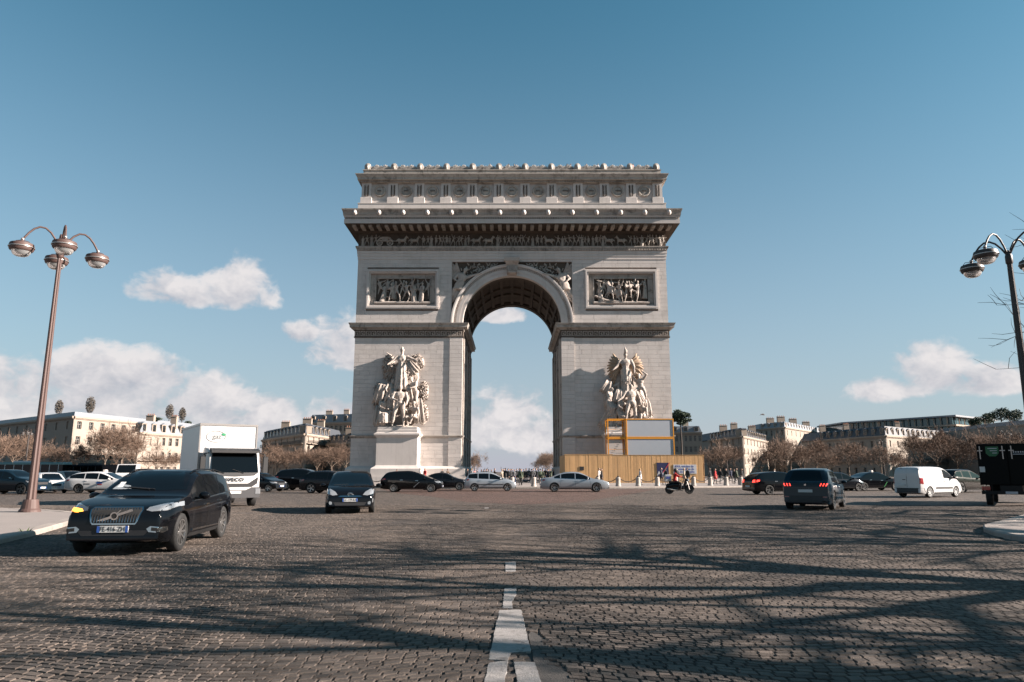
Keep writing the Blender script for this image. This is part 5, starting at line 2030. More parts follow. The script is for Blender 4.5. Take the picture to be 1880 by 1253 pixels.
def mansard(root, pts, z0, h, inset, rm, dormers=0, top=None):
    """sloping roof over the polyline of facades, closed at the back"""
    P = [Vector((*p, 0)) for p in pts]
    c = sum(P, Vector()) / len(P) + Vector((0, 14, 0))
    back = [P[-1] + Vector((0, 16, 0)), P[0] + Vector((0, 16, 0))]
    Q = P + back
    ctr = sum(Q, Vector()) / len(Q)
    I = []
    n = len(Q)
    for i, p in enumerate(Q):
        d = (ctr - p)
        d.z = 0
        I.append(p + d.normalized() * inset)
    m = MB()
    vs = [(p.x, p.y, z0) for p in Q] + [(p.x, p.y, z0 + h) for p in I]
    fs = [(i, (i + 1) % n, n + (i + 1) % n, n + i) for i in range(n)] + [tuple(range(n, 2 * n))]
    m.add(vs, fs)
    roof = m.build('roof', rm, root, world=True)
    if dormers:
        for i in range(len(P) - 1):
            a, b = P[i], P[i + 1]
            u = (b - a)
            L = u.length
            u.normalize()
            rot = atan2(u.y, u.x)
            k = max(1, round(L / dormers))
            for j in range(k):
                q = a + u * (L * (j + 0.5) / k)
                nn = Vector((u.y, -u.x, 0))
                d = MB()
                d.box(-0.75, 0.75, 0.15, 2.2, z0 + 0.15, z0 + min(h * 0.8, 2.3), 0)
                d.prism([(-0.9, z0 + min(h * 0.8, 2.3)), (0.9, z0 + min(h * 0.8, 2.3)), (0, z0 + min(h * 0.8, 2.3) + 0.45)], 0.05, 2.2, 'y', 1)
                d.box(-0.5, 0.5, 0.10, 0.2, z0 + 0.4, z0 + min(h * 0.8, 2.3) - 0.2, 2)
                d.xf(Matrix.Translation(q) @ Matrix.Rotation(rot, 4, 'Z'))
                d.build('dormer', [M_trimw, rm, M_pane], roof, world=True)
    return roof


def chimney(roof, x, y, z, w=2.2, h=1.6, mt=None):
    m = MB()
    m.box(x - w / 2, x + w / 2, y - 0.5, y + 0.5, z - 1.5, z + h)
    m.box(x - w / 2 - 0.1, x + w / 2 + 0.1, y - 0.6, y + 0.6, z + h, z + h + 0.15)
    for k in range(4):
        xx = x - w / 2 + w * (k + 0.5) / 4
        m.tube([(xx, y, z + h + 0.15), (xx, y, z + h + 0.6)], 0.13, 6, mi=1)
    m.build('chimney', [mt or M_trimw, M_brick], roof, world=True)


def house(name, label, corners, z1, floors, bays, wm, roof_h=2.6, inset=1.4, rm=None, dormers=4.5, balcony=(), chim=(), win=(1.15, 2.0)):
    pts = [(hx(px, Y), Y) for px, Y in corners]
    base = pts[len(pts) // 2]
    root = tag(empty(name, (base[0], base[1], 0)), label, 'building')
    for i in range(len(pts) - 1):
        facade(root, pts[i], pts[i + 1], z1, floors, bays[i], wm, win, balcony=balcony)
    # solid core behind the openings
    P = [Vector((*p, 0)) for p in pts]
    Q = P + [P[-1] + Vector((0, 16, 0)), P[0] + Vector((0, 16, 0))]
    ctr = sum(Q, Vector()) / len(Q)
    m = MB()
    I = [p + (ctr - p).normalized() * 0.6 for p in Q]
    m.prism([(p.x, p.y) for p in I], 0, z1, 'z')
    m.build('core', wm, root, world=True)
    rf = mansard(root, pts, z1 + 0.12, roof_h, inset, rm or M_slate, dormers)
    for (px, Y, dz, w) in chim:
        chimney(rf, hx(px, Y), Y, z1 + roof_h + dz, w)
    return root, rf


# left of the arch
bA, rfA = house('stone_building', 'long pale stone building with rooftop terrace trees behind the left lamp post', [(-60, 232), (125, 185), (345, 232)], 15.6, 4, [11, 12], M_wallc, 1.2, 0.7, M_zinc, 0, win=(1.5, 2.0))
m = MB()
for i in range(2):
    pass
house('hotel_building', 'cream town house with grey dormer roof behind the bare trees left of the truck', [(249, 180), (338, 196)], 11.2, 3, [7], M_wallc, 3.0, 1.6, M_zinc, 3.2, (1,), [(268, 186, 0.0, 2.0), (312, 192, 0.2, 1.6)])
house('mansion_building', 'pale corner town house with dark slate roof and white dormers left of the arch', [(478, 244), (557, 202), (606, 226)], 12.0, 4, [7, 5], M_wallc, 3.0, 1.6, M_slate, 4.0, (2, 3), [(520, 225, 0.2, 2.6), (560, 212, 0.3, 2.6), (585, 222, 0.4, 2.2)])
house('shaded_building', 'brown shaded block with slate roof just left of the arch foot', [(598, 216), (660, 196)], 9.6, 3, [7], M_wallg, 2.6, 1.4, M_slate, 3.5, (), [(640, 204, 0.0, 2.4)])
house('rear_building', 'tall zinc roofed building peeking over the corner town house left of the arch', [(560, 262), (660, 256)], 19.0, 5, [12], M_wallg, 3.0, 1.6, M_zinc, 4.0, (), [(600, 268, 0.3, 2.5), (632, 266, 0.5, 2.0)])
# right of the arch
house('grey_building', 'grey building half hidden behind the yellow framed containers', [(1232, 252), (1292, 250)], 15.0, 4, [7], M_wallg, 2.2, 1.2, M_zinc, 4.0, (), [(1262, 256, 0.2, 2.0)])
house('white_building', 'white corner building with dark mansard and four window rows right of the hoarding', [(1304, 272), (1366, 240), (1412, 284)], 13.2, 4, [6, 8], M_wallc, 2.8, 1.5, M_slate, 3.6, (), [(1332, 260, 0.3, 2.6), (1352, 252, 0.5, 2.2), (1385, 264, 0.3, 2.6)], win=(1.2, 2.1))
house('brown_building', 'brown terrace with many chimneys behind the bare trees', [(1398, 300), (1446, 285), (1512, 330)], 19.0, 5, [5, 9], M_wallg, 2.2, 1.2, M_zinc, 4.0, (), [(1420, 296, 0.4, 3.0), (1440, 290, 0.6, 3.0), (1462, 300, 0.4, 3.0), (1486, 318, 0.4, 3.0)])
house('shaded_mansion_building', 'shaded town house with dark mansard behind the black taxi', [(1506, 262), (1632, 228), (1780, 270)], 12.8, 3, [8, 12], M_wallg, 3.0, 1.6, M_slate, 4.0, (1,), [(1516, 262, 0.6, 2.0), (1560, 250, 0.3, 1.8), (1655, 242, 0.4, 1.6)])
house('far_right_building', 'stone block with terraces at the right edge behind the black truck', [(1768, 250), (1905, 212)], 15.5, 4, [12], M_wallc, 1.2, 0.8, M_zinc, 0)


def modern():
    Y = 280
    root = tag(empty('glass_penthouse', (hx(1700, Y), Y, 0)), 'modern building with glazed penthouse storeys above the old roofs on the right', 'building')
    pts = [(hx(1560, 300), 300), (hx(1762, 262), 262), (hx(1835, 285), 285)]
    z = 0
    for k, (z0, z1, out, mt) in enumerate(((0, 15.5, 0, M_wallg), (15.5, 16.1, 1.0, M_trimw), (16.1, 18.0, -0.8, M_pent), (18.0, 18.6, 1.2, M_trimw), (18.6, 21.4, -1.0, M_pent), (21.4, 22.0, 1.6, M_zinc))):
        P = [Vector((*p, 0)) for p in pts] + [Vector((pts[2][0], pts[2][1] + 25, 0)), Vector((pts[0][0], pts[0][1] + 25, 0))]
        c = sum(P, Vector()) / len(P)
        Q = [p + (p - c).normalized() * out for p in P]
        m = MB()
        m.prism([(p.x, p.y) for p in Q], z0 + 0.001, z1, 'z')
        m.build(['wall', 'slab', 'glazing', 'slab', 'glazing', 'roof'][k], mt, root, world=True)
    for i in range(2):
        a, b = Vector((*pts[i], 0)), Vector((*pts[i + 1], 0))
        n = 18 if i == 0 else 8
        for k in range(n + 1):
            p = a.lerp(b, k / n)
            m = MB()
            m.box(p.x - 0.12, p.x + 0.12, p.y - 0.1, p.y + 0.3, 16.1, 21.4)
            m.build('mullion', M_trimw, root, world=True)


modern()

# ------------------------------------------------------------------ trees
M_bark = mat('plane_bark', (0.17, 0.13, 0.10), 0.9, var=0.4, vscale=3.0)
M_twig = mat('brown_twigs', (0.16, 0.105, 0.075), 0.9, var=0.3, vscale=0.5, rnd=0.35)
M_bark2 = mat('dark_bark', (0.05, 0.042, 0.036), 0.9, var=0.3, vscale=3.0)
M_leaf = mat('evergreen_needles', (0.022, 0.042, 0.022), 0.8, var=0.4, vscale=0.7, rnd=0.4)
M_leafy = mat('grey_evergreen', (0.10, 0.085, 0.07), 0.8, var=0.3, vscale=1.5, rnd=0.4)


def gen_tree(seed, H, spread=0.75, levels=4, trunk_r=0.26, clear=0.22, twigs=5, twig_r=0.011, up=0.55, twig_len=1.0, thick=(0.42, 0.6)):
    R = random.Random(seed)
    tr, cr = MB(), MB()

    def limb(p, d, ln, r, lev, mb):
        pts, rad = [p], [r]
        q = p.copy()
        dd = d.copy()
        n = 4
        for i in range(n):
            dd = (dd + Vector((R.uniform(-1, 1), R.uniform(-1, 1), R.uniform(-0.6, 1) * up)) * 0.17).normalized()
            q = q + dd * ln / n
            pts.append(q.copy())
            rad.append(r * (1 - 0.62 * (i + 1) / n))
        mb.tube(pts, rad, 6 if lev == 0 else (5 if lev < 2 else 3), False)
        if lev >= levels:
            for k in range(twigs):
                b = pts[R.randint(1, n)]
                v = (dd + Vector((R.uniform(-1, 1), R.uniform(-1, 1), R.uniform(-0.7, 1)))).normalized()
                l2 = R.uniform(0.4, 1.0) * twig_len
                c = b + v * l2 * 0.55 + Vector((0, 0, 0.06))
                cr.tube([b, c, c + (v + Vector((R.uniform(-.5, .5), R.uniform(-.5, .5), R.uniform(-.2, .6)))).normalized() * l2 * 0.5], [twig_r, twig_r * 0.8, twig_r * 0.45], 3, False)
            return
        kids = 3 if lev else 6
        for k in range(kids + (R.random() < 0.5)):
            t = R.uniform(0.35, 1.0) if lev else R.uniform(0.55, 1.0)
            i = min(n - 1, int(t * n))
            b = pts[i].lerp(pts[i + 1], t * n - i)
            a = 2 * pi * (k / kids + R.uniform(-0.12, 0.12)) + seed
            o, w = perp(dd)
            out = (o * cos(a) + w * sin(a))
            v = (dd * R.uniform(0.35, 0.9) + out * R.uniform(0.6, 1.1) * spread * 1.3 + Vector((0, 0, up * 0.35))).normalized()
            limb(b, v, ln * R.uniform(0.55, 0.78), max(twig_r * 1.3, r * (1 - 0.5 * t) * R.uniform(*thick)), lev + 1, cr if lev >= 1 else tr)
    limb(Vector((0, 0, -0.1)), Vector((0, 0, 1)), H * 0.46, trunk_r, 0, tr)
    return tr, cr


TREES = []
for sd in range(5):
    tr, cr = gen_tree(11 + sd * 3, 10.0, 0.8, 4, 0.24, twigs=7, twig_r=0.020, twig_len=1.1)
    TREES.append((tr.mesh('trunk', M_bark, True, False), cr.mesh('crown', M_twig, False, False)))


def bare_tree(px, Y, sc, k, label, group='bare trees round the square', rz=None, dense=1.0):
    x = hx(px, Y)
    root = tag(empty('bare_tree', (x, Y, 0), rz if rz is not None else random.uniform(0, 6.28)), label, 'tree', group)
    root.scale = (sc * dense, sc * dense, sc)
    link('trunk', TREES[k % 5][0], root)
    link('crown', TREES[k % 5][1], root)
    return root


left_px = [(-14, 150, 1.0), (22, 156, 1.1), (62, 160, 0.8), (104, 152, 0.85), (150, 150, 0.75), (192, 146, 1.2), (220, 150, 1.25), (246, 160, 0.95), (286, 164, 0.7), (322, 160, 0.6), (-40, 156, 0.9),
           (486, 180, 0.75), (506, 172, 0.85), (530, 178, 0.8), (556, 170, 0.75), (582, 176, 0.8), (608, 168, 0.85), (634, 172, 0.85)]
right_px = [(1300, 190, 0.8), (1322, 178, 1.0), (1350, 186, 0.85), (1398, 184, 0.75), (1424, 176, 1.0), (1450, 186, 1.1), (1476, 178, 0.95), (1500, 188, 1.05), (1522, 176, 0.7), (1560, 165, 0.95), (1618, 172, 0.85), (1650, 178, 0.75), (1690, 160, 1.05),
            (1722, 152, 1.15), (1760, 158, 1.0), (1806, 156, 1.1), (1846, 150, 1.2), (1880, 156, 1.0)]
avenue_px = [(868, 330, 0.9), (872, 270, 0.9), (994, 330, 0.95), (1002, 290, 0.95), (1008, 260, 0.9), (1015, 230, 0.85), (988, 400, 0.9)]
ORD = ['first', 'second', 'third', 'fourth', 'fifth', 'sixth', 'seventh', 'eighth', 'ninth', 'tenth', 'eleventh', 'twelfth', 'thirteenth', 'fourteenth', 'fifteenth', 'sixteenth', 'seventeenth', 'eighteenth', 'nineteenth', 'twentieth', 'twenty-first']
for i, (px, Y, sc) in enumerate(left_px):
    lab = f'{ORD[i]} bare brown tree from the left frame edge, before the long pale building' if px < 400 else f'{ORD[i - 11]} bare brown tree right of the white truck, before the corner town house'
    bare_tree(px, Y, sc, i, lab, 'bare trees left of the arch')
for i, (px, Y, sc) in enumerate(right_px):
    bare_tree(px, Y, sc, i + 2, f'{ORD[i]} bare brown tree counted rightwards from the wooden hoarding', 'bare trees right of the arch')
for i, (px, Y, sc) in enumerate(avenue_px):
    bare_tree(px, Y, sc, i + 1, f'distant bare tree seen through the arch, {ORD[sorted(q[0] for q in avenue_px).index(px)]} from the left pier', 'bare trees seen through the arch')

# the big bare trees on the right pavement, mostly outside the frame, whose shadows cross the setts
for i, (x, y, H, sd, lab) in enumerate(((27.0, 26.5, 13.5, 71, 'tall bare plane tree with thin twigs reaching in behind the right lamp post'), (19.0, 3.9, 15.0, 83, 'tall bare plane tree on the right pavement casting the nearest branch shadows'),
                                        (21.0, 7.4, 15.5, 95, 'tall bare plane tree on the right pavement casting the middle branch shadows'), (26.5, 13.0, 15.0, 101, 'tall bare plane tree on the right pavement casting the farther branch shadows'), (30.0, 20.0, 15.0, 117, 'tall bare plane tree on the right pavement casting the farthest branch shadows'))):
    tr, cr = gen_tree(sd, H, 0.8, 4, 0.52 if i else 0.3, twigs=4, twig_r=0.013, up=0.35, twig_len=1.1, thick=(0.62, 0.84) if i else (0.42, 0.6))
    root = tag(empty('plane_tree', (x, y, 0.14), 0.7 * i), lab, 'tree', 'plane trees on the right pavement')
    tr.build('trunk', M_bark2, root, True, fix=False)
    cr.build('crown', M_bark2, root, False, fix=False)

# pine beside the monument and roof garden trees
def leafy(name, label, x, y, z0, blobs, trunk, lm, n=900, size=0.28, seed=1, cat='tree', group=None):
    R = random.Random(seed)
    root = tag(empty(name, (x, y, z0)), label, cat, group)
    m = MB()
    m.tube(trunk[0], trunk[1], 6, False)
    m.build('trunk', M_bark2, root)
    c = MB()
    tot = sum(b[3] * b[4] * b[5] for b in blobs)
    for (bx, by, bz, rx, ry, rz) in blobs:
        for k in range(int(n * rx * ry * rz / tot)):
            v = Vector((R.gauss(0, 1), R.gauss(0, 1), R.gauss(0, 1))).normalized() * (R.random() ** 0.4)
            p = Vector((bx + v.x * rx, by + v.y * ry, bz + v.z * rz))
            a = Vector((R.uniform(-1, 1), R.uniform(-1, 1), R.uniform(-1, 1))).normalized()
            u, w = perp(a)
            s = size * R.uniform(0.6, 1.3)
            c.add([p - u * s, p + w * s * 0.5, p + u * s, p - w * s * 0.5], [(0, 1, 2, 3)])
    c.build('crown', lm, root, fix=False)
    return root


p = at(1250, 800, 160)
leafy('pine_tree', 'dark green flat topped pine beside the right end of the arch', p.x, 160, 0, [(0, 0, 14.1, 2.3, 2.0, 0.7), (-1.0, 0.2, 13.2, 1.6, 1.5, 0.7), (1.2, 0, 12.9, 1.5, 1.3, 0.5), (0.2, 0, 12.3, 1.1, 1.1, 0.7), (-0.5, 0, 14.9, 1.0, 1.0, 0.4), (1.7, 0, 13.7, 0.9, 0.9, 0.35)],
      ([(0, 0, 0), (0.1, 0, 8), (0, 0, 14)], [0.3, 0.2, 0.08]), M_leaf, 2600, 0.22, 3)
for px, H, Y in ((95, 4.4, 205), (153, 4.9, 200), (302, 5.0, 224), (326, 4.6, 232)):
    x = hx(px, Y)
    leafy('topiary_tree', {95: 'egg shaped bare topiary tree, leftmost on the roof terrace', 153: 'egg shaped bare topiary tree above the corner of the pale building', 302: 'egg shaped bare topiary tree, second from right on the roof terrace', 326: 'egg shaped bare topiary tree, rightmost on the roof terrace'}[px],
          x, Y, 16.8, [(0, 0, 0.6 + H * 0.55, H * 0.25, H * 0.25, H * 0.50)], ([(0, 0, 0), (0, 0, 1.2)], [0.12, 0.1]), M_leafy, 1500, 0.17, int(px), group='roof terrace trees')
for k, (px, Y, w, h, z) in enumerate(((128, 200, 2.2, 0.7, 16.8), (275, 216, 2.5, 0.6, 16.7), (338, 236, 1.2, 0.9, 16.7))):
    leafy('roof_shrub', ['low dark hedge on the terrace of the pale building corner', 'low green hedge along the terrace edge of the long pale building', 'small round shrub at the far end of the roof terrace'][k], hx(px, Y), Y, z, [(0, 0, 0.5, w, 1.0, h)], ([(0, 0, 0), (0, 0, 0.5)], [0.1, 0.08]), M_leaf, 700, 0.2, 40 + k, 'shrub', 'roof terrace shrubs')
for k, (px, Y, r, z) in enumerate(((1800, 240, 2.0, 16.5), (1826, 236, 2.2, 17.5), (1850, 226, 2.6, 18.0), (1874, 222, 2.4, 17.2))):
    leafy('roof_tree', ['leftmost dark bushy tree on the roof garden at the right edge', 'second dark bushy tree from the left on the right roof garden', 'tallest dark bushy tree on the right roof garden', 'dark bushy tree on the roof garden cut by the right frame edge'][k], hx(px, Y), Y, z, [(0, 0, 1.4, r, r, r * 0.8), (r * 0.5, 0, 2.2, r * 0.6, r * 0.6, r * 0.6)], ([(0, 0, -1), (0, 0, 1.4)], [0.2, 0.12]), M_leaf, 1200, 0.26, 60 + k, group='roof garden trees on the right')

# ------------------------------------------------------------------ lamp posts
M_rust = mat('rose_brown_lamp_paint', (0.082, 0.046, 0.039), 0.65, var=0.12, vscale=3.0)
M_dlamp = mat('dark_lamp_metal', (0.03, 0.022, 0.02), 0.5)
M_bowl = mat('lamp_glass_bowl', (0.75, 0.76, 0.76), 0.08, trans=0.75, spec=0.5)
M_refl = mat('lamp_reflector', (0.45, 0.42, 0.40), 0.3, metal=0.6)


def lamp_post(name, label, loc, rz, H=10.35, heads=4, post=None, group=None, arm=1.18, thin=1.0):
    post = post or M_rust
    root = tag(empty(name, loc, rz), label, 'street lamp', group)
    m = MB()
    m.lathe([(0.34, 0.0), (0.33, 0.06), (0.28, 0.12), (0.24, 0.36), (0.22, 0.42), (0.0, 0.42)], 20)
    m.build('foot', post, root)
    m = MB()
    Hp = H - 0.9
    n = 16
    prof = []
    for i, z in enumerate((0.4, 0.9, Hp * 0.5, Hp)):
        r = (0.185, 0.165, 0.125, 0.085)[i] * thin
        prof.append([(r * (1.0 if k % 4 else 0.78) * cos(2 * pi * k / n), r * (1.0 if k % 4 else 0.78) * sin(2 * pi * k / n), z) for k in range(n)])
    vs = [p for row in prof for p in row]
    fs = [(i * n + k, i * n + (k + 1) % n, (i + 1) * n + (k + 1) % n, (i + 1) * n + k) for i in range(3) for k in range(n)]
    m.add(vs, fs)
    m.build('pole', post, root)
    m = MB()
    m.lathe([(0.0, Hp + 0.35), (0.06, Hp + 0.3), (0.12, Hp + 0.1), (0.12, Hp - 0.15), (0.09, Hp - 0.2)], 16)
    m.build('collar', post, root, True)
    for k in range(heads):
        a = 2 * pi * k / heads
        u = Vector((cos(a), sin(a), 0))
        m = MB()
        P = [Vector((0, 0, Hp)) + u * (arm * t) + Vector((0, 0, 0.85 * sin(pi * min(1, t * 0.93)) ** 0.8 if t > 0 else 0)) for t in (0, 0.06, 0.16, 0.3, 0.45, 0.6, 0.74, 0.86, 0.95, 1.0)]
        m.tube(P, 0.035, 8)
        m.build('arm', post, root, True)
        c = P[-1]
        h0 = len(P)
        hd = MB()
        hd.lathe([(0.0, 0.02), (0.06, 0.02), (0.06, -0.06), (0.30, -0.12), (0.44, -0.18), (0.46, -0.24), (0.46, -0.31), (0.445, -0.315)], 24, c)
        hd.lathe([(0.455, -0.315), (0.49, -0.32), (0.49, -0.35), (0.455, -0.355)], 24, c, 1)
        hd.lathe([(0.455, -0.355), (0.45, -0.44), (0.40, -0.50), (0.36, -0.50)], 24, c)
        for q in range(3):
            aa = 2 * pi * q / 3 + 0.4
            hd.tube([c + Vector((0, 0, 0.0)), c + Vector((0.26 * cos(aa), 0.26 * sin(aa), -0.02)), c + Vector((0.36 * cos(aa), 0.36 * sin(aa), -0.15))], 0.014, 5)
        HS = Matrix.Translation(c) @ Matrix.Scale(0.84, 4) @ Matrix.Translation(-c)
        lan = hd.xf(HS).build('lantern', [post, M_refl], root)
        sharp_smooth(lan.data, 40)
        b = MB()
        b.lathe([(0.37, -0.49), (0.345, -0.58), (0.28, -0.67), (0.17, -0.725), (0.0, -0.745)], 24, c)
        b.xf(HS).build('glass_bowl', M_bowl, lan, True)
        b = MB()
        b.lathe([(0.36, -0.485), (0.20, -0.42), (0.0, -0.40)], 20, c)
        b.xf(HS).build('reflector', M_refl, lan, True)
        b = MB()
        b.ball(c + Vector((0, 0, 0.03)), 0.06, 2)
        b.build('joint', M_refl, lan, True)
    return root


L1 = lamp_post('street_lamp', 'rose brown four armed street lamp on the left pavement', (-16.55, 25.05, 0.145), radians(38), H=10.15, thin=0.86)
L2 = lamp_post('street_lamp', 'dark four armed street lamp cut by the right frame edge', (18.15, 25.0, 0.145), radians(25), post=M_dlamp, H=9.9, arm=1.35)
far0 = None
for px, Y, lab in ((45, 150, 'dark distant street lamp left of the rose brown lamp post'), (268, 190, 'slim distant street lamp before the cream town house'), (547, 250, 'slim distant street lamp before the corner town house left of the arch'), (1336, 230, 'distant street lamp before the white corner building'), (1470, 222, 'distant street lamp among the bare trees right of the white corner building'),
                   (1624, 196, 'distant street lamp behind the black taxi'), (1852, 156, 'distant street lamp above the black truck')):
    if far0 is None:
        far0 = lamp_post('street_lamp', lab, (hx(px, Y), Y, 0), 0.3, post=M_dlamp, group='distant street lamps', thin=1.3)
    else:
        o = copy_tree(far0)
        o.location = (hx(px, Y), Y, 0)
        o['label'] = lab

# ------------------------------------------------------------------ hoarding, containers, bollards
M_plank = mat('pine_planks', (0.60, 0.355, 0.16), 0.75, var=0.16, vscale=1.2, rnd=0.16, streak=0.3, stainc=(0.22, 0.12, 0.05))
M_yel = mat('yellow_steel', (0.85, 0.34, 0.012), 0.5, var=0.08, vscale=2)
M_grey = mat('grey_panel', (0.44, 0.47, 0.51), 0.6, var=0.06, vscale=1.5)
M_navy = mat('navy_board', (0.012, 0.014, 0.075), 0.5)
M_signw = mat('white_board', (0.55, 0.55, 0.56), 0.5)
M_signb = mat('blue_lettering', (0.05, 0.08, 0.32), 0.6)
M_signr = mat('red_stroke', (0.55, 0.03, 0.06), 0.5)

HY = 90.0
hoard = tag(empty('wooden_hoarding', (15.0, HY, 0.145)), 'tall fence of upright pine planks round the foot of the right pier', 'hoarding')
pl = MB().bbox(-0.09, 0.09, -0.02, 0.02, 0, 1, 0.004).mesh('plank', M_plank)
x = 6.7
while x < 23.9:
    link('plank', pl, hoard, True, (x, HY + random.uniform(-0.006, 0.006), 0.15), None, (1.0, 1.0, 3.42 + (0.03 if x < 12.6 else -0.04) + random.uniform(-0.012, 0.012)))
    x += 0.187
y = HY + 0.12
while y < HY + 9.5:
    link('plank', pl, hoard, True, (6.6, y, 0.15), (0, 0, pi / 2), (1.0, 1.0, 3.44))
    link('plank', pl, hoard, True, (23.95, y, 0.15), (0, 0, pi / 2), (1.0, 1.0, 3.38))
    y += 0.187
m = MB()
m.box(6.5, 12.7, HY - 0.05, HY + 0.06, 3.6, 3.66)
m.box(12.72, 24.02, HY - 0.05, HY + 0.06, 3.53, 3.585)
m.build('capping_rail', M_plank, hoard, world=True)
for z in (0.9, 2.6):
    m = MB()
    m.box(6.7, 23.9, HY + 0.03, HY + 0.1, z, z + 0.1)
    m.build('cross_rail', M_plank, hoard, world=True)
# boards fixed to the hoarding
a, b = at(1205.5, 850, HY), at(1228, 874.6, HY)
sg = tag(empty('navy_sign', ((a.x + b.x) / 2, HY - 0.05, b.z)), 'square navy sign with white letters and a red diagonal stroke on the hoarding', 'sign')
m = MB()
m.box(a.x, b.x, HY - 0.07, HY - 0.03, b.z, a.z)
m.build('board', M_navy, sg, world=True)
w = b.x - a.x
me = text_mesh('AXA', w * 0.46, 0.004, 0.02, M_signw, 'lettering', 0.98)
link('lettering', me, sg, True, (a.x + w * 0.48, HY - 0.078, b.z + w * 0.22), (pi / 2, 0, 0))
m = MB()
m.obox((b.x - w * 0.22, HY - 0.085, a.z - w * 0.42), (w * 0.30, 0, w * 0.42), (0, 0.006, 0), (-w * 0.022, 0, w * 0.016))
m.build('red_stroke', M_signr, sg, world=True)
a, b = at(1236, 853.4, HY), at(1279, 870.2, HY)
sg = tag(empty('white_sign', ((a.x + b.x) / 2, HY - 0.05, b.z)), 'white notice board with three lines of blue lettering on the hoarding', 'sign')
m = MB()
m.box(a.x, b.x, HY - 0.07, HY - 0.03, b.z, a.z)
m.build('board', M_signw, sg, world=True)
hh = a.z - b.z
for k, t in enumerate(('AXA, mécène de', 'la restauration de', "l'Arc de Triomphe")):
    me = text_mesh(t, hh * 0.33, 0.003, 0.006, M_signb, 'lettering', 0.92)
    link('lettering', me, sg, True, ((a.x + b.x) / 2 - 0.1, HY - 0.076, a.z - hh * (0.2 + 0.29 * k)), (pi / 2, 0, 0))
a, b = at(1064, 857, HY), at(1072, 864, HY)
m = MB()
m.box(a.x, b.x, HY - 0.06, HY - 0.03, b.z, a.z)
tag(m.build('notice_plate', M_trim), 'small dark notice plate on the left part of the wooden hoarding', 'notice')


def container(name, label, x0, x1, y0, y1, z0, z1, panels=True, group=None):
    root = tag(empty(name, ((x0 + x1) / 2, (y0 + y1) / 2, z0)), label, 'container', group)
    t = 0.13
    for xx in (x0, x1 - t):
        for yy in (y0, y1 - t):
            m = MB()
            m.box(xx, xx + t, yy, yy + t, z0, z1)
            m.build('corner_post', M_yel, root, world=True)
    for zz in (z0, z1 - t):
        for yy in (y0, y1 - t):
            m = MB()
            m.box(x0 + t, x1 - t, yy + 0.004, yy + t - 0.004, zz + 0.002, zz + t)
            m.build('rail', M_yel, root, world=True)
        for xx in (x0, x1 - t):
            m = MB()
            m.box(xx + 0.004, xx + t - 0.004, y0 + t, y1 - t, zz + 0.002, zz + t)
            m.build('rail', M_yel, root, world=True)
    m = MB()
    m.box(x0 + 0.05, x1 - 0.05, y0 + 0.05, y1 - 0.05, z0 + 0.02, z0 + 0.1)
    m.build('floor', M_grey, root, world=True)
    if panels:
        m = MB()
        m.box(x0 + t, x1 - t, y0 + 0.05, y0 + 0.09, z0 + t, z1 - t)
        m.build('wall_panel', M_grey, root, world=True)
        for xx in (x0 + 0.05, x1 - 0.09):
            m = MB()
            m.box(xx, xx + 0.04, y0 + t, y1 - t, z0 + t, z1 - t)
            m.build('side_panel', M_grey, root, world=True)
        m = MB()
        m.box(x0 + 0.02, x1 - 0.02, y0 + 0.02, y1 - 0.02, z1 - 0.03, z1 + 0.02)
        m.build('roof_panel', M_grey, root, world=True)
    return root


CY = 94.5
xa, xb, xc = hx(1155, CY) * 0.985, hx(1245, CY) * 0.985, hx(1120, CY) * 0.985
container('site_container', 'upper grey site container in a yellow steel frame', xa, xb, CY, CY + 2.5, 5.92, 8.42, group='site containers')
container('site_container', 'lower grey site container in a yellow steel frame behind the hoarding', xa, xb, CY, CY + 2.5, 3.3, 5.88, group='site containers')
container('site_container', 'grey site container wholly behind the hoarding at ground level', xa, xb, CY, CY + 2.5, 0.15, 3.26, group='site containers')
st = None
for k, (z0, z1) in enumerate(((0.15, 3.26), (3.3, 5.88), (5.92, 8.42))):
    st = container('stair_module', ['lowest open yellow stair frame behind the hoarding', 'middle open yellow stair frame left of the containers', 'topmost open yellow stair frame left of the containers'][k], xc, xa - 0.05, CY + 0.1, CY + 2.4, z0, z1, False, 'stair frames')
    for i in range(9):
        m = MB()
        xx = xc + 0.25 + (xa - xc - 0.7) * i / 9
        zz = z0 + 0.2 + (z1 - z0 - 0.3) * i / 9
        m.box(xx, xx + 0.26, CY + 1.2, CY + 2.1, zz, zz + 0.05)
        m.build('step', M_grey, st, world=True)
    for zz in (0.6, 1.1):
        m = MB()
        m.tube([(xc + 0.1, CY + 0.2, z0 + zz), (xa - 0.15, CY + 0.2, z0 + zz)], 0.03, 6)
        m.build('hand_rail', M_yel if zz > 1 else M_grey, st, world=True)

# bollards and chains on the round island
M_boll = mat('bollard_stone', (0.42, 0.37, 0.33), 0.85, var=0.2, vscale=4.0, stain=0.5, sscale=2.0, stainc=(0.18, 0.15, 0.13))
M_chain = mat('chain_iron', (0.02, 0.017, 0.015), 0.6)
bm_ = MB()
bm_.lathe([(0.26, 0.0), (0.26, 0.12), (0.23, 0.15), (0.215, 0.72), (0.23, 0.76), (0.19, 0.84), (0.0, 0.86)], 18)
bme = bm_.mesh('shaft', M_boll)
sharp_smooth(bme, 35)
bc = MB()
bc.lathe([(0.09, 0.84), (0.10, 0.92), (0.06, 0.98), (0.0, 1.0)], 12)
bc.lathe([(0.03, 0.0), (0.07, 0.0), (0.07, 0.04), (0.03, 0.04)], 8, (0.12, 0, 0.88), axis='x')
bce = bc.mesh('iron_cap', M_chain)
chm_ = {}
BR = 47.6
angs = [radians(270 + 2.45 * k) for k in range(-23, 24)]
cnt = {}
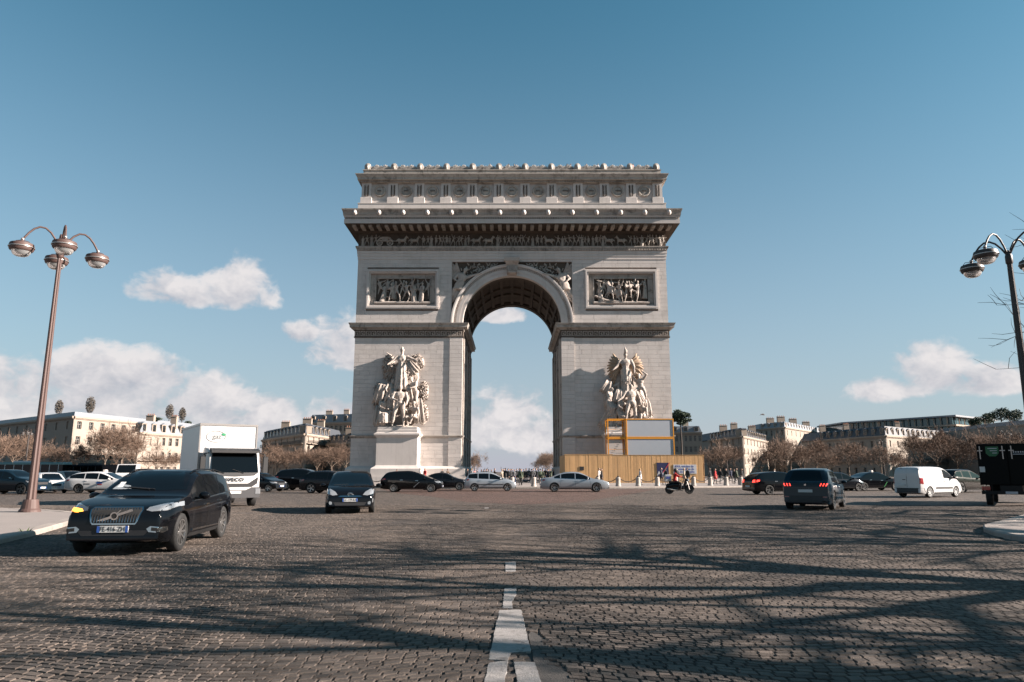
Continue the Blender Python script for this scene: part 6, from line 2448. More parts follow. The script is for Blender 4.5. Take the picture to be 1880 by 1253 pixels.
for i, a in enumerate(angs):
    x, y = RC[0] + BR * cos(a), RC[1] + BR * sin(a)
    k = i - 23
    where = 'in front of the hoarding' if 5 < x < 24 else ('right of the hoarding' if x >= 24 else ('before the opening of the arch' if x > -8 else 'before the left pier' if x > -24 else 'left of the arch'))
    n_in = {'in front of the hoarding': 5, 'right of the hoarding': 24}.get(where, None)
    cnt[where] = cnt.get(where, 0) + 1
    r = tag(empty('stone_bollard', (x, y, 0.145), a), f'round stone bollard on the island edge, {ORD[cnt[where] - 1]} from left {where}', 'bollard', 'stone bollards ' + where)
    link('shaft', bme, r)
    link('iron_cap', bce, r)
    if i < len(angs) - 1:
        a2 = angs[i + 1]
        q = Vector((RC[0] + BR * cos(a2), RC[1] + BR * sin(a2), 0))
        p = Vector((x, y, 0))
        mid = (p + q) / 2
        d = (q - p)
        if 'c' not in chm_:
            c = MB()
            L = d.length
            P = [Vector((L * (t - 0.5), 0, 1.02 - 0.46 * (1 - (2 * t - 1) ** 2))) for t in [j / 12 for j in range(13)]]
            c.tube(P, 0.026, 5)
            for j in range(40):
                t = (j + 0.5) / 40
                c.ball((L * (t - 0.5), 0, 1.02 - 0.46 * (1 - (2 * t - 1) ** 2)), (0.045, 0.032, 0.045), 1)
            chm_['c'] = c.mesh('hanging_chain', M_chain)
        o = link('hanging_chain', chm_['c'], None, False, (mid.x, mid.y, 0.0), (0, 0, atan2(d.y, d.x)))
        tag(o, f'chain hanging right of the {ORD[cnt[where] - 1]} stone bollard from left {where}', 'chain', 'bollard chains ' + where)

# ------------------------------------------------------------------ trucks and buses
def box_truck():
    hd = Vector((sin(radians(33)), -cos(radians(33)), 0))
    root = tag(empty('box_truck', (-12.9, 32.6, 0.004), atan2(hd.y, hd.x)), 'white box truck with dark windscreen and black sun visor facing the camera', 'truck')
    W = M_truckw = mat('truck_white', (0.50, 0.495, 0.49), 0.45, coat=0.3, var=0.05, vscale=1.5, stain=0.15, sscale=1.2, stainc=(0.4, 0.37, 0.34))
    B = lambda mb, n_, mt, p=None, sm=False: mb.build(n_, mt, p or root, sm)
    m = MB()
    m.bbox(-4.9, 0.12, -1.22, 1.22, 0.98, 3.60, 0.03)
    bx = B(m, 'cargo_box', W)
    for (x0, x1, y0, y1, z0, z1) in ((0.06, 0.15, -1.25, 1.25, 3.54, 3.63), (-4.93, 0.14, 1.19, 1.25, 3.55, 3.635), (-4.93, 0.14, -1.25, -1.19, 3.55, 3.635), (-4.93, 0.14, -1.25, -1.20, 0.94, 1.06), (-4.93, 0.14, 1.20, 1.25, 0.94, 1.06), (0.08, 0.145, -1.25, -1.19, 1.07, 3.53), (0.08, 0.145, 1.19, 1.25, 1.07, 3.53)):
        m = MB()
        m.box(x0, x1, y0, y1, z0, z1)
        B(m, 'edge_strip', M_refl, bx)
    # logo on the front of the box: oval outline, grey letters, green leaf
    m = MB()
    m.tube([(0.135, -0.55 + 0.40 * cos(t), 3.05 + 0.25 * sin(t)) for t in [2 * pi * k / 32 for k in range(33)]], 0.008, 4)
    lg = B(m, 'logo_oval', M_refl, bx)
    me = text_mesh('gaz', 0.30, 0.002, 0.0, mat('grey_lettering', (0.22, 0.23, 0.23), 0.6), 'logo_lettering')
    link('logo_lettering', me, bx, False, (0.14, -0.50, 3.06), (pi / 2, 0, pi / 2))
    m = MB()
    m.ball((0.13, -0.22, 3.15), (0.006, 0.11, 0.06), 2)
    B(m, 'logo_leaf', mat('logo_green', (0.01, 0.25, 0.10), 0.5), bx, True)
    # chassis
    m = MB()
    m.box(-4.7, 1.4, -0.45, 0.45, 0.62, 0.94)
    m.box(-1.6, -0.5, -1.1, -0.5, 0.5, 0.92)
    m.box(-1.6, -0.5, 0.5, 1.1, 0.5, 0.92)
    B(m, 'chassis', M_dark)
    # cab: side profile swept over the width, rounded in plan
    prof = [(0.25, 0.55), (0.25, 2.42), (0.55, 2.56), (1.25, 2.50), (1.55, 2.34), (1.86, 1.42), (1.93, 1.2), (1.95, 0.75), (1.93, 0.45), (1.5, 0.42), (1.5, 0.55)]
    m = MB()
    yy = [(-1.06, 0.90), (-1.02, 0.97), (-0.85, 1.0), (0.85, 1.0), (1.02, 0.97), (1.06, 0.90)]
    n = len(prof)
    for y, f in yy:
        m.v += [(0.25 + (x - 0.25) * f, y, z) for x, z in prof]
    for i in range(len(yy) - 1):
        for k in range(n):
            m.f.append((i * n + k, i * n + (k + 1) % n, (i + 1) * n + (k + 1) % n, (i + 1) * n + k))
            m.m.append(0)
    m.f += [tuple(range(n)), tuple(reversed(range((len(yy) - 1) * n, len(yy) * n)))]
    m.m += [0, 0]
    cab = B(m, 'cab', W)
    sharp_smooth(cab.data, 28)
    sl = Vector((1.86 - 1.55, 0, 1.42 - 2.34)).normalized()
    no = Vector((0.92, 0, 0.31)).normalized()
    m = MB()
    c0 = Vector((1.565, 0, 2.28)) + no * 0.012
    c1 = Vector((1.85, 0, 1.46)) + no * 0.012
    m.add([c0 + Vector((0, -0.93, 0)), c0 + Vector((0, 0.93, 0)), c1 + Vector((0, 0.97, 0)), c1 + Vector((0, -0.97, 0))], [(0, 1, 2, 3)])
    ws = B(m, 'windscreen', M_glass)
    m = MB()
    c2 = Vector((1.875, 0, 1.385)) + no * 0.02
    m.add([c1 + Vector((0.006, -0.98, 0)), c1 + Vector((0.006, 0.98, 0)), c2 + Vector((0.01, 0.80, -0.06)), c2 + Vector((0.015, 0, -0.10)), c2 + Vector((0.01, -0.80, -0.06))], [(0, 1, 2, 3, 4)])
    B(m, 'cowl', M_trim)
    for y in (-0.45, 0.35):
        m = MB()
        m.tube([(1.90, y, 1.44), (1.83, y - 0.45, 1.60)], 0.014, 5)
        B(m, 'wiper', M_trim)
    m = MB()
    m.box(1.80, 1.86, 0.2, 0.8, 1.50, 1.56)
    m = MB()
    m.add([(1.45, -1.02, 2.50), (1.45, 1.02, 2.50), (1.86, 1.0, 2.40), (1.86, -1.0, 2.40), (1.86, -1.0, 2.30), (1.86, 1.0, 2.30), (1.5, 1.02, 2.36), (1.5, -1.02, 2.36)], [(0, 1, 2, 3), (3, 2, 5, 4), (4, 5, 6, 7), (0, 3, 4, 7), (1, 6, 5, 2), (0, 7, 6, 1)])
    B(m, 'sun_visor', M_trim)
    for s in (-1, 1):
        m = MB()
        m.add([(0.62, s * 1.068, 1.45), (1.55, s * 1.05, 1.42), (1.44, s * 1.05, 2.22), (0.62, s * 1.068, 2.25)], [(0, 1, 2, 3)])
        B(m, 'side_window', M_glass)
        m = MB()
        m.tube([(1.45, s * 1.02, 2.30), (1.62, s * 1.25, 2.25), (1.62, s * 1.30, 2.10)], 0.025, 6)
        m.tube([(1.6, s * 1.0, 1.45), (1.62, s * 1.28, 1.5)], 0.022, 6)
        m.bbox(1.55, 1.68, s * 1.30 - 0.11, s * 1.30 + 0.11, 1.45, 2.15, 0.03)
        B(m, 'mirror', M_trim)
        m = MB()
        m.bbox(1.80, 1.97, s * 0.98 - 0.14, s * 0.98 + 0.10, 0.56, 0.80, 0.03)
        B(m, 'headlight', M_lamp)
        m = MB()
        m.box(0.28, 1.2, s * 1.06, s * 1.075, 0.50, 0.58)
        B(m, 'step', M_trim)
    m = MB()
    m.prism([(-0.86, 1.00), (0.55, 1.00), (0.96, 1.28), (0.93, 1.0), (0.72, 0.86), (-0.90, 0.86), (-0.94, 1.10)], 1.90, 1.965, 'x')
    B(m, 'grille', M_trim)
    me = text_mesh('IVECO', 0.21, 0.004, 0.006, M_ink, 'lettering', 1.15, 1.08)
    link('lettering', me, root, False, (1.968, 0.0, 1.165), (pi / 2, 0, pi / 2))
    m = MB()
    m.prism([(-1.06, 0.40), (1.06, 0.40), (1.08, 0.84), (0.70, 0.84), (0.45, 0.72), (-0.45, 0.72), (-0.70, 0.84), (-1.08, 0.84)], 1.70, 1.955, 'x')
    B(m, 'bumper', mat('bumper_grey', (0.045, 0.045, 0.048), 0.6))
    m = MB()
    m.box(1.955, 1.975, -0.28, 0.28, 0.58, 0.69)
    B(m, 'number_plate', M_plate)
    tm, rm = wheel_meshes(0.40, 0.26, 6, M_rimd, None)
    for x, yo in ((1.15, 0.92), (-3.1, 0.95)):
        for s in (-1, 1):
            w = empty('wheel', (x, s * yo, 0.40), 0, root)
            w.rotation_euler = (0, 0.4, 0 if s > 0 else pi)
            link('tyre', tm, w)
            link('rim', rm, w)
    return root


box_truck()


def black_truck():
    hd = Vector((sin(radians(36)), cos(radians(36)), 0))
    root = tag(empty('black_truck', (22.75, 33.0, 0.004), atan2(hd.y, hd.x)), 'black box truck seen from behind with green emblem, cut by the right frame edge', 'truck')
    K = mat('black_truck_paint', (0.004, 0.005, 0.005), 0.6, spec=0.1)
    m = MB()
    m.bbox(-1.6, 3.2, -1.12, 1.12, 0.92, 2.72, 0.03)
    bx = m.build('cargo_box', K, root)
    for s in (-1, 1):
        m = MB()
        m.box(-1.66, -1.605, s * 0.03, s * 1.08, 0.95, 2.66)
        d = m.build('rear_door', K, root)
        for y in (0.16, 1.0):
            m = MB()
            m.box(-1.69, -1.665, s * y - 0.02, s * y + 0.02, 2.05, 2.62)
            m.build('door_bar', M_refl, d)
            m = MB()
            m.box(-1.70, -1.665, s * y - 0.1, s * y + 0.1, 2.40, 2.44)
            m.build('hinge', M_refl, d)
        m = MB()
        m.box(-1.672, -1.664, s * 0.98 - 0.10, s * 0.98 + 0.10, 1.48, 1.72)
        m.build('white_notice', M_plate, d)
        m = MB()
        m.box(-1.72, -1.60, s * 0.92 - 0.16, s * 0.92 + 0.16, 0.70, 0.86)
        m.build('tail_light', M_red, root)
    m = MB()
    m.prism([(0.30, 2.60), (0.78, 2.60), (0.78, 2.30), (0.66, 2.17), (0.42, 2.17), (0.30, 2.30)], -1.675, -1.664, 'x')
    em = m.build('green_emblem', mat('emblem_green', (0.01, 0.11, 0.04), 0.5), root)
    m = MB()
    for k in range(3):
        m.box(-1.681, -1.676, 0.36, 0.70 - 0.08 * k, 2.50 - 0.1 * k, 2.53 - 0.1 * k)
    m.build('emblem_lettering', M_grey, em)
    m = MB()
    m.box(-1.671, -1.664, -0.90, -0.20, 2.24, 2.27)
    for k in range(8):
        m.box(-1.671, -1.664, -0.86 + 0.085 * k, -0.81 + 0.085 * k, 2.32, 2.38)
    m.build('door_lettering', M_grey, root)
    m = MB()
    m.box(-1.7, 3.4, -0.4, 0.4, 0.55, 0.9)
    m.box(-1.72, -1.5, -1.1, 1.1, 0.52, 0.66)
    m.build('chassis', M_dark, root)
    m = MB()
    m.box(-1.735, -1.722, -0.22, 0.22, 0.54, 0.65)
    m.build('number_plate', M_grey, root)
    m = MB()
    m.bbox(3.3, 4.9, -1.02, 1.02, 0.45, 2.35, 0.15)
    m.build('cab', K, root)
    tm, rm = wheel_meshes(0.38, 0.26, 6, M_rimd, None)
    for x in (-0.5, 4.1):
        for s in (-1, 1):
            w = empty('wheel', (x, s * 0.88, 0.38), 0, root)
            w.rotation_euler = (0, 0.4, 0 if s > 0 else pi)
            link('tyre', tm, w)
            link('rim', rm, w)


black_truck()


def bus(name, label, x, y, hd, L, H, low, top, roof):
    root = tag(empty(name, (x, y, 0), hd), label, 'bus', 'buses at the left')
    m = MB()
    m.bbox(-L / 2, L / 2, -1.25, 1.25, 0.35, 1.25, 0.04)
    m.build('lower_body', low, root)
    m = MB()
    m.bbox(-L / 2 + 0.05, L / 2 - 0.05, -1.22, 1.22, 1.25, H - 0.35, 0.02)
    m.build('window_band', M_glass, root)
    m = MB()
    m.bbox(-L / 2, L / 2, -1.25, 1.25, H - 0.35, H, 0.12)
    rf = m.build('roof', roof, root)
    m = MB()
    m.bbox(-2.0, 1.2, -0.8, 0.8, H - 0.02, H + 0.25, 0.08)
    m.build('roof_unit', top, rf)
    for k in range(9):
        xx = -L / 2 + L * (k + 0.5) / 9
        m = MB()
        m.box(xx - 0.05, xx + 0.05, -1.245, 1.245, 1.25, H - 0.35)
        m.build('window_post', top, root)
    tm, rm = wheel_meshes(0.48, 0.28, 6, M_rimd, None)
    for xx in (-L * 0.28, L * 0.3):
        for s in (-1, 1):
            w = empty('wheel', (xx, s * 1.1, 0.48), 0, root)
            w.rotation_euler = (0, 0, 0 if s > 0 else pi)
            link('tyre', tm, w)
            link('rim', rm, w)


M_teal = mat('teal_bus_paint', (0.10, 0.24, 0.25), 0.4, coat=0.5)
bus('city_bus', 'white and teal bus behind the cars at the left edge', hx(50, 118), 118, 0.0, 13.0, 3.0, P_white, P_white, M_teal)
bus('coach_bus', 'long dark coach behind the white estate taxi', hx(168, 124), 124, 0.03, 11.0, 2.7, P_dark, M_trim, P_dark)


def small_truck():
    root = tag(empty('flatbed_truck', (hx(238, 76), 76, 0.004), radians(-75)), 'small white pick-up truck facing the camera behind the near black SUV', 'truck')
    m = MB()
    m.prism([(-0.1, 0.5), (-0.1, 2.2), (0.1, 2.3), (0.95, 2.25), (1.5, 1.35), (1.75, 1.2), (1.8, 0.5)], -0.95, 0.95, 'y')
    m.build('cab', P_white, root)
    m = MB()
    m.add([(0.985, -0.8, 2.18), (0.985, 0.8, 2.18), (1.48, 0.85, 1.40), (1.48, -0.85, 1.40)], [(0, 1, 2, 3)])
    m.xf(Matrix.Translation((0.03, 0, 0.02)))
    m.build('windscreen', M_glass, root)
    m = MB()
    m.box(1.78, 1.84, -0.5, 0.5, 0.7, 0.95)
    m.build('grille', M_trim, root)
    m = MB()
    m.bbox(-3.2, -0.2, -1.0, 1.0, 0.7, 1.3, 0.02)
    m.build('load_bed', P_silver, root)
    for s in (-1, 1):
        m = MB()
        m.bbox(1.74, 1.84, s * 0.75 - 0.12, s * 0.75 + 0.12, 0.75, 0.95, 0.02)
        m.build('headlight', M_lamp, root)
        m = MB()
        m.bbox(0.95, 1.05, s * 1.12 - 0.1, s * 1.12 + 0.1, 1.4, 1.7, 0.03)
        m.build('mirror', M_trim, root)
    tm, rm = wheel_meshes(0.36, 0.22, 6, M_rimd, None)
    for x in (1.0, -2.2):
        for s in (-1, 1):
            w = empty('wheel', (x, s * 0.86, 0.36), 0, root)
            w.rotation_euler = (0, 0, 0 if s > 0 else pi)
            link('tyre', tm, w)
            link('rim', rm, w)


small_truck()

# ------------------------------------------------------------------ people
SKIN = mat('skin', (0.42, 0.25, 0.18), 0.6)
HAIRS = [mat('dark_hair', (0.02, 0.014, 0.01), 0.7), mat('brown_hair', (0.09, 0.05, 0.03), 0.7), mat('blond_hair', (0.34, 0.23, 0.12), 0.7)]
CLOTH = {}


def cloth(n_, c):
    if n_ not in CLOTH:
        CLOTH[n_] = mat(n_ + '_cloth', c, 0.85, var=0.15, vscale=8.0)
    return CLOTH[n_]


for n_, c in (('black', (0.012, 0.012, 0.014)), ('navy', (0.015, 0.02, 0.045)), ('grey', (0.12, 0.12, 0.125)), ('beige', (0.40, 0.33, 0.26)), ('red', (0.42, 0.02, 0.02)), ('brown', (0.09, 0.055, 0.035)), ('blue', (0.04, 0.08, 0.18)), ('white', (0.55, 0.52, 0.50)), ('green', (0.05, 0.065, 0.04)), ('rose', (0.35, 0.16, 0.15))):
    cloth(n_, c)

POSES = [dict(coat=0.5, hair=1),
         dict(ll=((0.02, -0.35, -1), (0, 0.10, -1)), rl=((-0.02, 0.30, -1), (0, 0.55, -1)), la=((0.12, 0.25, -1), (0.02, 0.05, -1)), ra=((-0.12, -0.25, -1), (-0.02, -0.5, -1)), coat=0.35, hair=1),
         dict(la=((0.2, -0.3, -0.9), (-0.35, -0.8, 0.35)), ra=((-0.2, -0.3, -0.9), (0.3, -0.8, 0.4)), hair=1),
         dict(la=((0.25, 0.05, -1), (0.05, -0.4, -0.9)), ra=((-0.35, -0.5, 0.6), (-0.1, -0.4, 1)), ll=((0.1, 0, -1), (0.02, 0, -1)), rl=((-0.1, 0, -1), (-0.02, 0, -1)), hair=2),
         dict(ll=((0.03, -0.22, -1), (0, 0.05, -1)), rl=((-0.03, 0.2, -1), (0, 0.4, -1)), la=((0.15, -0.05, -1), (-0.3, -0.6, -0.5)), ra=((-0.15, 0.1, -1), (0.05, -0.3, -0.9)), coat=0.9, hair=2),
         dict(ll=((0.05, 0.0, -1), (0.02, 0.03, -1)), rl=((-0.12, -0.08, -1), (-0.05, 0.05, -1)), la=((0.2, 0.1, -1), (-0.2, -0.5, -0.7)), ra=((-0.3, 0.2, -0.9), (0.3, -0.3, -0.6)), twist=0.3, hair=1, head=(0.3, 0))]


def person_mesh(pose, top, legs, hair, shoes='black'):
    m, f, J = hum(**pose)
    me = remesh(m, 0.026, 'person')
    b = len(me.vertices)
    mats = [CLOTH[top], CLOTH[legs], SKIN, hair, CLOTH[shoes]]
    # fingers joined to the same figure
    vs = [tuple(v.co) for v in me.vertices] + list(f.v)
    fs = [tuple(p.vertices) for p in me.polygons] + [tuple(i + b for i in q) for q in f.f]
    hd, nk = J['head'], J['neck']
    hands = (J['hand_l'], J['hand_r'])
    low = lowest(J)
    vs = [(x, y, z - low + 0.0) for x, y, z in vs]
    zs = Vector((0, 0, -low))
    hem = 0.95 - low - (0.0 if not pose.get('coat') else 0.12 + 0.32 * pose['coat'])
    out = bpy.data.meshes.new('person')
    out.from_pydata(vs, [], fs)
    idx = []
    for p in out.polygons:
        c = Vector((0, 0, 0))
        for i in p.vertices:
            c += Vector(vs[i])
        c /= len(p.vertices)
        c -= zs
        k = 0
        if c.z > nk.z + 0.03:
            fwd = c.y - hd.y
            k = 2 if (fwd < -0.005 and c.z < hd.z + 0.055) or c.z < hd.z - 0.06 else 3
        elif min((c - h).length for h in hands) < 0.085:
            k = 2
        elif c.z < low + 0.10:
            k = 4
        elif c.z + zs.z < hem:
            k = 1
        idx.append(k)
    for mt in mats:
        out.materials.append(mt)
    out.polygons.foreach_set('material_index', idx)
    out.polygons.foreach_set('use_smooth', [True] * len(out.polygons))
    bpy.data.meshes.remove(me)
    return out


PM = []
combos = [(0, 'black', 'navy', 0), (1, 'navy', 'black', 1), (2, 'brown', 'blue', 0), (3, 'black', 'black', 0), (4, 'beige', 'black', 2), (5, 'grey', 'blue', 1), (1, 'black', 'grey', 0), (4, 'red', 'black', 1), (0, 'white', 'blue', 2), (5, 'rose', 'black', 1), (1, 'green', 'black', 0), (4, 'white', 'white', 2)]
for i, (pk, tp, lg, hr) in enumerate(combos):
    PM.append((person_mesh(POSES[pk], tp, lg, HAIRS[hr]), tp, lg, POSES[pk]))
LABN = {}
VERB = {0: 'standing', 1: 'walking', 2: 'holding a phone', 3: 'raising an arm', 4: 'walking', 5: 'standing relaxed'}


def person(px, Y, k, face, where, h=1.0, z=0.145):
    me, tp, lg, po = PM[k]
    o = link('person', me, None, False, (hx(px, Y), Y, z), (0, 0, radians(face)), (h, h, h))
    lab = f"person in {tp} top, {lg} trousers, {VERB[combos[k][0]]} {where}"
    LABN.setdefault(lab, []).append(o)
    tag(o, lab, 'person', 'people on the island')
    return o


R_ = random.Random(5)
crowd = []
for i, px in enumerate([866, 871, 876, 884, 889, 893, 897, 902, 908, 922, 925, 928, 933, 937, 940, 944, 949, 954, 957, 962, 966, 971, 976, 979, 984, 988, 992, 996, 1001, 1006, 1011, 1016]):
    Y = R_.uniform(80, 101)
    if i in (17, 18): Y = 74
    person(px, Y, R_.choice([0, 1, 2, 3, 5, 6, 6, 0, 9, 10, 4, 8][:10 if i % 3 else 12]), R_.uniform(0, 360), f"under the arch, {['left', 'middle', 'right'][0 if px < 915 else 1 if px < 970 else 2]}", R_.uniform(0.93, 1.05))
for px, Y, k, face, wh in ((1104, 71.5, 0, 90, 'behind the silver saloon bonnet'), (1100, 72.6, 8, 60, 'behind the silver saloon bonnet'), (1175, 74, 11, -80, 'along the hoarding'), (1214, 77, 1, 70, 'before the navy sign'), (1222, 76, 6, -70, 'before the navy sign'),
                         (1243, 74, 3, 20, 'before the white notice board'), (1256, 79, 4, 80, 'before the white notice board'), (1262, 77, 6, -60, 'before the white notice board'), (1303, 82, 0, 40, 'right of the hoarding'), (1313, 80, 7, 70, 'right of the hoarding'), (1322, 84, 6, 120, 'right of the hoarding'), (1333, 83, 0, -30, 'right of the hoarding'),
                         (1341, 86, 1, 10, 'right of the hoarding'), (1348, 85, 6, -50, 'right of the hoarding'), (1352, 82, 10, 60, 'right of the hoarding'), (1362, 90, 0, 60, 'right of the hoarding'), (728, 94, 9, 30, 'at the foot of the left pier'), (771, 92, 5, 60, 'at the foot of the left pier'), (780, 93, 7, -30, 'at the foot of the left pier'),
                         (812, 94, 0, 10, 'at the foot of the left pier'), (822, 92, 2, 50, 'at the foot of the left pier'), (858, 90, 6, 100, 'beside the corner of the left pier'), (1506, 96, 7, 30, 'far right behind the black taxi'), (1422, 100, 8, 60, 'behind the black estate car')):
    person(px, Y, k, face, wh, R_.uniform(0.95, 1.04))
for lab, os_ in LABN.items():
    if len(os_) > 1:
        for n_, o in enumerate(sorted(os_, key=lambda q: q.location.x / q.location.y)):
            o['label'] = lab + f', {ORD[n_]} from left'
# visitors on the roof terrace of the arch
for i, px in enumerate((900, 934, 944, 1040, 1046, 1075, 1096, 1160)):
    me, tp, lg, po = PM[[0, 2, 6, 3, 5, 1, 8, 9][i]]
    o = link('person', me, None, False, ((px - 940) * 0.0878, 106.4, 48.05), (0, 0, R_.uniform(0, 6)), (1, 1, 1))
    tag(o, f'tiny visitor at the parapet on top of the arch, {ORD[i]} from left', 'person', 'visitors on top of the arch')


# ------------------------------------------------------------------ scooter and rider
def scooter():
    p = ground_at(1247, 905) * (50.0 / ground_at(1247, 905).y)
    root = tag(empty('motor_scooter', (p.x, 50.0, 0.004), 0.0), 'black delivery scooter with a pale top box passing the hoarding', 'scooter')
    tm, rm = wheel_meshes(0.30, 0.11, 8, M_rimd, None)
    for x in (-0.66, 0.70):
        w = empty('wheel', (x, 0, 0.30), 0, root)
        link('tyre', tm, w)
        link('rim', rm, w)
        w2 = link('rim', rm, w)
        w2.rotation_euler = (0, 0, pi)
    K = M_trim
    m = MB()
    m.caps((-0.75, 0, 0.55), 0.16, (-0.05, 0, 0.62), 0.17, 10)
    m.caps((-0.05, 0, 0.5), 0.16, (0.25, 0, 0.42), 0.14, 10)
    m.caps((-0.5, 0, 0.36), 0.15, (-0.1, 0, 0.36), 0.16, 10)
    m.caps((0.35, 0, 0.45), 0.09, (0.52, 0, 0.95), 0.11, 10)
    me = remesh(m, 0.035, 'body')
    me.materials.append(P_black)
    link('body', me, root)
    m = MB()
    m.caps((-0.62, 0, 0.78), 0.09, (0.0, 0, 0.76), 0.10, 8)
    m.build('seat', K, root, True)
    m = MB()
    for s in (-1, 1):
        m.tube([(0.70, s * 0.08, 0.30), (0.52, s * 0.07, 0.95)], 0.024, 6)
    m.build('fork', M_refl, root)
    m = MB()
    m.tube([(0.40, -0.34, 1.05), (0.50, -0.15, 1.02), (0.52, 0, 1.0), (0.50, 0.15, 1.02), (0.40, 0.34, 1.05)], 0.018, 6)
    m.build('handlebar', K, root, True)
    m = MB()
    m.ball((0.64, 0, 0.92), (0.09, 0.11, 0.10), 2)
    m.build('headlight', M_lamp, root, True)
    m = MB()
    m.lathe([(0.31, -0.07), (0.335, -0.07), (0.335, 0.07), (0.31, 0.07)], 14, (0.70, 0, 0.30), axis='y', a0=pi * 1.0, a1=pi * 2.0)
    m.build('mudguard', P_black, root)
    m = MB()
    m.tube([(-0.1, -0.16, 0.26), (-0.6, -0.17, 0.30), (-0.85, -0.17, 0.36)], [0.04, 0.055, 0.05], 8)
    m.build('exhaust', M_refl, root, True)
    for s in (-1, 1):
        m = MB()
        m.tube([(0.46, s * 0.22, 1.04), (0.44, s * 0.28, 1.22)], 0.01, 5)
        m.ball((0.43, s * 0.29, 1.25), (0.02, 0.07, 0.045), 1)
        m.build('mirror', K, root, True)
    m = MB()
    m.bbox(-0.98, -0.54, -0.22, 0.22, 0.88, 1.30, 0.03)
    tb = m.build('top_box', mat('top_box_grey', (0.45, 0.45, 0.46), 0.5), root)
    m = MB()
    m.box(-0.90, -0.64, -0.228, -0.222, 1.02, 1.18)
    m.build('box_label', M_signb, tb)
    # rider
    mm, f, J = hum(la=((0.30, -0.75, -0.55), (-0.1, -0.9, -0.12)), ra=((-0.30, -0.75, -0.55), (0.1, -0.9, -0.12)), ll=((0.28, -0.85, -0.30), (0.0, 0.10, -1)), rl=((-0.28, -0.85, -0.30), (0.0, 0.10, -1)), lean=(0, -0.12), bulk=1.12, coat=0.0)
    hd = J['head']
    mm.ball(hd + Vector((0, 0, 0.03)), (0.135, 0.15, 0.145), 2)
    me = remesh(mm, 0.026, 'person')
    b = len(me.vertices)
    vs = [tuple(v.co) for v in me.vertices] + list(f.v)
    fs = [tuple(q.vertices) for q in me.polygons] + [tuple(i + b for i in q) for q in f.f]
    out = bpy.data.meshes.new('person')
    out.from_pydata(vs, [], fs)
    idx = []
    for q in out.polygons:
        c = sum((Vector(vs[i]) for i in q.vertices), Vector()) / len(q.vertices)
        k = 0
        if c.z > J['neck'].z + 0.02: k = 1
        elif c.z < 0.93: k = 2
        elif min((c - J['hand_l']).length, (c - J['hand_r']).length) < 0.09: k = 2
        idx.append(k)
    for mt in (CLOTH['red'], M_trim, CLOTH['black']):
        out.materials.append(mt)
    out.polygons.foreach_set('material_index', idx)
    out.polygons.foreach_set('use_smooth', [True] * len(out.polygons))
    o = link('person', out, None, False, (p.x - 0.28, 50.0, 0.004 - 0.06), (0, 0, pi / 2))
    tag(o, 'rider in red jacket and dark helmet sitting on the delivery scooter', 'person')


scooter()

# a gull high over the right roofs, a weed at the left kerb
m = MB()
c = at(1400, 762, 95)
m.caps(c + Vector((-0.2, 0, 0.03)), 0.05, c + Vector((0.22, 0, 0)), 0.07, 8)
m.caps(c + Vector((0.24, 0, 0.03)), 0.05, c + Vector((0.33, 0, 0.02)), 0.02, 6)
for s in (-1, 1):
    w1, w2 = c + Vector((0.02, s * 0.28, 0.16)), c + Vector((-0.18, s * 0.62, 0.05 - 0.12))
    m.add([c + Vector((0.14, s * 0.04, 0.03)), c + Vector((-0.10, s * 0.04, 0.03)), w1 + Vector((-0.10, 0, 0)), w1 + Vector((0.08, 0, 0)), w2, w1 + Vector((0.0, 0, 0.02))], [(0, 1, 2, 3), (3, 2, 4)])
m.add([c + Vector((-0.18, 0.03, 0.03)), c + Vector((-0.18, -0.03, 0.03)), c + Vector((-0.36, -0.07, 0.03)), c + Vector((-0.36, 0.07, 0.03))], [(0, 1, 2, 3)])
tag(m.build('bird', mat('gull_feathers', (0.16, 0.16, 0.17), 0.8), None, False), 'single bird flying in the sky right of the arch', 'bird')
m = MB()
c = ground_at(45, 986, 0.02)
for k in range(26):
    a = R_.uniform(0, 6.28)
    l = R_.uniform(0.08, 0.22)
    t = c + Vector((cos(a) * l * 0.8, sin(a) * l * 0.8, l))
    u = Vector((-sin(a), cos(a), 0)) * 0.02
    m.add([c + u * 0.4, c - u * 0.4, c.lerp(t, 0.6) - u, t, c.lerp(t, 0.6) + u], [(0, 1, 2, 3, 4)])
tag(m.build('weed', mat('weed_green', (0.06, 0.10, 0.025), 0.8), None, False, fix=False), 'small green weed growing at the foot of the left kerb', 'plant')

# ------------------------------------------------------------------ sculpture groups on the piers
def leaf_mass(parent, cx, cz, rx, rz, y, n, seed, mt=None, size=0.34):
    R = random.Random(seed)
    m = MB()
    for k in range(n):
        a, r = R.uniform(0, 2 * pi), sqrt(R.random())
        p = Vector((cx + rx * r * cos(a), y - 0.55 * (1 - r * r) + R.uniform(-0.1, 0.1), cz + rz * r * sin(a)))
        d = Vector((R.uniform(-1, 1), -0.5, R.uniform(-1, 1))).normalized()
        m.caps(p, size * 0.30, p + d * size * R.uniform(0.6, 1.2), size * 0.14, 5)
    m.ball((cx, y + 0.25, cz), (rx, 0.5, rz), 2)
    return m.build('carved_foliage', mt or M_stone2, parent, True, world=True)


def fig(parent, x, z, y, s, rz=0.0, tilt=0.0, flip=1, vox=0.028, nm='statue_figure', mt=None, fwd=0.0, **kw):
    kw['bulk'] = kw.get('bulk', 1.0) * 1.2
    me = stone_figure(nm, vox, 0.016, **kw)
    me.materials.append(mt or M_stone2)
    return link(nm, me, parent, True, (x, y, z), (radians(fwd), radians(tilt), radians(rz)), (s * flip, s, s))


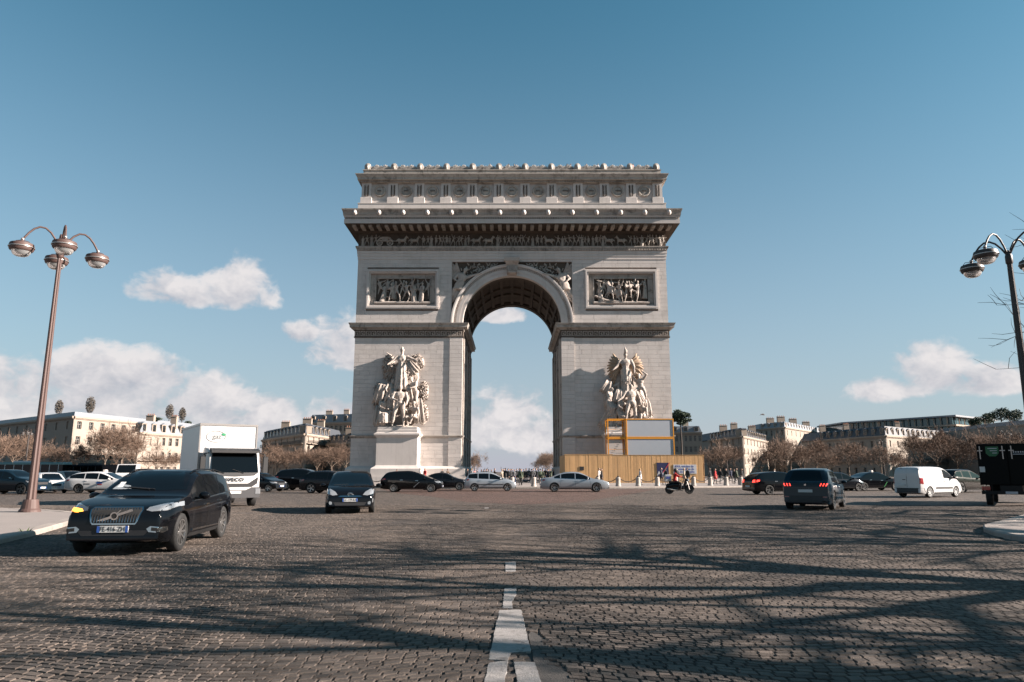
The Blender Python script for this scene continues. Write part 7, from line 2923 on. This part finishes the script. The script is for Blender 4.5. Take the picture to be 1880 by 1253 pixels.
def rock(parent, pts, seed=0):
    m = MB()
    for (x, y, z, rx, ry, rz) in pts:
        m.ball((x, y, z), (rx, ry, rz), 2)
    me = remesh(m, 0.16, 'carved_ground')
    for v in me.vertices:
        p = v.co
        q = 0.22 * noise.noise(p * 0.9) + 0.16 * abs(noise.noise(p * 2.2)) + 0.07 * noise.noise(p * 5)
        v.co = p + Vector((q, q, q * 0.5))
    me.materials.append(M_stone2)
    me.polygons.foreach_set('use_smooth', [True] * len(me.polygons))
    return link('carved_ground', me, parent, True)


def drape(parent, p0, p1, w, folds, y, seed=1):
    """hanging cloth with deep folds between two points of the group"""
    R = random.Random(seed)
    m = MB()
    a, b = Vector(p0), Vector(p1)
    u = Vector(((b - a).z, 0, -(b - a).x)).normalized()
    for k in range(folds):
        t = (k + 0.5) / folds - 0.5
        s0 = a + u * w * 0.6 * t + Vector((0, R.uniform(-0.1, 0.1), 0))
        s1 = b + u * w * 1.1 * t + Vector((0, R.uniform(-0.15, 0.1), R.uniform(-0.2, 0.2)))
        c = (s0 + s1) / 2 + u * R.uniform(-0.15, 0.15) + Vector((0, -0.2, 0))
        m.tube([s0, s0.lerp(c, 0.6), c.lerp(s1, 0.5), s1], [0.10, 0.16, 0.18, 0.09], 6)
    return m.build('carved_drapery', M_stone2, parent, True, world=True)


M_stone2b = M_stone2
NUDE = dict(ll=((0.10, -0.05, -1), (0.02, 0.02, -1)), rl=((-0.30, -0.10, -1), (-0.12, 0.15, -1)))
# left group: crowned woman above a warrior, a mother, a man with a bull
gl = empty('sculpture_group', (-16.3, 103.5, 7.78), 0, arch)
gl.matrix_parent_inverse = basis(arch).inverted()
gl['label'] = 'carved group of a warrior, mother and helmeted goddess'
X0, Z0 = -16.3, 7.78
rock(gl, [(X0, 104.9, Z0 + 3.5, 3.3, 1.0, 3.9), (X0 + 0.3, 104.9, Z0 + 7.6, 2.3, 0.6, 2.6), (X0 - 0.2, 103.5, Z0 - 0.05, 3.0, 1.5, 0.4)])
leaf_mass(gl, X0 - 2.0, Z0 + 9.0, 0.95, 2.1, 104.5, 130, 1)
leaf_mass(gl, X0 + 2.2, Z0 + 9.6, 1.1, 1.3, 104.4, 110, 2)
leaf_mass(gl, X0 + 3.3, Z0 + 5.4, 0.75, 1.6, 104.2, 90, 3)
leaf_mass(gl, X0 + 3.3, Z0 + 2.0, 0.8, 1.6, 104.0, 90, 4)
leaf_mass(gl, X0 - 3.5, Z0 + 4.6, 0.6, 2.2, 104.3, 90, 5)
fig(gl, X0 + 0.1, Z0 + 5.5, 103.6, 3.5, la=((0.75, -0.3, -0.35), (0.6, -0.5, -0.3)), ra=((-0.6, -0.3, -0.7), (-0.4, -0.5, -0.4)), robe=1.0, helmet=True, fem=1, hair=2)
fig(gl, X0 + 0.2, Z0 + 0.1, 102.15, 3.4, 8, la=((0.25, -0.35, -0.9), (-0.15, -0.5, -0.85)), ra=((-0.35, -0.3, -0.8), (0.7, -0.6, -0.2)), hair=1, bulk=1.08, **NUDE)
drape(gl, (X0 + 1.0, 103.7, Z0 + 9.6), (X0 + 2.2, 103.7, Z0 + 7.9), 1.6, 7, 103.6, 12)
fig(gl, X0 - 2.4, Z0 - 0.5, 103.0, 2.9, 25, ll=((0.25, -0.95, -0.10), (0.05, -0.1, -1)), rl=((-0.3, -0.9, -0.2), (-0.05, 0.0, -1)), la=((0.1, -0.6, -0.7), (-0.5, -0.6, -0.2)), ra=((-0.2, -0.5, -0.8), (0.5, -0.6, -0.2)), robe=0.6, hair=2, lean=(0.12, -0.3), fem=1)
fig(gl, X0 - 1.7, Z0 + 2.1, 103.6, 2.9, 40, ll=((0.2, -0.8, -0.6), (0.05, -0.1, -1)), rl=((-0.2, -0.4, -0.9), (-0.05, 0.1, -1)), la=((0.5, -0.4, -0.5), (0.5, -0.6, 0.1)), ra=((-0.5, -0.2, -0.8), (-0.2, -0.7, -0.4)), robe=0.8, hair=2, lean=(0.2, -0.2), fem=1)
fig(gl, X0 - 1.25, Z0 + 0.2, 102.5, 1.5, -15, la=((0.3, -0.4, -0.7), (0.1, -0.5, 0.6)), hair=1)
fig(gl, X0 + 2.1, Z0 + 2.4, 103.6, 2.9, -35, la=((0.3, -0.4, -0.8), (-0.3, -0.7, -0.2)), ra=((-0.7, -0.3, -0.3), (-0.7, -0.4, -0.2)), ll=((0.2, -0.3, -1), (0, 0.2, -1)), rl=((-0.3, -0.5, -0.8), (-0.1, 0.3, -1)), lean=(-0.25, -0.15), hair=1, bulk=1.1)
fig(gl, X0 + 2.2, Z0 - 0.9, 103.0, 2.7, -40, ll=((0.3, -0.9, 0.1), (0.1, -0.3, -0.9)), rl=((-0.3, -0.95, -0.1), (0.1, 0.3, -0.9)), la=((0.6, -0.2, -0.7), (0.3, -0.5, -0.7)), ra=((-0.2, -0.6, -0.6), (0.2, -0.7, 0.1)), lean=(0.2, -0.25), hair=1, bulk=1.1)
hm = horse_mesh('carved_bull', 0.06, -0.1)
hm.materials.append(M_stone2)
link('carved_bull', hm, gl, True, (X0 + 1.9, 104.2, Z0 + 2.0), (0, radians(8), radians(-165)), (1.3, 1.2, 1.5))
drape(gl, (X0 - 2.6, 103.0, Z0 + 6.3), (X0 - 3.3, 103.4, Z0 + 3.4), 1.6, 7, 103, 13)
drape(gl, (X0 - 2.4, 102.4, Z0 + 2.0), (X0 - 2.5, 102.2, Z0 + 0.2), 1.4, 7, 102.5, 14)

# right group: winged spirit above a horseman, a youth and a kneeling old man
gr = empty('sculpture_group', (16.6, 103.5, 7.78), 0, arch)
gr.matrix_parent_inverse = basis(arch).inverted()
gr['label'] = 'carved group with a winged spirit above a youth and a falling horseman'
X0 = 16.6
rock(gr, [(X0, 104.9, Z0 + 3.5, 3.3, 1.0, 3.8), (X0 + 0.1, 104.9, Z0 + 6.6, 2.1, 0.6, 2.4), (X0, 103.5, Z0 - 0.05, 3.1, 1.5, 0.4)])
fig(gr, X0 + 0.15, Z0 + 5.0, 103.7, 3.45, la=((0.35, -0.25, -0.9), (-0.05, -0.4, -0.9)), ra=((-0.45, -0.25, -0.8), (-0.6, -0.3, -0.5)), robe=0.7, hair=1, bulk=1.08)
for s in (-1, 1):
    m = MB()
    for k in range(11):
        t = k / 10
        base = Vector((X0 + 0.15 + s * 0.5, 104.3, Z0 + 9.0))
        tip = Vector((X0 + 0.15 + s * (1.75 + 0.95 * sin(pi * t)), 104.3 - 0.12 * (k % 2), Z0 + 11.0 - 4.6 * t))
        mid = base.lerp(tip, 0.55) + Vector((s * 0.35, -0.1, 0.35 * (1 - t)))
        m.tube([base, base.lerp(mid, 0.5) + Vector((0, 0, 0.2)), mid, tip], [0.20, 0.27, 0.24, 0.10], 6)
    m.build('carved_wing', mat('wing_stone', (0.36, 0.26, 0.18), 0.9, var=0.25, vscale=2.0, stain=0.5, sscale=1.5, stainc=(0.2, 0.13, 0.09)) if s < 0 else MATS['wing_stone'], gr, True, world=True)
m = MB()
m.tube([(X0 + 0.15, 103.6, Z0 + 10.85), (X0 + 0.2, 103.6, Z0 + 11.35), (X0 + 0.1, 103.6, Z0 + 11.85)], [0.25, 0.24, 0.05], 8)
m.build('carved_flame', M_stone2, gr, True, world=True)
fig(gr, X0 + 0.55, Z0 + 0.3, 102.1, 3.35, 6, la=((0.4, -0.1, -0.9), (0.1, -0.3, -0.9)), ra=((-0.5, -0.2, -0.7), (-0.7, -0.3, -0.5)), hair=1, bulk=1.08, **NUDE)
fig(gr, X0 - 1.1, Z0 - 0.3, 102.8, 2.8, 40, ll=((0.3, -0.8, -0.4), (0.0, 0.2, -1)), rl=((-0.2, -0.5, -0.8), (0.0, 0.7, -0.6)), la=((0.4, -0.5, -0.6), (0.3, -0.7, 0.1)), ra=((-0.4, -0.2, -0.8), (-0.1, -0.7, -0.3)), robe=0.7, lean=(0.2, -0.25), hair=2)
fig(gr, X0 + 2.2, Z0 + 3.1, 103.5, 2.8, -30, la=((0.6, -0.2, 0.7), (-0.6, -0.2, 0.5)), ra=((-0.5, -0.1, 0.8), (0.7, -0.1, 0.5)), ll=((0.5, -0.7, -0.5), (0.1, 0.2, -1)), rl=((-0.3, -0.8, -0.4), (0.0, 0.2, -1)), lean=(-0.15, 0.1), hair=1, bulk=1.05)
hm2 = horse_mesh('carved_horse', 0.06, 0.45)
hm2.materials.append(M_stone2)
link('carved_horse', hm2, gr, True, (X0 - 0.1, 104.1, Z0 + 1.9), (0, 0, radians(188)), (1.75, 1.4, 2.0))
fig(gr, X0 - 2.5, Z0 + 1.2, 103.2, 2.7, 40, la=((0.4, -0.6, -0.3), (0.3, -0.7, 0.5)), ra=((-0.4, -0.3, -0.8), (-0.2, -0.6, -0.5)), ll=((0.2, -0.7, -0.6), (0.0, 0.3, -1)), rl=((-0.2, -0.3, -0.9), (0, 0.5, -0.8)), robe=0.9, hair=2, lean=(0.25, -0.1))
drape(gr, (X0 - 1.6, 102.9, Z0 + 3.4), (X0 - 3.3, 103.0, Z0 - 0.4), 2.2, 10, 103, 21)
drape(gr, (X0 - 2.3, 103.5, Z0 + 6.8), (X0 - 3.2, 103.6, Z0 + 4.8), 1.5, 6, 103.5, 22)
drape(gr, (X0 + 1.7, 103.4, Z0 + 4.8), (X0 + 2.4, 103.2, Z0 + 3.0), 1.3, 6, 103.3, 23)
leaf_mass(gr, X0 + 3.1, Z0 + 1.2, 0.9, 1.4, 104.1, 90, 6)
leaf_mass(gr, X0 + 0.1, Z0 + 6.6, 0.7, 0.5, 103.6, 50, 7, size=0.26)
fig(gr, X0 + 2.2, Z0 - 0.7, 102.9, 2.6, -50, ll=((0.3, -0.9, 0.1), (0.1, -0.3, -0.9)), rl=((-0.3, -0.95, -0.1), (0.1, 0.3, -0.9)), lean=(0.3, -0.3), hair=1, bulk=1.1)

# more carved cloth and weapons filling the gaps between the figures
gl, gr = [o for o in arch.children if o.name.startswith('sculpture_group')][:2]
X0 = gl.location.x
drape(gl, (X0 - 0.9, 103.3, Z0 + 5.6), (X0 - 1.1, 103.2, Z0 + 3.0), 1.6, 7, 103, 31)
drape(gl, (X0 + 1.2, 103.3, Z0 + 6.0), (X0 + 1.5, 103.2, Z0 + 3.4), 1.3, 6, 103, 32)
drape(gl, (X0 + 2.7, 103.3, Z0 + 4.2), (X0 + 2.9, 103.2, Z0 + 0.6), 1.4, 7, 103, 33)
drape(gl, (X0 - 3.1, 103.4, Z0 + 3.2), (X0 - 3.2, 103.3, Z0 + 0.2), 1.2, 6, 103, 34)
leaf_mass(gl, X0 + 0.9, Z0 + 7.9, 0.8, 0.9, 104.0, 60, 35)
X0 = gr.location.x
drape(gr, (X0 - 0.8, 103.4, Z0 + 5.6), (X0 - 1.2, 103.2, Z0 + 3.2), 1.6, 7, 103, 36)
drape(gr, (X0 + 1.4, 103.2, Z0 + 3.0), (X0 + 1.7, 102.9, Z0 + 0.4), 1.3, 6, 103, 37)
drape(gr, (X0 + 2.9, 103.6, Z0 + 4.2), (X0 + 3.0, 103.3, Z0 + 1.6), 1.2, 6, 103, 38)
